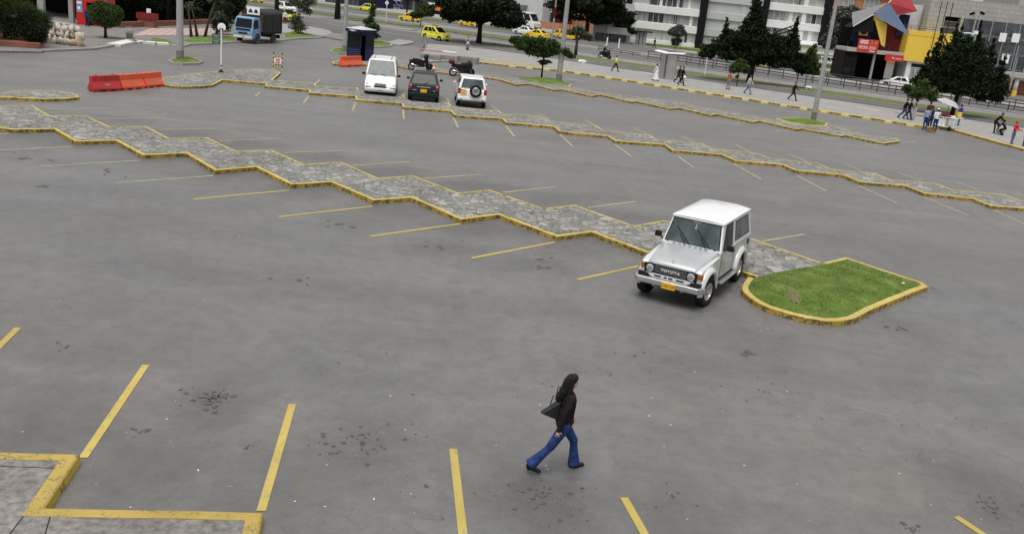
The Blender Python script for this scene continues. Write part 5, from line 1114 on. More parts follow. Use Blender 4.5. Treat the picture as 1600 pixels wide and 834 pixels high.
# building with the folded canopy
cb = facade('canopy_building', 'dark open-fronted mall wing under folded blue, red and yellow canopies', MO, AM)
m = MB(); m.bb(-21.9, -14.5, 6.5, 7.5, 0, 8.2); m.build('back_wall', 'dark_interior', cb); m = MB(); m.bb(-22.3, -14.4, -.1, 6, 3.75, 4.25); m.build('balcony_slab', 'stone_cladding', cb, bevel=.02)
m = MB(); m.bb(-22.3, -20.4, .6, 6.4, 0, 3.7); m.build('shop_box', 'cloth_brown', cb); m = MB(); m.bb(-22.1, -20.6, .5, .58, .2, 3.0); m.build('shop_window', 'glass_dark', cb)
m = MB(); m.bb(-18.35, -18.05, .3, .6, 0, 3.75); m.build('column', 'pole_concrete', cb)
def plate(name, mat, pts, th=.12, edges=()):
    m = MB(); P = [Vector(p) for p in pts]; n = (P[1]-P[0]).cross(P[-1]-P[0]).normalized()*th; k = len(P)
    m.add([p for p in P]+[p+n for p in P], [tuple(range(k))[::-1], tuple(range(k, 2*k))]+[(i, (i+1) % k, k+(i+1) % k, k+i) for i in range(k)]); o = m.build(name, mat, cb)
    for a, b in edges: e = MB(); e.tube([P[a], P[b]], .07, 6); e.build('edge_trim', 'canopy_edge', o)
    return o
plate('blue_canopy', 'canopy_blue', [(-19.7, -.3, 8.9), (-14.5, -.6, 6.75), (-17.6, .6, 10.5)], edges=((0, 1), (1, 2)))
plate('red_canopy', 'canopy_red', [(-16.5, 1.0, 9.1), (-13.4, 1.6, 10.0), (-14.9, 3.0, 12.2), (-17.1, 1.5, 11.3), (-17.65, 1.0, 10.65)], edges=((0, 1), (3, 4)))
plate('yellow_canopy', 'canopy_yellow', [(-19.65, -.1, 8.85), (-17.75, .1, 5.0), (-17.1, .6, 4.8), (-17.45, .4, 7.8)], edges=((2, 3),))
plate('grey_canopy', 'roof_grey', [(-22.1, -.2, 7.1), (-19.72, -.2, 8.95), (-17.7, .9, 10.6), (-21.2, 5, 8.9)], edges=((0, 1),))
m = MB(); m.add([(-22, 0, 7.0), (-19.6, 0, 8.8), (-19.6, 5, 8.8), (-22, 5, 7.0), (-22, 0, 6.4), (-19.2, 0, 6.6)], [(0, 1, 5, 4), (0, 3, 2, 1)]); m.build('soffit', 'black_wall', cb)
m = MB(); m.bb(-17.3, -14.4, 2.5, 2.8, 4.25, 8.6); m.build('inner_screen', 'cloth_dark_red', cb); m = MB(); m.bb(-15.4, -14.0, 2.2, 2.4, 6.5, 9.4); m.build('blue_screen', 'cloth_navy', cb)
m = MB(); m.bb(-21.6, -18.9, 1.6, 1.8, 5.2, 6.7); m.build('blue_screen', 'cloth_navy', cb)
for k in range(9): m = MB(); m.bb(-22.3+.95*k, -22.26+.95*k, 0, .04, 4.25, 5.0); m.build('railing', 'rail_steel', cb)
m = MB(); m.bb(-20.7, -19.5, 1.2, 1.5, 6.0, 7.1); a_ = m.build('fan_housing', 'canopy_yellow', cb, bevel=.05); m = MB(); m.lathe([(.42, 1.12), (.42, 1.2)], 16, 'y', (-20.1, 0, 6.55)); m.build('fan', 'plate_black', a_)
bn = thing('banner', 'red advertising banner with orange and white figures hung on the balcony', 'banner', (MO[0], MO[1], 0), AM); m = MB(); m.bb(-20.95, -18.15, -.24, -.16, 3.85, 5.6); bs = m.build('cloth', 'banner_red', bn)
text('4550 350', .62, 'letter_white', 'lettering', bn, (-19.65, -.26, 4.45), (R(90), 0, 0), .01); text('24', .85, 'banner_orange', 'lettering', bn, (-18.85, -.26, 5.15), (R(90), 0, 0), .01, sx=1.3)
m = MB()
for z in (5.33, 5.15, 4.97): m.bb(-20.7, -19.6, -.25, -.245, z, z+.09)
m.bb(-19.3, -18.5, -.25, -.245, 3.98, 4.08); m.build('small_print', 'letter_white', bs)
sn = thing('shop_sign', 'small red fascia sign with white lettering under the balcony left of the yellow box', 'sign', (MO[0], MO[1], 0), AM); m = MB(); m.bb(-16.9, -14.45, -.28, -.14, 3.05, 3.9); m.build('panel', 'banner_red', sn); text('Mis pasos', .34, 'letter_white', 'lettering', sn, (-15.35, -.30, 3.42), (R(90), 0, 0), .01)
# brick apartments behind
ab = facade('brick_apartments', 'orange brick apartment block with white-framed windows behind the mall canopy', (58, 206), AM)
m = MB(); m.bb(-6, 34, 0, 12, 0, 26); m.build('wall', 'orange_brick', ab)
for i in range(7):
    for k in range(4): 
        if 2+k*3 > 8: win(ab, -4+5.4*i, -.9+5.4*i, 1.6+3.2*k, 3.6+3.2*k, -.06, q.choice(('window_curtain', 'window_dark', 'window_pale')), 3)
for k in range(4): m = MB(); m.bb(-6, 34, -.5, 0, 4.0+3.2*k, 4.5+3.2*k); m.build('floor_band', 'tile_pink', ab)

# ------------------------------------------------------------ left: dark arcade with the red kiosk
arc = facade('arcade_building', 'dark arcade hall with grey columns at the top left corner', (-62, 93, 0), 0)
m = MB(); m.bb(-10, 23, 4, 5, 0, 9); m.build('back_wall', 'dark_interior', arc); m = MB(); m.bb(-6, 20.5, 26, 27, 0, 6); m.build('dark_backing_wall', 'dark_interior', arc); m = MB(); m.bb(-10, 23, -4, 5, 4.6, 5.4); m.build('roof', 'black_wall', arc)  # rear wall added near-black to darken the gaps between the plaza trees
for u, v, w_ in ((66, 38, .55), (113, 39, .42), (172, 36, .42)):
    p = at(u, v); m = MB(); m.bb(p.x+62-w_/2, p.x+62+w_/2, p.y-93-.2, p.y-93+.2, 0, 5.0); m.build('column', 'pole_concrete', arc)
kp = at(116, 41); kq = at(152, 43.5); rk = thing('cash_kiosk', 'bright red cash machine kiosk with blue poster and yellow letters inside the arcade', 'kiosk', (kp.x, kp.y+.5, 0), 0)
m = MB(); m.bb(0, .95, 0, 1.6, 0, 3.4); m.bb(1.6, 2.9, 0, 1.6, 0, 3.4); m.bb(.95, 1.6, .3, 1.6, 0, 2.2); m.bb(.95, 1.6, 0, 1.6, 2.2, 3.4); m.build('wall', 'red_shop', rk); m = MB(); m.bb(.97, 1.58, .2, .29, .1, 2.18); m.build('opening', 'dark_interior', rk)
m = MB(); m.bb(.06, .58, -.03, -.003, 1.25, 2.3); po = m.build('poster', 'truck_blue', rk); m = MB(); m.bb(.10, .54, -.035, -.031, 2.02, 2.2); m.bb(.14, .4, -.035, -.031, 1.5, 1.75); m.build('poster_print', 'letter_white', po)
for s_, x, z, a_ in (('DI', 1.83, 1.95, 90), ('TE', 2.55, 2.45, 90)): text(s_, .34, 'plate_yellow', 'lettering', rk, (x, -.01, z), (R(90), R(a_), 0), .01)
pb_ = facade('brick_planter', 'long low red brick planter wall along the back of the tiled plaza', (*at(192, 46).xy, 0), heading(at(192, 46), at(335, 39.5)), 'planter'); L_ = (at(335, 39.5)-at(192, 46)).length; m = MB(); m.bb(0, L_, 0, .5, 0, .62); m.build('wall', 'red_brick', pb_)
rs = thing('menu_stall', 'dark red snack counter under the trees behind the brick planter', 'stall', (*at(206, 44).xy, 0), 0); m = MB(); m.bb(0, 1.8, 1.0, 2.0, .9, 1.45); M('counter_red', (.20, .012, .015), .6); m.build('counter', 'counter_red', rs); m = MB(); m.bb(.1, 1.7, 1.1, 1.9, 0, .9); m.build('base', 'red_brick', rs); m = MB(); m.bb(.95, 1.35, 1.2, 1.3, 1.5, 1.9); m.build('menu_card', 'letter_white', rs)
leaf_mat('leaf_fern', (.010, .020, .007), (.055, .085, .022))
pl2 = facade('brick_planter', 'curved red-brown brick planter under the big bushes at the left edge', (0, 0, 0), 0, 'planter')
pp = A([(-80, 82), (-30, 77), (0, 75.5), (40, 78.5), (62, 79.5), (69, 75), (68, 66), (45, 60), (0, 60), (-80, 62)], .0)
if area(pp) < 0: pp = pp[::-1]
m = MB(); m.prism([(p.x, p.y) for p in pp], .1, .48); m.build('wall', 'red_brick', pl2)
gd = thing('stone_ramp', 'low grey stone ramp wall behind the pile of sacks', 'wall', (*at(70, 47).xy, 0), -.1); m = MB(); m.add([(0, 0, 0), (2.6, 0, 0), (2.6, 1.2, 0), (0, 1.2, 0), (0, 0, .75), (2.0, 0, .7), (2.0, 1.2, .7), (0, 1.2, .75)], [(0, 1, 5, 4), (1, 2, 6, 5), (2, 3, 7, 6), (3, 0, 4, 7), (4, 5, 6, 7)]); m.build('wall', 'kerb_concrete', gd, bevel=.03)
# distant backdrop of city blocks so that the avenue does not end in nothing
for i, (x, y, w_, h_, mt) in enumerate([(-190, 300, 60, 14, 'pale_grey_wall'), (-120, 290, 50, 11, 'orange_brick'), (-60, 300, 46, 12, 'stone_cladding'), (-8, 285, 30, 13, 'pale_grey_wall'), (108, 215, 50, 20, 'stone_cladding')]):
    b_ = facade('city_block', ['pale far block at the left end of the avenue', 'orange brick far block behind the shops on the left', 'grey stone far block behind the shops', 'pale far block behind the big dark tree', 'grey stone block behind the right end of the mall'][i], (x, y, 0), AM)
    m = MB(); m.bb(0, w_, 0, 20, 0, h_); m.build('wall', mt, b_)
    for k in range(int(w_/6)): win(b_, 1.5+6*k, 5+6*k, 2, 4.2, -.08, 'window_dark', 2); win(b_, 1.5+6*k, 5+6*k, 6, 8, -.08, 'window_dark', 2)

# ------------------------------------------------------------ trees
leaf_mat('leaf_small', (.012, .026, .007), (.065, .10, .025))
def E_(r, h, n, R0, seed, zr=.4, flat=.6, up=0):
    g_ = random.Random(seed); out = []
    for i in range(n):
        a = g_.uniform(0, 6.28); d = R0*math.sqrt(g_.random()); z = h+g_.uniform(-zr, zr)-d*.25+up; s_ = r*g_.uniform(.7, 1.25); out.append((math.cos(a)*d, math.sin(a)*d, z, s_, s_, s_*flat))
    return out
# roadside tree in front of the shops: heavy, nearly black, low crown
tree('broadleaf_tree', 'big black-green roadside tree with a forked trunk on the verge above the parked motorcycles', (*at(748, 69).xy, .1), E_(1.8, 5.3, 24, 4.3, 3, 1.5)+[(-3.6, 0, 3.5, 1.7, 1.6, 1.2), (2.6, 0, 3.4, 1.6, 1.4, 1.0), (0, 0, 4.6, 3.2, 2, 1.2, 3), (-2.4, 0, 3.6, 1.6, 1.4, .9), (2, .2, 3.5, 1.6, 1.4, .8), (-4.5, .5, 4.9, 1.4, 1.4, 1), (3.6, 0, 4.9, 1.4, 1.3, 1), (-1.8, -.8, 4.0, 1.5, 1.2, .8)], 34000, .15, 'leaf_black', 'bark_black', 2.6, .34, seed=3)
# flat-topped dark tree above the small one
tree('conifer_tree', 'wide dark conifer with drooping boughs above the waiting taxis', (*at(915, 62).xy, .1), E_(2.2, 9.2, 20, 5.0, 5, 2.0, .45)+[(-5.2, 0, 7.0, 2.2, 2, .8), (4.6, 0, 6.2, 2.4, 2, .8), (6.6, 0, 5.0, 2.0, 1.6, .7), (1, -1.5, 7.2, 3, 2, .8), (7.6, .5, 4.0, 1.2, 1.2, .6), (-2, -1, 6.2, 2.4, 2, .7), (2.4, -1, 5.8, 2.4, 2, .6), (-3.6, -.5, 4.6, 2.0, 1.8, .7), (0, -1, 4.6, 2.4, 2, .7), (3.6, -.5, 4.0, 2.2, 1.8, .6), (6.4, 0, 3.2, 1.6, 1.4, .6), (-1.6, -.8, 3.6, 1.6, 1.4, .5), (8.2, 0, 2.2, 1.1, 1, .6), (-5.6, 0, 5.2, 2.4, 2, 1.0), (-4.6, 0, 3.4, 1.8, 1.6, .7), (0, 0, 6.0, 5.5, 2.5, 1.6, 14), (5.5, 0, 4.6, 2.6, 2, 1.0), (2, 0, 3.4, 2.4, 1.8, .7)], 36000, .18, 'leaf_dark', 'bark_black', 6, .35, seed=5, aspect=.35)
tree('small_tree', 'low spreading tree on the grass patch beside the lamp post in the car park', (*at(846, 122, .2).xy, .2), [(-1.9, 0, 2.55, .85, .8, .42), (-1.1, .2, 2.75, .8, .8, .48), (-.3, -.2, 2.7, .8, .7, .5), (.5, .1, 2.5, .85, .8, .5), (1.2, .1, 2.45, .8, .7, .42), (1.85, 0, 2.35, .6, .6, .35), (-2.5, .1, 2.9, .6, .6, .38), (-1.6, 0, 2.9, .8, .7, .45), (-.7, 0, 2.05, .9, .7, .45), (.6, 0, 2.9, .8, .7, .4), (-.5, 0, 3.05, .7, .6, .35), (.2, -.2, 2.05, .7, .6, .3), (2.35, .1, 2.1, .45, .45, .22), (.35, -.1, 1.35, .5, .4, .22), (-.1, 0, 1.3, .4, .35, .2)], 17000, .08, 'leaf_small', 'bark_black', 1.9, .075, seed=6, shell=.35)
tree('small_tree', 'thin pale-leaved tree with a stout grey trunk on the verge below the conifer', (*at(899, 87.5).xy, .1), [(-.2, 0, 2.9, .9, .8, .6), (.9, 0, 2.6, .9, .7, .4), (.2, 0, 3.3, .7, .7, .4), (-1, 0, 2.7, .6, .6, .35), (1.6, 0, 2.2, .5, .5, .3)], 1900, .085, 'leaf_olive', 'bark', 2.2, .2, seed=7, shell=.3)
# tall cypress-like conifer with two leaders
def spire(x, y, z0, z1, r, n): return [(x+random.uniform(-.1, .1), y, z0+(z1-z0)*k/(n-1), r*(1-k/(n-1))+.12, r*(1-k/(n-1))+.12, (z1-z0)/n*.75) for k in range(n)]
tree('conifer_tree', 'tall black-green conifer with a second leader, in front of the white flats', (*at(1170, 131).xy, .1),
     spire(-.6, 0, 5, 10.4, 1.4, 9)+spire(4.0, 0, 4.2, 7.2, .75, 6)+spire(-3.5, 0, 4.5, 6.4, .5, 4)+[(-3.2, 0, 3.9, 1.7, 1.3, .8), (-1.5, -.5, 4.6, 2.0, 1.6, .8), (1.4, -.3, 4.4, 1.9, 1.5, .9), (3.3, 0, 3.5, 1.7, 1.3, .8), (-4.2, .3, 3.1, 1.5, 1.2, .6), (-2.4, -.6, 2.8, 1.9, 1.4, .7), (.3, -.8, 3.2, 2.0, 1.5, .9), (2.6, -.3, 2.5, 1.9, 1.3, .7), (4.7, 0, 2.5, 1.5, 1.2, .6), (5.7, 0, 1.9, 1.0, .9, .45), (-5.0, 0, 2.5, 1.0, 1, .4), (5.2, .2, 3.3, .9, .8, .3), (0, .8, 2.5, 2.2, 1.5, .6), (3.6, .4, 4.6, 1.2, 1, .5), (0, 0, 3.7, 3.8, 1.8, 1.0, 9), (-.4, 0, 5.2, 1.9, 1.4, 1.1, 4), (.6, 0, 2.7, 4.2, 1.8, .6, 7), (2.2, 0, 4.6, 1.8, 1.2, .7), (-2.2, 0, 4.9, 1.3, 1, .6)], 40000, .14, 'leaf_black', 'bark_black', 4.5, .30, lean=(.2, 0), seed=9, aspect=.3, shell=.35)
tree('small_tree', 'young leafy green tree on the pavement, left of the man in a white shirt', (*at(1150.5, 137.5).xy, .14), [(0, 0, 2.0, .85, .8, .55), (.5, 0, 1.75, .6, .6, .4), (-.5, 0, 1.7, .6, .6, .4), (.1, 0, 2.5, .5, .5, .3), (-.1, 0, .95, .2, .2, .15)], 4200, .08, 'leaf_mid', 'bark', 1.6, .05, seed=10)
tree('small_tree', 'young green tree with a bushy crown on the verge near the tall conifer', (*at(1257, 139).xy, .1), [(0, 0, 3.0, .9, .8, .6), (-.6, 0, 2.5, .8, .7, .5), (.6, 0, 2.5, .8, .7, .5), (.1, 0, 3.8, .6, .6, .55), (-.9, 0, 1.9, .6, .6, .4), (.7, 0, 1.8, .7, .6, .35), (.2, 0, 4.5, .25, .25, .3)], 6500, .085, 'leaf_mid', 'bark_grey', 2.0, .05, seed=11)
tree('olive_tree', 'small rounded grey-green tree on the lawn of the apartment block', (*at(1054, 79).xy, .2), [(0, 0, 3.0, 1.3, 1.1, .9), (-.9, 0, 2.8, .8, .7, .5), (.9, 0, 2.9, .8, .7, .5), (.3, 0, 3.8, .8, .7, .4)], 3600, .11, 'leaf_grey', 'bark_grey', 1.9, .07, seed=12)
tree('bush', 'round dark reddish bush under the small grey-green tree', (*at(1056, 73.5).xy, .2), [(0, 0, .85, 1.0, .9, .9)], 1800, .1, 'leaf_dark', 'bark', .5, .08, seed=13, cat='bush')
tree('bush', 'small round green bush on the lawn beside the walking figure', (*at(1026, 70).xy, .2), [(0, 0, .6, .75, .7, .6)], 1100, .1, 'leaf_mid', 'bark', .3, .06, seed=14, cat='bush')
tree('bush', 'low wide hedge bush at the foot of the black pier', (*at(1105, 79).xy, .2), [(-.8, 0, .5, .9, .6, .5), (.4, 0, .55, 1.0, .6, .5), (1.6, 0, .45, .9, .6, .45)], 2200, .1, 'leaf_mid', 'bark', .3, .06, seed=15, cat='bush')
tree('broadleaf_tree', 'tall hazy grey-green tree between the white flats and the mall', (*at(1308, 107).xy, 0), E_(1.4, 7.0, 14, 2.0, 17, 2.6, .9)+[(.8, 0, 9.6, 1.4, 1.2, 1.0), (-1, 0, 4.6, 1.4, 1.2, 1.1), (1.4, 0, 4.2, 1.4, 1.2, 1.1)], 11000, .14, 'leaf_grey', 'bark', 4, .2, seed=17)
tree('bush', 'dark shrub with a leaning stem in front of the mall corner', (*at(1318, 116).xy, 0), [(0, 0, 2.6, 1.5, 1.1, 1.1), (.9, 0, 3.5, .9, .8, .6), (-.9, 0, 3.2, .9, .8, .7)], 3600, .12, 'leaf_dark', 'bark_grey', 1.9, .1, seed=18, cat='bush')
tree('cypress_tree', 'massive black cypress with several pointed tops on the verge in front of the yellow box', (*at(1489, 181).xy, .1),
     spire(-2.9, 0, 3.5, 7.4, .7, 7)+spire(-1.6, 0, 4, 8.0, .9, 7)+spire(-.9, .3, 4, 7.9, .9, 6)+spire(.6, 0, 4, 8.2, 1.0, 6)+spire(-3.6, 0, 3.3, 5.3, .5, 4)+spire(2.2, .3, 4, 7.0, .9, 6)+spire(3.4, 0, 3.4, 5.6, .8, 5)+[(-2.6, 0, 3.4, 1.5, 1.3, .9), (-1, -.4, 4.0, 1.8, 1.5, 1.6), (.8, -.3, 3.8, 1.9, 1.5, 1.7), (2.6, 0, 3.3, 1.6, 1.3, 1.2), (-3.3, 0, 2.6, 1.3, 1.1, .7), (3.4, 0, 2.6, 1.2, 1.1, .7), (0, -.5, 2.6, 2.3, 1.5, .8), (3.6, 0, 1.9, .7, .7, .35), (2.3, -.2, 1.8, 1.0, .8, .35), (-2, -.3, 2.3, 1.3, 1.1, .5), (0, 0, 4.6, 3.0, 1.7, 1.9, 12), (0, 0, 3.2, 4.0, 1.9, 1.1, 9), (-.2, 0, 6.2, 1.9, 1.2, 1.0, 4)], 44000, .12, 'leaf_black', 'bark_black', 2.8, .28, seed=19, aspect=.35, shell=.3)
tree('small_tree', 'loose grey-green young tree above the street vendors on the pavement', (*at(1428, 181, .14).xy, .14), [(0, 0, 2.1, .9, .8, .6), (.8, 0, 2.2, .8, .7, .5), (-.7, 0, 2.0, .7, .6, .5), (.3, 0, 2.8, .6, .6, .4), (1.2, 0, 1.7, .6, .6, .35), (-1.1, 0, 2.3, .5, .5, .3)], 4600, .085, 'leaf_mid', 'bark', 1.4, .06, seed=20, shell=.3)
tree('bush', 'tiny round shrub against the white wall under the yellow box', (*at(1437, 131).xy, 0), [(0, 0, .7, .5, .4, .6)], 800, .1, 'leaf_mid', 'bark', .3, .05, seed=21, cat='bush')
tree('small_tree', 'spindly reddish-green sapling on the refuge behind the blue booth', (*at(579, 68.5).xy, .15), spire(0, 0, .6, 5.6, .55, 9)+[(.3, 0, 1.6, .7, .6, .5), (-.4, 0, 2.2, .6, .5, .4), (.5, 0, .7, .5, .5, .3)], 3400, .085, 'leaf_mid', 'bark', 2.2, .05, seed=22, shell=.3)
tree('small_tree', 'bright green small tree on the far verge above the yellow taxis', (*at(657, 42.5).xy, .1), [(0, 0, 2.2, 1.2, 1, .8), (-1.0, 0, 1.7, .9, .8, .5), (1.2, 0, 2.4, 1.1, .9, .7), (.6, 0, 3.3, .8, .7, .6), (1.8, 0, 3.2, .6, .6, .5)], 5200, .1, 'leaf_mid', 'bark', 1.5, .08, seed=23)
tree('broadleaf_tree', 'dark round tree in front of the shops, left of the grey cars', (*at(635, 30).xy, .1), [(0, 0, 5.2, 2.2, 1.8, 1.6), (1.6, 0, 4.6, 1.5, 1.3, 1.1), (-1.6, 0, 4.8, 1.4, 1.3, 1.1)], 5000, .15, 'leaf_black', 'bark_black', 3.6, .16, seed=24)
tree('broadleaf_tree', 'street tree seen only by its thick dark trunk beside the lamp post on the median', (*at(527, 32).xy, .1), [(0, 0, 7.4, 3, 3, 1.7), (2, 0, 6.9, 1.8, 1.8, 1), (-2.2, 0, 7.2, 2, 2, 1.1)], 5000, .15, 'leaf_dark', 'bark_black', 6.0, .42, seed=25)
tree('broadleaf_tree', 'dark-trunked tree rising behind the covered truck', (*at(432, 33).xy, .1), [(0, 0, 6.6, 2.3, 2, 1.5), (1.5, 0, 6, 1.5, 1.5, 1)], 4200, .14, 'leaf_dark', 'bark_black', 5.0, .32, seed=26)
tree('bush', 'tall loose bush with a leggy top on the verge right of the covered truck', (*at(466, 56.5).xy, .2), [(0, 0, .9, 1.15, 1.0, .8), (-.3, 0, 1.6, .8, .7, .5), (.9, 0, 2.6, .6, .5, .6), (.2, 0, 3.2, 1.0, .8, .6), (1.3, 0, 3.6, .8, .7, .5), (-.7, 0, 3.4, .8, .7, .5), (.5, 0, 4.2, 1.1, .9, .5)], 5200, .085, 'leaf_olive', 'bark_grey', 2.2, .06, seed=27, cat='bush', shell=.3)
# left-hand planting
tree('topiary_tree', 'clipped ball-shaped tree on a short stem beside the red kiosk', (*at(165, 59.5, .14).xy, .14), [(0, 0, 1.85, 1.32, 1.2, 1.0, 5), (0, 0, 1.85, 1.15, 1.05, .88, 4)], 15000, .05, 'leaf_mid', 'bark_black', 1.1, .12, seed=30, shell=.9)
for i, (u, v, sx, hh, lf, lab) in enumerate([(8, 71, 1.7, 3.0, 'leaf_dark', 'tallest feathery dark green bush in the brick planter at the left edge'), (40, 72, 1.45, 2.5, 'leaf_dark', 'middle feathery green bush in the brick planter near the sacks'), (60, 64, 1.15, 1.9, 'leaf_mid', 'paler low bush at the right end of the brick planter'), (-28, 72, 1.7, 3.0, 'leaf_mid', 'bush cut off by the left edge of the view')]):
    g_ = random.Random(40+i); bl_ = [(g_.uniform(-1, 1)*sx*.6, g_.uniform(-.5, .5), hh*(.35+.55*g_.random()), sx*.55, sx*.5, sx*.5) for _ in range(12)]+[(0, 0, .7, sx*.95, sx*.7, .8)]
    tree('bush', lab, (*at(u, v).xy, .45), bl_, 15000, .055, 'leaf_fern', 'bark', .8, .1, seed=40+i, cat='bush', aspect=.22, up=.9, group='bushes in the left planter')
tree('bush', 'black shadowy shrub spilling over the front of the brick planter', (*at(48, 76).xy, .45), [(0, 0, .7, 1.0, .8, .7), (-1.3, 0, .8, 1.0, .8, .7), (.7, 0, .5, .6, .5, .5)], 8000, .06, 'leaf_black', 'bark', .3, .1, seed=44, cat='bush', group='bushes in the left planter')
GR = 'dark trees behind the tiled plaza'
for i, (u, v, r_, lf, lab) in enumerate([(212, 38, 2.0, 'leaf_black', 'leftmost black tree behind the plaza, next to the red kiosk'), (243, 36, 2.0, 'leaf_black', 'black tree directly over the red snack counter'), (268, 34, 2.1, 'leaf_dark', 'dark tree just left of the big concrete lamp post'), (298, 33, 2.1, 'leaf_black', 'black tree just right of the big concrete lamp post'), (326, 33, 1.9, 'leaf_dark', 'dark tree behind the two small palms'), (352, 38, 1.5, 'leaf_dark', 'rightmost tree of the plaza row, next to the truck')]):
    g_ = random.Random(60+i); bl_ = [(g_.uniform(-1, 1)*r_, g_.uniform(-.8, .8), g_.uniform(1.0, 6.2), r_*.62, r_*.6, r_*.5) for _ in range(17)]+[(0, 0, .8, r_*.9, r_*.6, .7)]
    tree('broadleaf_tree', lab, (*at(u, v).xy, .1), bl_, 11000, .11, lf, 'bark_black', 4.0, .16, seed=60+i, group=GR)
def palm(lab, u, v, hgt, lean, seed, n=26):
    t = thing('palm_tree', lab, 'palm', (*at(u, v, .2).xy, .15), 0, 'small palms on the grass by the kerb'); mb = MB(); mb.tube([(0, 0, 0), (lean*.4, 0, hgt*.5), (lean, 0, hgt)], [.16, .09, .09], 8); mb.build('trunk', 'bark', t, smooth=True)
    g_ = random.Random(seed); f = MB()
    for k in range(n):
        a = g_.uniform(0, 6.28); e = g_.uniform(-.3, 1.2); L_ = g_.uniform(.8, 1.25); p = Vector((lean, 0, hgt)); d = Vector((math.cos(a)*math.cos(e), math.sin(a)*math.cos(e), math.sin(e)))
        s_ = d.cross(Vector((0, 0, 1))).normalized()*.05; m1 = p+d*L_*.5; m2 = p+d*L_+Vector((0, 0, -.35*L_)); f.add([p-s_*.5, p+s_*.5, m1+s_, m1-s_, m2], [(0, 1, 2, 3), (3, 2, 4)])
        for w_ in (-1, 1): m3 = m1+s_*w_*3+d*.2-Vector((0, 0, .1)); f.add([m1, m1+d*.08, m3], [(0, 1, 2)])
    f.build('fronds', 'leaf_olive' if seed % 2 else 'leaf_mid', t, fix=False)
palm('slim palm with a straight trunk, left of the three by the plaza', 299, 57, 2.5, -.3, 71); palm('palm with a slightly leaning trunk in the middle of the three', 308, 56.5, 2.6, -.5, 72); palm('palm leaning to the right, nearest the truck', 320, 58, 3.4, 1.0, 73, 34); palm('bushy palm beside the truck cab', 338, 57, 1.8, .3, 75, 50)
tree('bush', 'dark bush on the grass right behind the green street sign', (*at(346, 56).xy, .15), [(0, 0, 1.0, 1.0, .8, .9), (-.2, 0, 2.0, .9, .8, .7), (.5, 0, 2.6, .8, .7, .6)], 6000, .07, 'leaf_dark', 'bark', .8, .1, seed=77, cat='bush')

# ------------------------------------------------------------ poles, rails, signs
def lamp_post(label, u, v, h, r0=.2, top=None, group='tall concrete lamp posts', z=0, band=None):
    p = at(u, v, z); t = thing('lamp_post', label, 'lamp post', (p.x, p.y, z), 0, group); m = MB(); m.tube([(0, 0, -.02), (0, 0, h*.5), (0, 0, h)], [r0, r0*.8, r0*.58], 8, 0); m.build('pole', 'pole_concrete', t)
    m = MB(); m.tube([(0, 0, 0), (0, 0, .55)], [r0*1.03, r0*1.02], 8); m.build('pole_foot', 'old_slab' if band is None else band, t)
    if top: top(t, h)
    return t
def arm_head(t, h): m = MB(); m.tube([(0, 0, h-.25), (-.5, 0, h-.05), (-1.1, 0, h-.1)], .05, 6); m.box(-.05, 0, h+.05, .32, .3, .3); m.build('lamp_head', 'letter_white', t)
def tall_head(t, h): m = MB(); m.tube([(0, 0, h-.3), (.7, 0, h+.2), (1.6, 0, h+.3)], .05, 6); m.box(1.8, 0, h+.3, .6, .25, .14); m.build('lamp_head', 'grey_paint', t)
lamp_post('thick concrete lamp post on the small grass oval, left of the green street sign', 281.5, 91.5, 10.5, .27, tall_head, z=.3)
lamp_post('concrete lamp post rising right behind the blue guard booth', 538, 81, 10.5, .21, tall_head, z=.14)
lamp_post('concrete lamp post beside the low spreading tree in the car park', 873, 126, 11, .24, tall_head, z=.15)
lamp_post('concrete lamp post on the grass patch at the right of the far zigzag island', 1271, 187, 8.9, .20, None, z=.2)
pl_ = lamp_post('lamp post with a yellow foot and small white head next to the black cypress', 1494, 180, 7.45, .17, arm_head, z=.14, band='kerb_yellow_pale')
lamp_post('thin lamp post with a red band across the avenue, left of the big conifer', 861, 74, 9, .14, tall_head)
m = MB(); m.tube([(0, 0, 4.1), (0, 0, 5.5)], .16, 8); pb2 = m.build('red_band', 'cloth_dark_red', bpy.data.objects['lamp_post.005'])
lamp_post('thin grey lamp post in front of the mall columns', 1572, 160, 5.5, .10, None)
lamp_post('pale far lamp post in front of the orange brick block, left of the flats', 933, 62, 9, .14, tall_head)
fl = thing('floodlight_mast', 'slim mast with two dark floodlights above the green banner', 'floodlight', (*at(1494, 158).xy, 0)); m = MB(); m.tube([(0, 0, 0), (0, 0, 9.3)], [.12, .09], 8); m.tube([(0, 0, 9.1), (-.45, 0, 9.7)], .05, 6); m.tube([(0, 0, 9.1), (.45, 0, 9.8)], .05, 6); m.build('mast', 'pole_concrete', fl)
for x, z in ((-.55, 9.8), (.55, 9.95)): m = MB(); m.box(x, 0, z, .5, .3, .25, ry=.4*(1 if x > 0 else -1)); m.build('floodlight', 'black_wall', fl)
gb_ = thing('hanging_banner', 'green vertical banner with faint white print on the floodlight mast', 'banner', (*at(1494, 158).xy, 0)); m = MB(); m.bb(-1.1, -.15, -.02, .02, 4.6, 7.6); c_ = m.build('cloth', 'sign_green', gb_); m = MB(); q = random.Random(4)
for k in range(7): m.bb(-.95+.1*q.random(), -.5+.2*q.random(), -.03, -.022, 4.9+.36*k, 5.0+.36*k)
m.build('print', 'umbrella_cloth', c_)
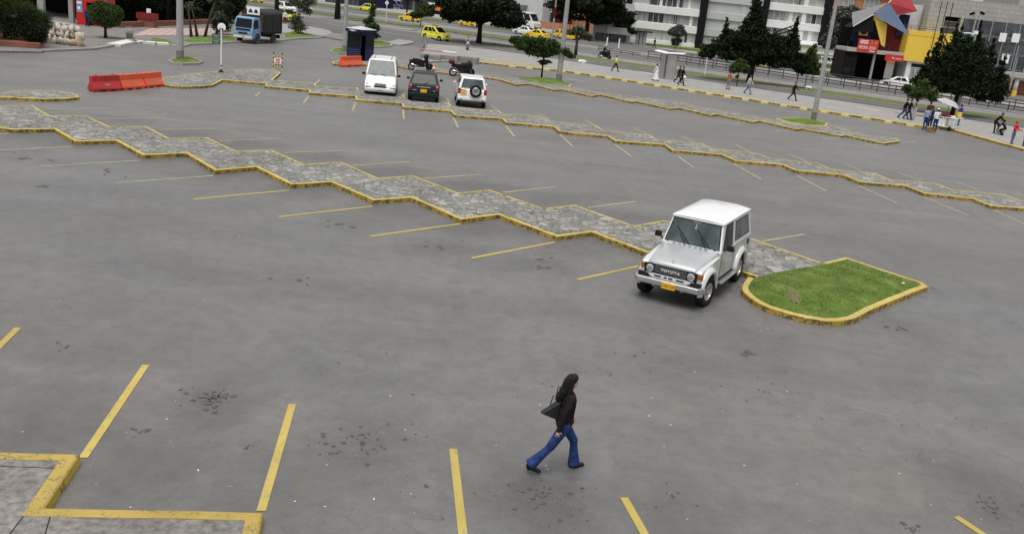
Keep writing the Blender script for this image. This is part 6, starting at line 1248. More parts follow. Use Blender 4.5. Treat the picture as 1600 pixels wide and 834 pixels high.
def rail_fence(label, pts, h=1.15, step=2.0, rails=(.35, .72, 1.1)):
    P = [at(u, v).xy for u, v in pts] if not isinstance(pts[0], Vector) else pts
    t = thing('guard_rail', label, 'guard rail', (P[0].x, P[0].y, 0), 0, 'steel guard rails along the bus lanes'); O = P[0]; k_ = 0
    for z in rails: m = MB(); m.tube([(p.x-O.x, p.y-O.y, z) for p in P], .05, 5); m.build('rail', 'rail_steel', t)
    acc = 0
    for i in range(len(P)-1):
        d = (P[i+1]-P[i]); L = d.length; d = d/L
        while acc < L and k_ < 95: p = P[i]+d*acc-O; m = MB(); m.box(p.x, p.y, h/2, .09, .09, h); m.build('post', 'rail_steel', t); acc += step; k_ += 1
        acc -= L
    return [Vector(p) for p in P]
FA = rail_fence('nearer dark steel guard rail with square posts between the bus lanes', [(1012, 92.5), (1078, 102), (1240, 126), (1345, 142), (1450, 156.5), (1547, 171), (1640, 185)])
rail_fence('farther dark steel guard rail behind the nearer one', [p+Vector((N.x, N.y))*5.8 for p in FA])
rail_fence('low double guard rail on the median, left of the steel panels', [(935, 79), (1000, 90)], .6, 2.5, (.3, .55))
st_ = thing('metro_totem', 'brushed steel kiosk of two tall curved panels under a thin white roof on the pavement', 'street kiosk', (*at(1041, 124, .14).xy, .14), math.atan2(-.35, 1))
for x0, w_, y in ((-.55, .75, .5), (.35, 1.0, -.2)):
    m = MB(); n = 8; vs = []
    for k in range(n+1): a = math.pi*(k/n); xx = x0-w_/2*math.cos(a); yy = y-.22*math.sin(a); vs += [(xx, yy, 0), (xx, yy, 2.45), (xx, yy+.1, 2.45), (xx, yy+.1, 0)]
    m.add(vs, [(4*i+j, 4*i+(j+1) % 4, 4*i+4+(j+1) % 4, 4*i+4+j) for i in range(n) for j in range(4)]+[(0, 1, 2, 3), (4*n+3, 4*n+2, 4*n+1, 4*n)]); m.build('panel', 'steel_panel', st_)
m = MB(); m.bb(-.15, -.05, .1, .7, 0, 2.4); m.build('back_frame', 'black_wall', st_)
m = MB(); m.add([(-1.45, -.7, 2.62), (-.3, -.7, 2.5), (1.5, -.7, 2.62), (1.5, .9, 2.66), (-.3, .9, 2.54), (-1.45, .9, 2.68), (-1.45, -.7, 2.68), (-.3, -.7, 2.58), (1.5, -.7, 2.68), (1.5, .9, 2.72), (-.3, .9, 2.62), (-1.45, .9, 2.74)], [(6, 7, 10, 11), (7, 8, 9, 10), (0, 5, 4, 1), (1, 4, 3, 2), (0, 1, 7, 6), (1, 2, 8, 7), (2, 3, 9, 8), (3, 4, 10, 9), (4, 5, 11, 10), (5, 0, 6, 11)]); m.build('roof', 'white_matt', st_)
sp_ = thing('marker_post', 'slim white post with a pale yellow tip on the grass verge', 'post', (*at(1101, 117.5, .1).xy, .1)); m = MB(); m.tube([(0, 0, 0), (0, 0, 2.6)], .055, 6); m.build('pole', 'white_matt', sp_); m = MB(); m.tube([(0, 0, 2.6), (0, 0, 3.1)], .075, 6); m.build('tip', 'line_yellow', sp_)
ds = thing('diamond_sign', 'white diamond-shaped sign plate on a slim white pole on the far verge', 'road sign', (*at(603, 35.5).xy, .1)); m = MB(); m.tube([(0, 0, 0), (0, 0, 2.6)], .06, 6); m.build('pole', 'white_matt', ds); m = MB(); m.box(0, -.05, 3.05, .62, .05, .62, ry=math.pi/4); m.bb(-.05, .05, -.02, .02, 2.5, 3.0); pl_ = m.build('plate', 'letter_white', ds); pl_.scale = (.8, 1, 1.0); m = MB(); m.bb(-.10, .10, -.09, -.078, 2.95, 3.15); m.build('symbol', 'umbrella_cloth', pl_)
for (u, v, h_, lb) in ((966.5, 75.5, 1.5, 'white bollard at the road edge below the grey and white house'), (948, 71, 1.3, 'white bollard left of the other one, under the conifer')):
    b_ = thing('bollard', lb, 'bollard', (*at(u, v).xy, 0), 0, 'white bollards by the far kerb'); m = MB(); m.tube([(0, 0, 0), (0, 0, h_)], [.13, .11], 8); m.build('post', 'white_matt', b_)
gs = thing('street_sign', 'two stacked dark green street name plates on a white pole with a round white top', 'street sign', (*at(345.5, 113, .15).xy, .14), .1)
m = MB(); m.tube([(0, 0, 0), (0, 0, 2.75)], .05, 8); pp_ = m.build('pole', 'white_matt', gs); m = MB(); m.lathe([(.18, 0), (.12, .1), (.06, .14)], 10); m.tube([(0, 0, .1), (0, 0, .22)], .053, 8); m.build('foot', 'black_plastic', pp_)
m = MB(); m.tube([(0, 0, .36), (0, 0, .46)], .053, 8); m.build('black_band', 'black_plastic', pp_)
for z in (2.25, 1.92): m = MB(); m.box(-.30, 0, z, .56, .04, .27); a_ = m.build('name_plate', 'sign_green', gs, bevel=.01); m = MB(); m.bb(-.52, -.12, -.026, -.0205, z+.02, z+.06); m.bb(-.46, -.2, -.026, -.0205, z-.07, z-.04); m.build('plate_print', 'umbrella_cloth', a_)
m = MB(); m.lathe([(.0, -.02), (.26, -.02), (.26, .02), (.0, .02)], 18, 'y', (.02, 0, 2.85)); hz = m.build('top_disc', 'letter_white', gs); m = MB(); m.bb(-.12, .14, -.03, -.022, 2.62, 2.78); m.build('symbol', 'black_plastic', hz)
br = thing('barricade', 'small folding barricade striped yellow and black with a white and red notice', 'barricade', (*at(434, 109.5, 0).xy, .0), .15)
for i, (x0, x1) in enumerate(((-.34, -.27), (.27, .34))):
    m = MB(); M('stripe_black', (.02, .02, .02), .6)
    for k in range(8): m.box((x0+x1)/2, 0, .08+.15*k, .07, .06, .15, mi=k % 2)
    m.build('upright', ['canopy_yellow', 'stripe_black'], br)
for z in (.35, .92):
    m = MB()
    for k in range(6): m.box(-.24+.096*k, 0, z, .096, .05, .09, mi=k % 2)
    m.build('rail', ['canopy_yellow', 'stripe_black'], br)
m = MB(); m.box(0, -.04, .64, .50, .03, .40); nt = m.build('notice', 'letter_white', br); m = MB()
for k in range(3): m.box(0, -.062, .52+.12*k, .34-.05*(k % 2), .012, .06)
m.build('notice_print', 'banner_red', nt)
# guard booth
c0 = at(562.5, 95.5, .15); v_ = c0.xy.normalized(); lf_ = Vector((-v_.y, v_.x)); bw_, bd_ = 1.50, 1.75
cl = c0+(lf_*math.cos(R(40))+v_*math.sin(R(40))).to_3d(); cr = c0+(v_*math.cos(R(40))-lf_*math.sin(R(40))).to_3d()
bo = thing('guard_booth', 'dark blue guard booth with a pale roof and open doorway, behind the white van', 'booth', (c0.x, c0.y, .14), heading(c0, cl))
ang = heading(c0, cl); sgn = 1 if ((cr-c0).xy.dot(Vector((-math.sin(ang), math.cos(ang)))) > 0) else -1
def bx(m, x0, x1, y0, y1, z0, z1, mi=0): m.bb(x0, x1, sgn*y0, sgn*y1, z0, z1, mi)
Hh = 2.45
m = MB(); bx(m, 0, bw_, 0, .05, 0, 1.05); bx(m, 0, .07, 0, .07, 1.05, Hh); bx(m, bw_-.07, bw_, 0, .07, 1.05, Hh); bx(m, 0, bw_, 0, .05, 2.15, Hh); bx(m, bw_-.05, bw_, 0, bd_, 0, Hh); bx(m, 0, bw_, bd_-.05, bd_, 0, Hh); bx(m, 0, .05, .62, bd_, 0, Hh); bx(m, 0, .05, 0, .62, 2.1, Hh); m.build('wall', 'navy_paint', bo)
m = MB(); bx(m, .07, bw_-.07, .02, .04, 1.05, 2.15); m.build('window', 'glass_dark', bo); m = MB(); bx(m, -.01, .0, .66, bd_-.1, 1.2, 2.0); m.build('side_window', 'glass_dark', bo); m = MB(); bx(m, .06, bw_-.06, .06, bd_-.06, .02, .05); m.build('floor', 'dark_interior', bo)
m = MB(); bx(m, -.14, bw_+.14, -.16, bd_+.14, Hh-.12, Hh+.12); rf_ = m.build('roof_edge', 'navy_paint', bo); m = MB(); k = len(m.v); m.add([(-.14, -.16*sgn, Hh+.122), (bw_+.14, -.16*sgn, Hh+.122), (bw_+.14, (bd_+.14)*sgn, Hh+.122), (-.14, (bd_+.14)*sgn, Hh+.122), (bw_/2, bd_/2*sgn, Hh+.36)], [(0, 1, 4), (1, 2, 4), (2, 3, 4), (3, 0, 4)]); m.build('roof', 'pale_grey_wall', bo)
m = MB()
for k in range(5): bx(m, .05, bw_-.05, -.012, 0, .18+.17*k, .21+.17*k); bx(m, -.012, 0, .66, bd_-.04, .18+.17*k, .21+.17*k)
m.build('siding_groove', 'blue_van_paint', bo)
m = MB(); bx(m, bw_*.25, bw_*.8, -.19, -.17, Hh-.10, Hh+.07); sgx = m.build('sign_board', 'blue_van_paint', bo); m = MB(); bx(m, bw_*.29, bw_*.76, -.197, -.191, Hh+.0, Hh+.04); bx(m, bw_*.42, bw_*.64, -.197, -.191, Hh-.07, Hh-.03); m.build('sign_print', 'letter_white', sgx)
m = MB(); m.ball((bw_*.3, bd_*.6*sgn, Hh+.42), .09, 8); m.build('roof_knob', 'black_wall', bo)
# plastic road barriers
def barrier(label, a, b, mat, group='orange plastic road barriers', z=0, h=.80, sc=1.0):
    p, e = at(*a, z), at(*b, z); L = (e-p).length; c = (p+e)/2+Vector((0, 0, 0)); t = thing('road_barrier', label, 'barrier', (c.x, c.y, z), heading(p, e), group); L *= .99
    m = MB(); pr = [(-.28, .08), (-.28, .17), (-.12, .50), (-.12, h), (.12, h), (.12, .50), (.28, .17), (.28, .08)]; n = len(pr)
    m.add([(-L/2, y, z_) for y, z_ in pr]+[(L/2, y, z_) for y, z_ in pr], [tuple(range(n))[::-1], tuple(range(n, 2*n))]+[(i, (i+1) % n, n+(i+1) % n, n+i) for i in range(n)])
    for x in (-L*.38, 0, L*.38): m.box(x, 0, .045, L*.16, .54, .09)
    b_ = m.build('shell', mat, t, bevel=.02); 
    for sy in (-1, 1): q_ = MB(); q_.add([(.12*k_[0]+0, sy*(.205+.002-.0)+0, .36+.09*k_[1]) for k_ in ((-1, -1), (1, -1), (1, 1), (-1, 1))], [(0, 1, 2, 3)])
    q_ = MB(); th = math.atan2(.16, .33); q_.box(0, -.212, .345, .30, .012, .11); e_ = q_.build('emblem', 'umbrella_cloth', b_); 
    q_ = MB(); q_.lathe([(.05, h), (.05, h+.04)], 8, 'z', (-L*.3, 0, 0)); q_.lathe([(.05, h), (.05, h+.04)], 8, 'z', (L*.3, 0, 0)); q_.build('filler_cap', mat, b_)
    return t
barrier('faded darker red barrier at the left end of the row of three', (142, 143.5), (185, 141), 'plastic_red')
barrier('middle orange barrier of the row of three with a pale emblem', (186, 140.8), (221.5, 137.6), 'plastic_orange')
barrier('orange barrier at the right end of the row, touching the kerb of the paved island', (222.5, 137.4), (250, 134.4), 'plastic_orange')
barrier('single orange barrier standing alone in front of the blue guard booth', (532, 104.5), (563, 103.2), 'plastic_orange')
cn = thing('traffic_cone', 'small orange traffic cone behind the green car', 'cone', (*at(677.5, 113, .15).xy, .14)); m = MB(); m.lathe([(.15, .03), (.035, .72), (.0, .73)], 14); m.build('cone', 'cone_orange', cn, smooth=True); m = MB(); m.box(0, 0, .015, .38, .38, .03); m.build('base', 'cone_orange', cn); m = MB(); m.lathe([(.108, .30), (.078, .46)], 14); m.build('band', 'letter_white', cn)
# precast blocks and a plank
for lb, u, v, L, w_, h_, rz, z in (('ribbed grey concrete block behind the scooter, left of the pile', 672, 95.5, 1.9, .8, .62, -.12, 0), ('ribbed grey concrete block in the middle of the pile', 701, 96.8, 1.7, .8, .60, -.1, 0), ('ribbed grey concrete block at the right end by the yellow kerb', 726, 98.5, 2.6, .9, .62, -.18, 0), ('thin pale slab lying on top of the ribbed concrete blocks', 701, 94.0, 1.4, .7, .16, .05, .62)):
    p = at(u, v); t = thing('concrete_block', lb, 'concrete block', (p.x, p.y+.4, z), rz, 'precast concrete blocks by the motorcycles'); m = MB(); m.box(0, 0, h_/2, L, w_, h_); bb_ = m.build('block', 'new_concrete' if z else 'sidewalk_concrete', t, bevel=.04)
    if not z:
        m = MB()
        for k in range(int(L/.16)): 
            if k % 5 != 4: m.box(-L/2+.12+.16*k, -w_/2-.003, h_*.45, .05, .012, h_*.5)
        m.build('groove', 'gutter_dark', bb_)
pk = thing('plank', 'long red and pink painted plank lying across the concrete blocks', 'plank', (*at(676, 92).xy, .64), .12); m = MB(); m.box(0, .5, .05, 2.6, .22, .1); m.build('board', 'plastic_red', pk); m = MB(); m.box(.2, .3, .04, 2.2, .14, .06); m.build('lower_board', 'tile_pink', pk)
# sacks of rubble
q = random.Random(17); c_ = at(106, 70, .14); n_ = 0
pos = ['front row, at the left end', 'front row, second from the left', 'front row in the middle, the small white one', 'front row, right of the white one', 'front row, far right, tan and slumped', 'lying at the right end on the ground', 'back row on the ground at the left', 'back row on the ground in the middle', 'back row on the ground at the right',
       'second layer, far left', 'second layer, left of middle', 'second layer, middle', 'second layer, right of middle', 'second layer, far right', 'top of the heap, left', 'top of the heap, middle', 'top of the heap, right peak', 'top of the heap, far right']
for i, ps in enumerate(pos):
    if i < 6: x, y, z = -1.25+.45*i, -.35+.1*(i % 2), .22
    elif i < 9: x, y, z = -.9+.75*(i-6), .5, .25
    elif i < 14: x, y, z = -1.05+.48*(i-9), .15, .66
    else: x, y, z = -.75+.47*(i-14), .25, 1.08
    m = MB(); s_ = q.uniform(.85, 1.15)*(.8 if i == 2 else 1); m.ball((0, 0, 0), (q.uniform(.24, .40)*s_, .25*s_, q.uniform(.24, .40)*s_), 9, 0, .30, i); m.ball((q.uniform(-.1, .1), 0, .26*s_), (.09, .09, .16), 8, 0, .3, i+50); o_ = m.build('sack', 'sack_tan' if i in (4, 5, 6, 9, 12) else 'sack_white', None, smooth=True)
    o_.location = (c_.x+x, c_.y+y, .14+z); o_.rotation_euler = (q.uniform(-.6, .6), q.uniform(-.6, .6), q.uniform(0, 3))
    tag(o_, ('tan' if i in (4, 5, 6, 9, 12) else 'off-white')+' rubble sack, '+ps, 'sack', 'sacks of rubble heaped on the pavement')
tcn_ = thing('litter_bin', 'pale grey cylindrical litter bin at the edge of the plaza', 'bin', (*at(202.5, 59.5, .14).xy, .14)); m = MB(); m.lathe([(.26, 0), (.30, .85)], 14); m.build('body', 'pole_concrete', tcn_, smooth=True); m = MB(); m.lathe([(.31, .85), (.31, .9), (.2, .9), (.2, .86)], 14); m.build('rim', 'steel_bumper', tcn_)
for lb, u, v, s_ in (('crumpled white plastic bag lying on the pavement right of the lamp post', 909, 98.5, .3), ('white plastic bag on the verge near the young green tree', 1262, 139, .26), ('small crushed plastic bottle wrapper on the lawn near its right corner', 1411, 443, .035)):
    z_ = .14 if u < 1400 else .25; m = MB(); m.ball((0, 0, s_*.5), (s_*1.5, s_*.8, s_*.6), 10, 0, .35, int(u)); o_ = m.build('plastic_bag', 'bag_white', None); o_.location = (*at(u, v, z_).xy, z_); tag(o_, lb, 'bag')

# ------------------------------------------------------------ vehicles
jp = jeep((4.16, 21.69, 0), -2.05)
jp.scale = (1.02, 1.02, 1.02)
hv = heading(at(565, 134), at(558, 147)); hv2 = heading(at(633, 144), at(629, 157)); hv3 = heading(at(699, 153), at(706, 167))*.5+heading(at(766, 163), at(782, 176))*.5
def fwd(h, d): return Vector((math.cos(h)*d, math.sin(h)*d, 0))
def van_extra(t, S, H, xf, xr, hw, wfn):
    m = MB(); m.box(xf-.02, 0, .70, .06, .66, .20, ry=-.12); g_ = m.build('grille_surround', 'chrome', t, bevel=.03); m = MB()
    for k in range(4): m.box(xf+.012+.01*(k < 2), 0, .63+.045*k, .02, .56, .026)
    m.build('grille_slot', 'black_plastic', g_); side_boxes('fog_lamp_recess', 'black_plastic', t, xf-.06, .62, .52, .10, .34, .12, .03, rz=-.12)
    for y in (.48, -.48): m = MB(); m.box(-.75, y, 1.965, 2.6, .05, .03); m.build('roof_rail', 'window_curtain', t)
    for y in (.3, -.25): m = MB(); m.tube([(1.63, y, 1.12), (1.52, y-.30, 1.2)], .012, 5); m.build('wiper', 'black_plastic', t)
    m = MB(); m.box(xf+.035, 0, .40, .01, .3, .05); m.build('bumper_print', 'grey_paint', t)
p = at(593, 153)
car('van', 'white passenger van with its nose facing the viewer, parked beside the blue guard booth', 'van', 'van', 'white_paint', (*(p-fwd(hv, 2.64)).xy, 0), hv, glass='glass_grey', plate='none', extra=van_extra, s=1.12)
def wag_extra(t, S, H, xf, xr, hw, wfn):
    for y in (.55, -.55): m = MB(); m.tube([(-1.35, y, 1.60), (-1.15, y, 1.67), (-.1, y, 1.67), (.1, y, 1.60)], .022, 6); m.build('roof_rail', 'grey_paint', t)
    m = MB(); m.box(xr-.03, 0, .915, .03, .72, .045); m.build('tailgate_trim', 'chrome', t, bevel=.008)
    m = MB(); m.tube([(-2.02, .05, 1.06), (-1.90, -.28, 1.17)], .012, 5); m.build('wiper', 'black_plastic', t)
    side_boxes('reversing_lamp', 'lamp_glass', t, xr+.02, .70, .98, .05, .12, .09, .01)
    m = MB(); m.box(xr-.04, .48, .74, .01, .20, .04); m.box(xr-.04, -.55, .74, .01, .10, .04); m.build('badge', 'chrome', t)
p = at(660.5, 163)
car('estate_car', 'dark green estate car seen from behind, parked between the white van and the white off-roader', 'car', 'estate', 'green_paint', (*(p-fwd(hv2, 2.3)).xy, 0), hv2+math.pi, glass='glass_dark', plate='rear', extra=wag_extra, s=1.12)
def vit_extra(t, S, H, xf, xr, hw, wfn):
    m = MB(); m.lathe([(.20, -.10), (.30, -.12), (.345, -.06), (.345, .06), (.30, .10), (.20, .10)], 22, 'x', (xr-.10, -.18, .98)); sw = m.build('spare_wheel', 'rubber', t, smooth=True)
    m = MB(); m.lathe([(.21, -.135), (.19, -.155), (.06, -.12), (0, -.12)], 18, 'x', (xr-.10, -.18, .98)); rm = m.build('rim', 'rim_silver', sw); m = MB()
    for k in range(6): a = k*math.pi/3; m.box(xr-.252, -.18+.125*math.cos(a), .98+.125*math.sin(a), .012, .05, .05)
    m.lathe([(.045, -.16), (.045, -.12)], 10, 'x', (xr-.10, -.18, .98)); m.build('rim_hole', 'dark_under', rm)
    m = MB(); m.box(xr-.045, .50, .99, .015, .34, .06); m.build('rear_decal', 'black_plastic', t)
    side_boxes('bumper_reflector', 'black_plastic', t, xr-.035, .62, .47, .012, .16, .04, .004)
    m = MB(); m.tube([(-2.0, .1, 1.13), (-1.93, -.35, 1.24)], .012, 5); m.build('wiper', 'black_plastic', t)
p = at(736, 169.5); hv3 = math.atan2(-p.y, -p.x)+.06
vt = car('off_road_car', 'white compact off-road car seen from behind with a spare wheel on its tailgate', 'car', 'suv', 'white_paint', (*(p-fwd(hv3, 2.25)).xy, 0), hv3+math.pi, glass='glass_blue', plate='rear', plate_y=.50, extra=vit_extra, s=1.07)
for ch in children(vt):
    if ch.name.startswith('licence_plate'): ch.location.z = .12
# covered truck
fa, ra = at(402, 69), at(428.5, 67.5); ht = heading(ra, fa); cT = (fa+ra)/2
def truck():
    n_ = Vector((math.sin(ht), -math.cos(ht), 0)); side = -1   # the visible side is to the driver's left
    t = thing('truck', 'light blue covered truck with a black tarpaulin body parked at the left kerb', 'truck', (0, 0, 0), ht); wb = 1.25; hw = .95
    lf = Vector((-math.sin(ht), math.cos(ht), 0)); t.location = (*(cT-lf*.9).xy, 0)
    m = MB(); profile_hull(m, [(.95, .42), (.95, 1.0), (1.0, 2.0), (1.10, 2.10), (1.9, 2.12), (2.08, 2.04), (2.28, 1.22), (2.34, 1.05), (2.36, .42)], [(wb+.25, .44, .40)], .42, lambda x, z: .86*(1-.06*max(0, (z-1.2)/.9))); m.build('cab', ['truck_blue', 'dark_under'], t, bevel=.05, seg=3)
    m = MB(); m.add([(2.292, -.74, 1.26), (2.292, .74, 1.26), (2.12, .68, 1.98), (2.12, -.68, 1.98)], [(0, 1, 2, 3)]); m.build('windscreen', 'glass_dark', t, fix=False)
    for sg in (1, -1):
        m = MB(); m.add([(1.35, sg*.868, 1.28), (2.12, sg*.868, 1.18), (2.02, sg*.838, 1.90), (1.42, sg*.838, 1.92)], [(0, 1, 2, 3)]); m.build('side_window', 'glass_dark', t)
        m = MB(); m.box(2.36, sg*.60, .82, .05, .30, .14); m.build('headlight', 'lamp_glass', t, bevel=.02); m = MB(); m.box(2.36, sg*.80, .60, .05, .12, .10); m.build('indicator', 'lamp_amber', t)
        m = MB(); m.box(2.3, sg*1.0, 1.55, .06, .16, .30); m.build('wing_mirror', 'black_plastic', t, bevel=.02)
        m = MB(); m.box(1.30, sg*.865, .95, .012, .01, .9); m.build('door_seam', 'dark_under', t)
    m = MB(); m.box(2.355, 0, 1.12, .04, 1.3, .14); m.build('wiper_panel', 'black_plastic', t); m = MB(); m.box(2.38, 0, .82, .03, .8, .12); m.build('grille', 'black_plastic', t); m = MB(); m.box(2.38, 0, .52, .1, 1.7, .2); fb_ = m.build('front_bumper', 'silver_white', t, bevel=.02); m = MB(); m.box(2.44, .05, .56, .012, .34, .15); m.build('licence_plate', 'plate_yellow', fb_)
    m = MB(); m.bb(-2.35, .85, -.35, .35, .55, .75); m.build('chassis', 'dark_under', t)
    m = MB(); m.bb(-2.4, .88, -.98, .98, .78, .95); m.build('load_bed', 'black_plastic', t)
    m = MB(); n = 12; pf = [(-1.0, .95)]+[(-1.0*math.cos(math.pi*k/n), 2.35+.42*math.sin(math.pi*k/n)) for k in range(n+1)]+[(1.0, .95)]; k2 = len(pf); xs_ = [-2.42+3.3*i/8 for i in range(9)]
    for i, x in enumerate(xs_): 
        s_ = 1-.012*(i % 2); m.v += [(x, y*s_, z-(.03 if i % 2 and z > 2.2 else 0)) for y, z in pf]
    for i in range(8): m.f += [(i*k2+j, i*k2+j+1, (i+1)*k2+j+1, (i+1)*k2+j) for j in range(k2-1)]; m.m += [0]*(k2-1)
    m.f += [tuple(range(k2))[::-1], tuple(range(8*k2, 9*k2))]; m.m += [0, 0]; m.build('tarpaulin', 'tarp_black', t)
    for k in range(8): m = MB(); m.box(.90, .0, 1.05+.17*k, .04, 1.9, .09); m.build('front_slat', 'wood_old', t)
    m = MB(); m.box(1.15, .25, 2.62, .06, 1.15, .62, rz=0); sb = m.build('roof_board', 'letter_white', t); m = MB()
    for y in (.50, 0.0): m.ball((1.185, y, 2.62), (.012, .15, .13), 8); m.box(1.188, y, 2.5, .012, .40, .1)
    m.build('board_picture', 'plate_black', sb)
    for x in (wb+.25, -wb): wheel(t, x, .78, .39, .2, 'rubber_dusty', 4, tyre='rubber_dusty'); wheel(t, x, -.78, .39, .2, 'rubber_dusty', 4, tyre='rubber_dusty')
    m = MB(); m.box(-2.3, 0, .5, .05, 1.7, .3); m.build('rear_guard', 'black_plastic', t)
    for k in range(3): m = MB(); m.tube([(-2.2+1.45*k, 1.012, .95), (-2.2+1.45*k, 1.012, 2.3)], .02, 5); m.build('tarp_rope', 'dark_under', t)
    return t
tk = truck(); tk.scale = (1.12,)*3
# traffic
HL = HR+math.pi; TG = 'yellow taxis on the avenue'
def on(u, v, z=0): return (*at(u, v, z).xy, z)
def hatch_extra(t, S, H, xf, xr, hw, wfn):
    m = MB(); m.box(-.45, 0, S['house'][7]+.13, .20, .75, .18, taper=.85); m.box(-.1, 0, S['house'][7]+.11, .16, .5, .14, taper=.85); m.build('roof_sign', 'line_yellow', t, bevel=.02)
car('taxi', 'lemon yellow hatchback taxi driving right with a sign on its roof, near the walking man', 'taxi', 'hatch', 'taxi_lemon', on(681, 63), HR-.08, TG, extra=hatch_extra, rim='steel_bumper', s=1.12)
car('taxi', 'old orange-yellow estate taxi with faded stickers, heading left above the lemon hatchback', 'taxi', 'wagon', 'taxi_yellow', on(640, 34), HL+.05, TG, glass='window_curtain', rim='steel_bumper', s=1.08)
car('taxi', 'yellow hatchback taxi heading left beyond the thin sapling', 'taxi', 'hatch', 'taxi_lemon', on(574, 18), HL, TG, s=1.05, rim='steel_bumper')
car('taxi', 'yellow taxi in the far top left corner above the covered truck', 'taxi', 'wagon', 'taxi_yellow', on(398, 4), HL, TG, s=1.0)
car('taxi', 'lemon yellow taxi waiting behind the covered truck, partly hidden by the loose bush', 'taxi', 'hatch', 'taxi_lemon', on(449, 34), HR-.25, TG, s=1.1)
car('taxi', 'orange-yellow taxi half hidden behind the trunk of the big dark roadside tree', 'taxi', 'sedan', 'taxi_yellow', on(733, 42), HL, TG)
car('taxi', 'clean yellow saloon taxi in front of the white saloon below the minibus', 'taxi', 'sedan', 'taxi_yellow', on(838, 60), HL, TG, extra=taxi_sign, s=1.0)
car('taxi', 'yellow taxi between the two thin posts left of the conifer, seen end on', 'taxi', 'hatch', 'taxi_yellow', on(873, 59.5), HL-.6, TG)
car('taxi', 'yellow taxi behind the pale lamp post, under the left edge of the conifer', 'taxi', 'hatch', 'taxi_yellow', on(889, 62.5), HL+.9, TG)
car('taxi', 'yellow taxi passing behind the trunk of the tall black-green conifer', 'taxi', 'sedan', 'taxi_yellow', on(1193, 105), HL, TG, s=1.05)
car('saloon_car', 'white saloon car partly hidden behind the yellow saloon taxi', 'car', 'sedan', 'white_paint', on(819, 54.5), HL, None, s=1.0)
car('saloon_car', 'white saloon car driving in front of the mall entrance behind the guard rails', 'car', 'sedan', 'white_paint', on(1402, 138), HL, None, s=1.05)
car('pickup', 'white off-road car at the far left behind the covered truck', 'car', 'suv', 'white_paint', on(447, 21), HR-.2, None, s=1.05)
car('parked_car', 'white hatchback glimpsed through the loose bush', 'car', 'hatch', 'silver_white', on(474, 19), HR-.1, None)
car('parked_car', 'silver hatchback parked before the shops, behind the bright green tree', 'car', 'hatch', 'silver_white', on(646, 16), HL+.1, None, glass='glass_dark', s=1.1)
car('parked_car', 'dark grey saloon under the big roadside tree, left of the minibus', 'car', 'sedan', 'black_plastic', on(783, 45), HL, None, s=1.05)
car('delivery_van', 'dark blue van parked in front of the far left shop', 'van', 'van', 'blue_van_paint', on(617, 13.5), HR, None, s=1.0)
car('parked_car', 'black car parked at the far left end of the shop row', 'car', 'sedan', 'black_plastic', on(548, 6.5), HR, None)
car('delivery_van', 'white van parked at the corner of the apartment block porch', 'van', 'van', 'white_paint', on(1296, 103), AM, None, s=.8)
def minibus():
    t = thing('minibus', 'white minibus with a dark window band and flat overhanging roof in front of the shops', 'bus', on(815, 48.5), HR); hw = 1.05
    m = MB(); profile_hull(m, [(-3.0, .5), (-3.05, 1.5), (2.5, 1.5), (2.9, 1.35), (3.0, .5)], [(1.9, .5, .45), (-1.9, .5, .45)], .45, lambda x, z: hw); m.build('body', ['white_paint', 'dark_under'], t, bevel=.05)
    H_ = House(-3.0, 2.6, 1.02, 1.5, -2.95, 1.9, .97, 2.55); m = MB(); H_.shell(m); m.build('glasshouse', 'white_paint', t, bevel=.03)
    for f in ('right', 'left'):
        for k in range(4): m = MB(); u0 = .04+.235*k; H_.pane(m, f, u0, u0+.21, .12, .95, off=.01); m.build('side_window', 'glass_dark', t)
    for f in ('front', 'rear'): m = MB(); H_.pane(m, f, .06, .94, .1, .92, off=.01); m.build('windscreen' if f == 'front' else 'rear_window', 'glass_dark', t)
    m = MB(); m.bb(-3.2, 2.4, -1.1, 1.1, 2.56, 2.72); m.build('roof', 'white_matt', t, bevel=.03)
    for x in (1.9, -1.9): wheel(t, x, .88, .45, .25); wheel(t, x, -.88, .45, .25)
    side_boxes('headlight', 'lamp_glass', t, 2.98, .78, .85, .06, .25, .2, .02); m = MB(); m.box(3.0, 0, .6, .12, 2.0, .25); m.build('front_bumper', 'black_plastic', t, bevel=.02)
minibus(); bpy.data.objects['minibus'].scale = (1.2, 1.2, 1.3)
# motorcycles
motorbike('scooter', 'black and silver scooter on the stone strip, behind the green car', (*at(656, 110, .15).xy, .14), R(28), 'black_plastic', None, True).scale = (1.15,)*3
motorbike('motorcycle', 'black touring motorcycle with a dark red top case, behind the white off-roader', (*at(721, 120.5).xy, .02), R(26), 'black_plastic', 'cloth_dark_red').scale = (1.15,)*3
motorbike('motorcycle', 'motorcycle ridden towards the viewer by the rider in the red helmet', on(730, 80), heading(at(728, 74), at(732, 82)), 'grey_paint', None)
motorbike('motorcycle', 'dark motorcycle ridden right along the verge by the helmeted rider', on(944, 92.5), HR, 'black_plastic', None)

# ------------------------------------------------------------ people
SIT = dict(rt=62, rk=88, lt=62, lk=88, ra=45, re=30, la=45, le=30, lean=14, sit=True)
def rider(lb, u, v, rz, top, legs, hat, dz=.24):
    d = fwd(rz, -.22); p = at(u, v); person(lb, (p.x+d.x, p.y+d.y, dz), rz, 1.7, SIT, top, legs, hat=hat, bald=True)
rider('motorcyclist in a red helmet and pale jacket riding towards the viewer', 730, 80, heading(at(728, 74), at(732, 82)), 'khaki', 'navy', 'cloth_red')
rider('motorcyclist in black with a pale yellow-topped helmet riding along the verge', 944, 92.5, HR, 'black', 'black', 'taxi_lemon')
W1 = dict(rt=24, rk=6, lt=-20, lk=16, ra=-22, re=18, la=20, le=25)
W2 = dict(rt=-20, rk=16, lt=24, lk=6, ra=20, re=25, la=-22, le=18)
W3 = dict(rt=30, rk=8, lt=-26, lk=14, ra=-28, re=20, la=26, le=30, lean=6)
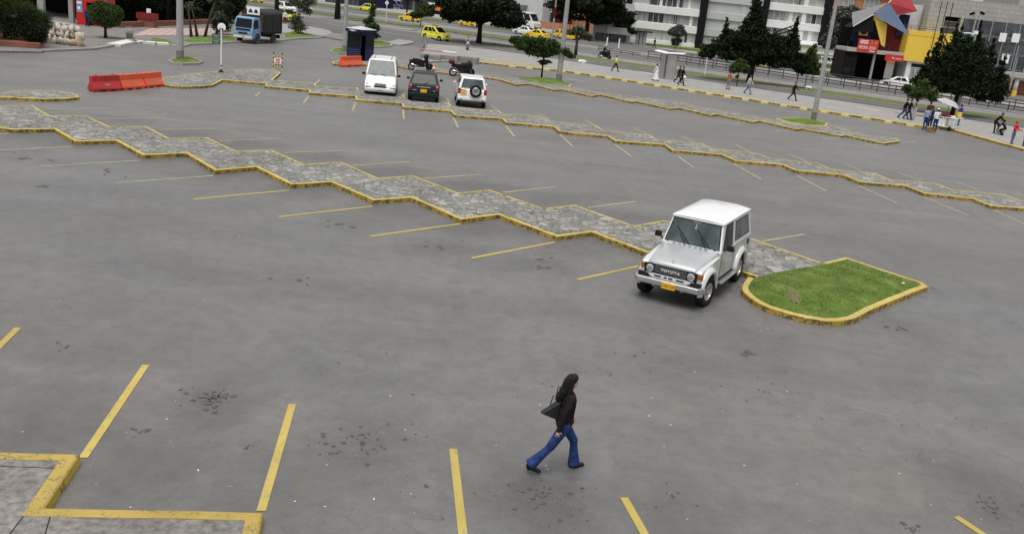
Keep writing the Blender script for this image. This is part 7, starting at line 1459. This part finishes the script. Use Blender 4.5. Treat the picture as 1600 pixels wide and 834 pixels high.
ST = dict(rt=3, rk=2, lt=-3, lk=3, ra=4, re=12, la=-3, le=12, lean=2)
RT_ = HR
person('man in pale khaki clothes striding left in front of the lemon taxi', on(664, 76), HL-.2, 1.72, W3, 'khaki', 'khaki', long_sleeve=False)
person('woman in a lemon yellow top and black trousers walking on the pavement', on(961, 112, .14), HR+.1, 1.66, W2, 'yellow', 'black', hair='short', long_sleeve=False)
person('woman dressed all in white with a long skirt beside the steel kiosk', on(1024, 126.5, .14), HL, 1.62, W1, 'white', 'white', skirt=True)
person('man in a black suit carrying a white bag, walking right of the steel kiosk', on(1064, 133.5, .14), HR, 1.75, W1, 'black', 'black')
person('figure in dark clothes half hidden behind the man in the black suit', on(1059, 129.5, .14), HR+.1, 1.68, W3, 'navy', 'black')
person('person in an orange shirt and grey trousers standing left of the young green tree', on(1137, 140, .14), HR+1.2, 1.7, ST, 'orange', 'grey', long_sleeve=False)
person('man in a white shirt and pale jeans walking right of the young green tree', on(1168, 147, .14), HR, 1.74, W1, 'cream', 'jeans_pale')
person('man in black striding alone on the pavement above the far zigzag island', on(1238, 157, .14), HR, 1.72, W3, 'black', 'black')
person('dark figure walking on the far side past the apartment lawn', on(1022, 75, .0), HL, 1.7, W1, 'black', 'black')
person('dark figure standing under the shrub at the mall corner', on(1326, 120, .0), 0, 1.75, ST, 'black', 'black')
person('dark clad person passing the white wall under the yellow box', on(1414, 131, .0), HL, 1.7, W1, 'navy', 'black')
person('man in a brown jacket and jeans walking left towards the vendors', on(1411, 186, .14), HR, 1.74, W3, 'brown', 'jeans')
person('second walker in dark jeans right behind the man in the brown jacket', on(1418, 187, .14), HR, 1.72, W1, 'brown', 'navy')
person('vendor in a dark red top stretching an arm out to the left', on(1448, 192, .14), HL-1.2, 1.7, dict(ST, ra=80, re=5, rab=30), 'dark_red', 'navy')
person('man in a pale blue shirt with his back to the viewer at the cart', on(1444, 203), HR+2.0, 1.74, ST, 'blue_shirt', 'jeans', long_sleeve=False)
person('dark clad person between the blue-shirted and white-shirted men', on(1451, 201), HR+2.2, 1.65, ST, 'navy', 'navy')
person('man in a white shirt and white cap with his back turned at the cart', on(1459, 205), HR+1.9, 1.70, dict(ST, ra=30, re=40), 'white', 'jeans', hat='bag_white', long_sleeve=False)
person('person in a purple shirt with a yellow bag standing by the yellow-footed lamp post', on(1496, 196, .14), HR+2.6, 1.68, ST, 'purple', 'jeans_pale', long_sleeve=False)
person('man in black bending forward with one foot up on a box', on(1551, 208, .14), HR, 1.76, dict(rt=8, rk=4, lt=52, lk=66, ra=35, re=25, la=40, le=25, lean=34), 'black', 'black')
person('person in black crouching on the pavement near the right edge', on(1568, 212, .14), HL, 1.6, dict(rt=70, rk=110, lt=62, lk=105, ra=35, re=50, la=30, le=50, lean=30, sit=True), 'black', 'black')
person('person in a red hooded top and jeans near the right edge of the view', on(1580, 226, .1), HR-.5, 1.66, dict(ST, ra=25, re=55, la=25, le=55), 'red', 'jeans_pale', hat='cloth_red')
person('person in a white top and dark jeans cut by the right edge', on(1600, 232, .0), HR+1.5, 1.6, ST, 'white', 'jeans')
person('man in a white shirt and dark trousers standing behind the covered truck', on(445, 39), -1.6, 1.74, ST, 'white', 'dark_red')
person('person in blue using the red cash machine kiosk', on(137, 42.5, .1), 1.7, 1.68, ST, 'jeans', 'navy')
wb_ = MB(); wb_.ball((0, 0, 0), (.14, .09, .18), 10, 0, .12, 2); o_ = wb_.build('carrier_bag', 'bag_white', None, smooth=True); p = at(1068, 133, .14); o_.location = (p.x, p.y-.1, .85); tag(o_, 'white carrier bag held by the man in the black suit', 'bag')
wb_ = MB(); wb_.box(0, 0, 0, .36, .12, .42); o_ = wb_.build('shoulder_bag', 'canopy_yellow', None, bevel=.03); p = at(1493, 196.5, .14); o_.location = (p.x, p.y-.25, 1.05); tag(o_, 'dull yellow bag worn by the person in the purple shirt', 'bag')
# vendor cart and umbrella
ct = thing('vendor_cart', 'white tubular vendor cart loaded with red packets at the pavement edge', 'cart', (*at(1474, 203).xy, 0), HR-.1)
m = MB()
for x in (-.75, -.1, .1, .75):
    for y in (-.4, .4): m.tube([(x, y, .25), (x, y, 1.0)], .03, 6)
for z in (.3, 1.0):
    for y in (-.4, .4): m.tube([(-.75, y, z), (.75, y, z)], .03, 6)
for x in (-.75, .75): m.tube([(x, -.4, 1.0), (x, .4, 1.0)], .03, 6); m.tube([(x, -.4, .3), (x, .4, .3)], .03, 6)
m.tube([(.75, -.4, 1.0), (1.15, -.4, 1.1), (1.15, .4, 1.1), (.75, .4, 1.0)], .03, 6); m.build('frame', 'white_paint', ct)
m = MB(); m.bb(-.72, .1, -.37, .37, .32, .9); m.build('box', 'white_matt', ct); m = MB(); m.bb(-.7, .7, -.38, .38, .92, .96); m.build('tray', 'window_dark', ct)
for x, mt in ((-.5, 'cloth_red'), (-.15, 'cloth_dark_red'), (.2, 'cloth_red'), (.5, 'bag_white')): m = MB(); m.box(x, .05, 1.07, .26, .5, .20); m.build('packet', mt, ct, bevel=.02)
for x in (-.5, .5):
    for y in (-.42, .42): m = MB(); m.lathe([(.12, -.03), (.17, -.03), (.17, .03), (.12, .03)], 14, 'y'); w_ = m.build('wheel', 'rubber', ct); w_.location = (x, y, .17)
um = thing('parasol', 'faded grey-lilac parasol tilted over the vendor cart', 'parasol', (*at(1477, 199, .1).xy, .1), HR); m = MB(); m.tube([(0, 0, 0), (-.15, 0, 2.0)], .025, 6); m.build('pole', 'rail_steel', um)
m = MB(); n = 10; tilt = Matrix.Translation((-.15, 0, 2.05)) @ Matrix.Rotation(.28, 4, 'Y'); vs = [tilt @ Vector((0, 0, .12))]
for rr_, zz in ((.5, .05), (.95, -.22)):
    for k in range(n*2): a = math.pi*k/n; s_ = rr_*(1 if k % 2 == 0 else .95); vs.append(tilt @ Vector((s_*math.cos(a), s_*math.sin(a), zz+(0 if k % 2 == 0 else .04))))
m.add(vs, [(0, 1+k, 1+(k+1) % (2*n)) for k in range(2*n)]+[(1+k, 1+2*n+k, 1+2*n+(k+1) % (2*n), 1+(k+1) % (2*n)) for k in range(2*n)]); m.build('canopy', 'umbrella_cloth', um, fix=False)
cr_ = thing('crate', 'low wooden crate on the asphalt at the feet of the men by the cart', 'crate', (*at(1453, 207).xy, 0), HR); m = MB()
for y in (-.2, .2): m.box(0, y, .15, .6, .03, .3)
for x in (-.29, .29): m.box(x, 0, .15, .03, .38, .3)
m.box(0, 0, .02, .58, .38, .03); m.build('boards', 'wood_old', cr_)
bx_ = thing('cardboard_box', 'pale box used as a footrest by the man in black', 'box', (*at(1562, 210, .14).xy, .14), .2); m = MB(); m.box(0, 0, .17, .45, .35, .34); m.build('box', 'grey_paint', bx_, bevel=.01)
# sign board held behind the walkers
nb2 = thing('notice_board', 'small pinkish striped board leaning under the loose young tree', 'board', (*at(1424, 186, .14).xy, .14), HR); m = MB(); m.box(0, 0, .5, .55, .05, .95); bb_ = m.build('board', 'umbrella_cloth', nb2); m = MB()
for k in range(3): m.box(-.15+.15*k, -.03, .5, .04, .012, .8)
m.build('stripe', 'tile_pink', bb_)

# the woman in the foreground
h_ = heading(at(832, 733), at(910, 733)); fp = at(872, 734)
WP = dict(rt=-30, rk=13, lt=33, lk=26, ra=-22, re=8, la=2, le=30, rab=8, lab=6, lean=4, head=0)
wroot, wi = person('woman with long black hair in a dark brown jacket and blue flared jeans walking right', (fp.x, fp.y, 0), h_, 1.66, WP, 'brown', 'jeans', hair='long', voxel=.011, skin='skin_light', fine=True, flare=True)
# collar, zip and bag
nk = wi['neck']; col_ = MB(); cap(col_, nk+Vector((-.03, -.05, -.03)), nk+Vector((.06, -.04, -.06)), .035, .03); cap(col_, nk+Vector((-.03, .05, -.03)), nk+Vector((.06, .04, -.06)), .035, .03); cap(col_, nk+Vector((.05, 0, -.07)), nk+Vector((.075, 0, -.12)), .03, .02); fuse(col_, 'collar', 'cloth_brown', wroot, .012, 1)
hb_ = thing('handbag', 'black triangular shoulder bag hanging behind the walking woman', 'handbag', (fp.x, fp.y, 0), h_); hb_.scale = wroot.scale
ch_ = wi['chest']; m = MB(); b0 = ch_+Vector((-.20, .0, -.06))
m.add([b0+Vector(v) for v in [(.08, -.06, .10), (.08, .06, .10), (-.23, .05, -.13), (-.23, -.05, -.13), (.06, -.07, -.24), (.06, .07, -.24)]], [(0, 1, 2, 3), (3, 2, 5, 4), (0, 4, 5, 1), (0, 3, 4), (1, 5, 2)]); M('leather_black', (.008, .008, .009), .5, 0, .3, 12); m.build('bag_body', 'leather_black', hb_, bevel=.025, seg=3)
m = MB(); m.tube([b0+Vector((.0, .04, .06)), b0+Vector((.03, .08, .26)), ch_+Vector((-.03, .15, .20)), ch_+Vector((.09, .15, .10)), ch_+Vector((.10, .13, -.08)), b0+Vector((.10, .07, -.12))], .010, 6); m.build('strap', 'leather_black', hb_, smooth=True)
m = MB(); m.tube([b0+Vector((.03, -.02, .08)), b0+Vector((.0, -.02, .17)), b0+Vector((-.06, -.02, .16)), b0+Vector((-.09, -.02, .02))], .009, 6); m.build('handle', 'leather_black', hb_, smooth=True)
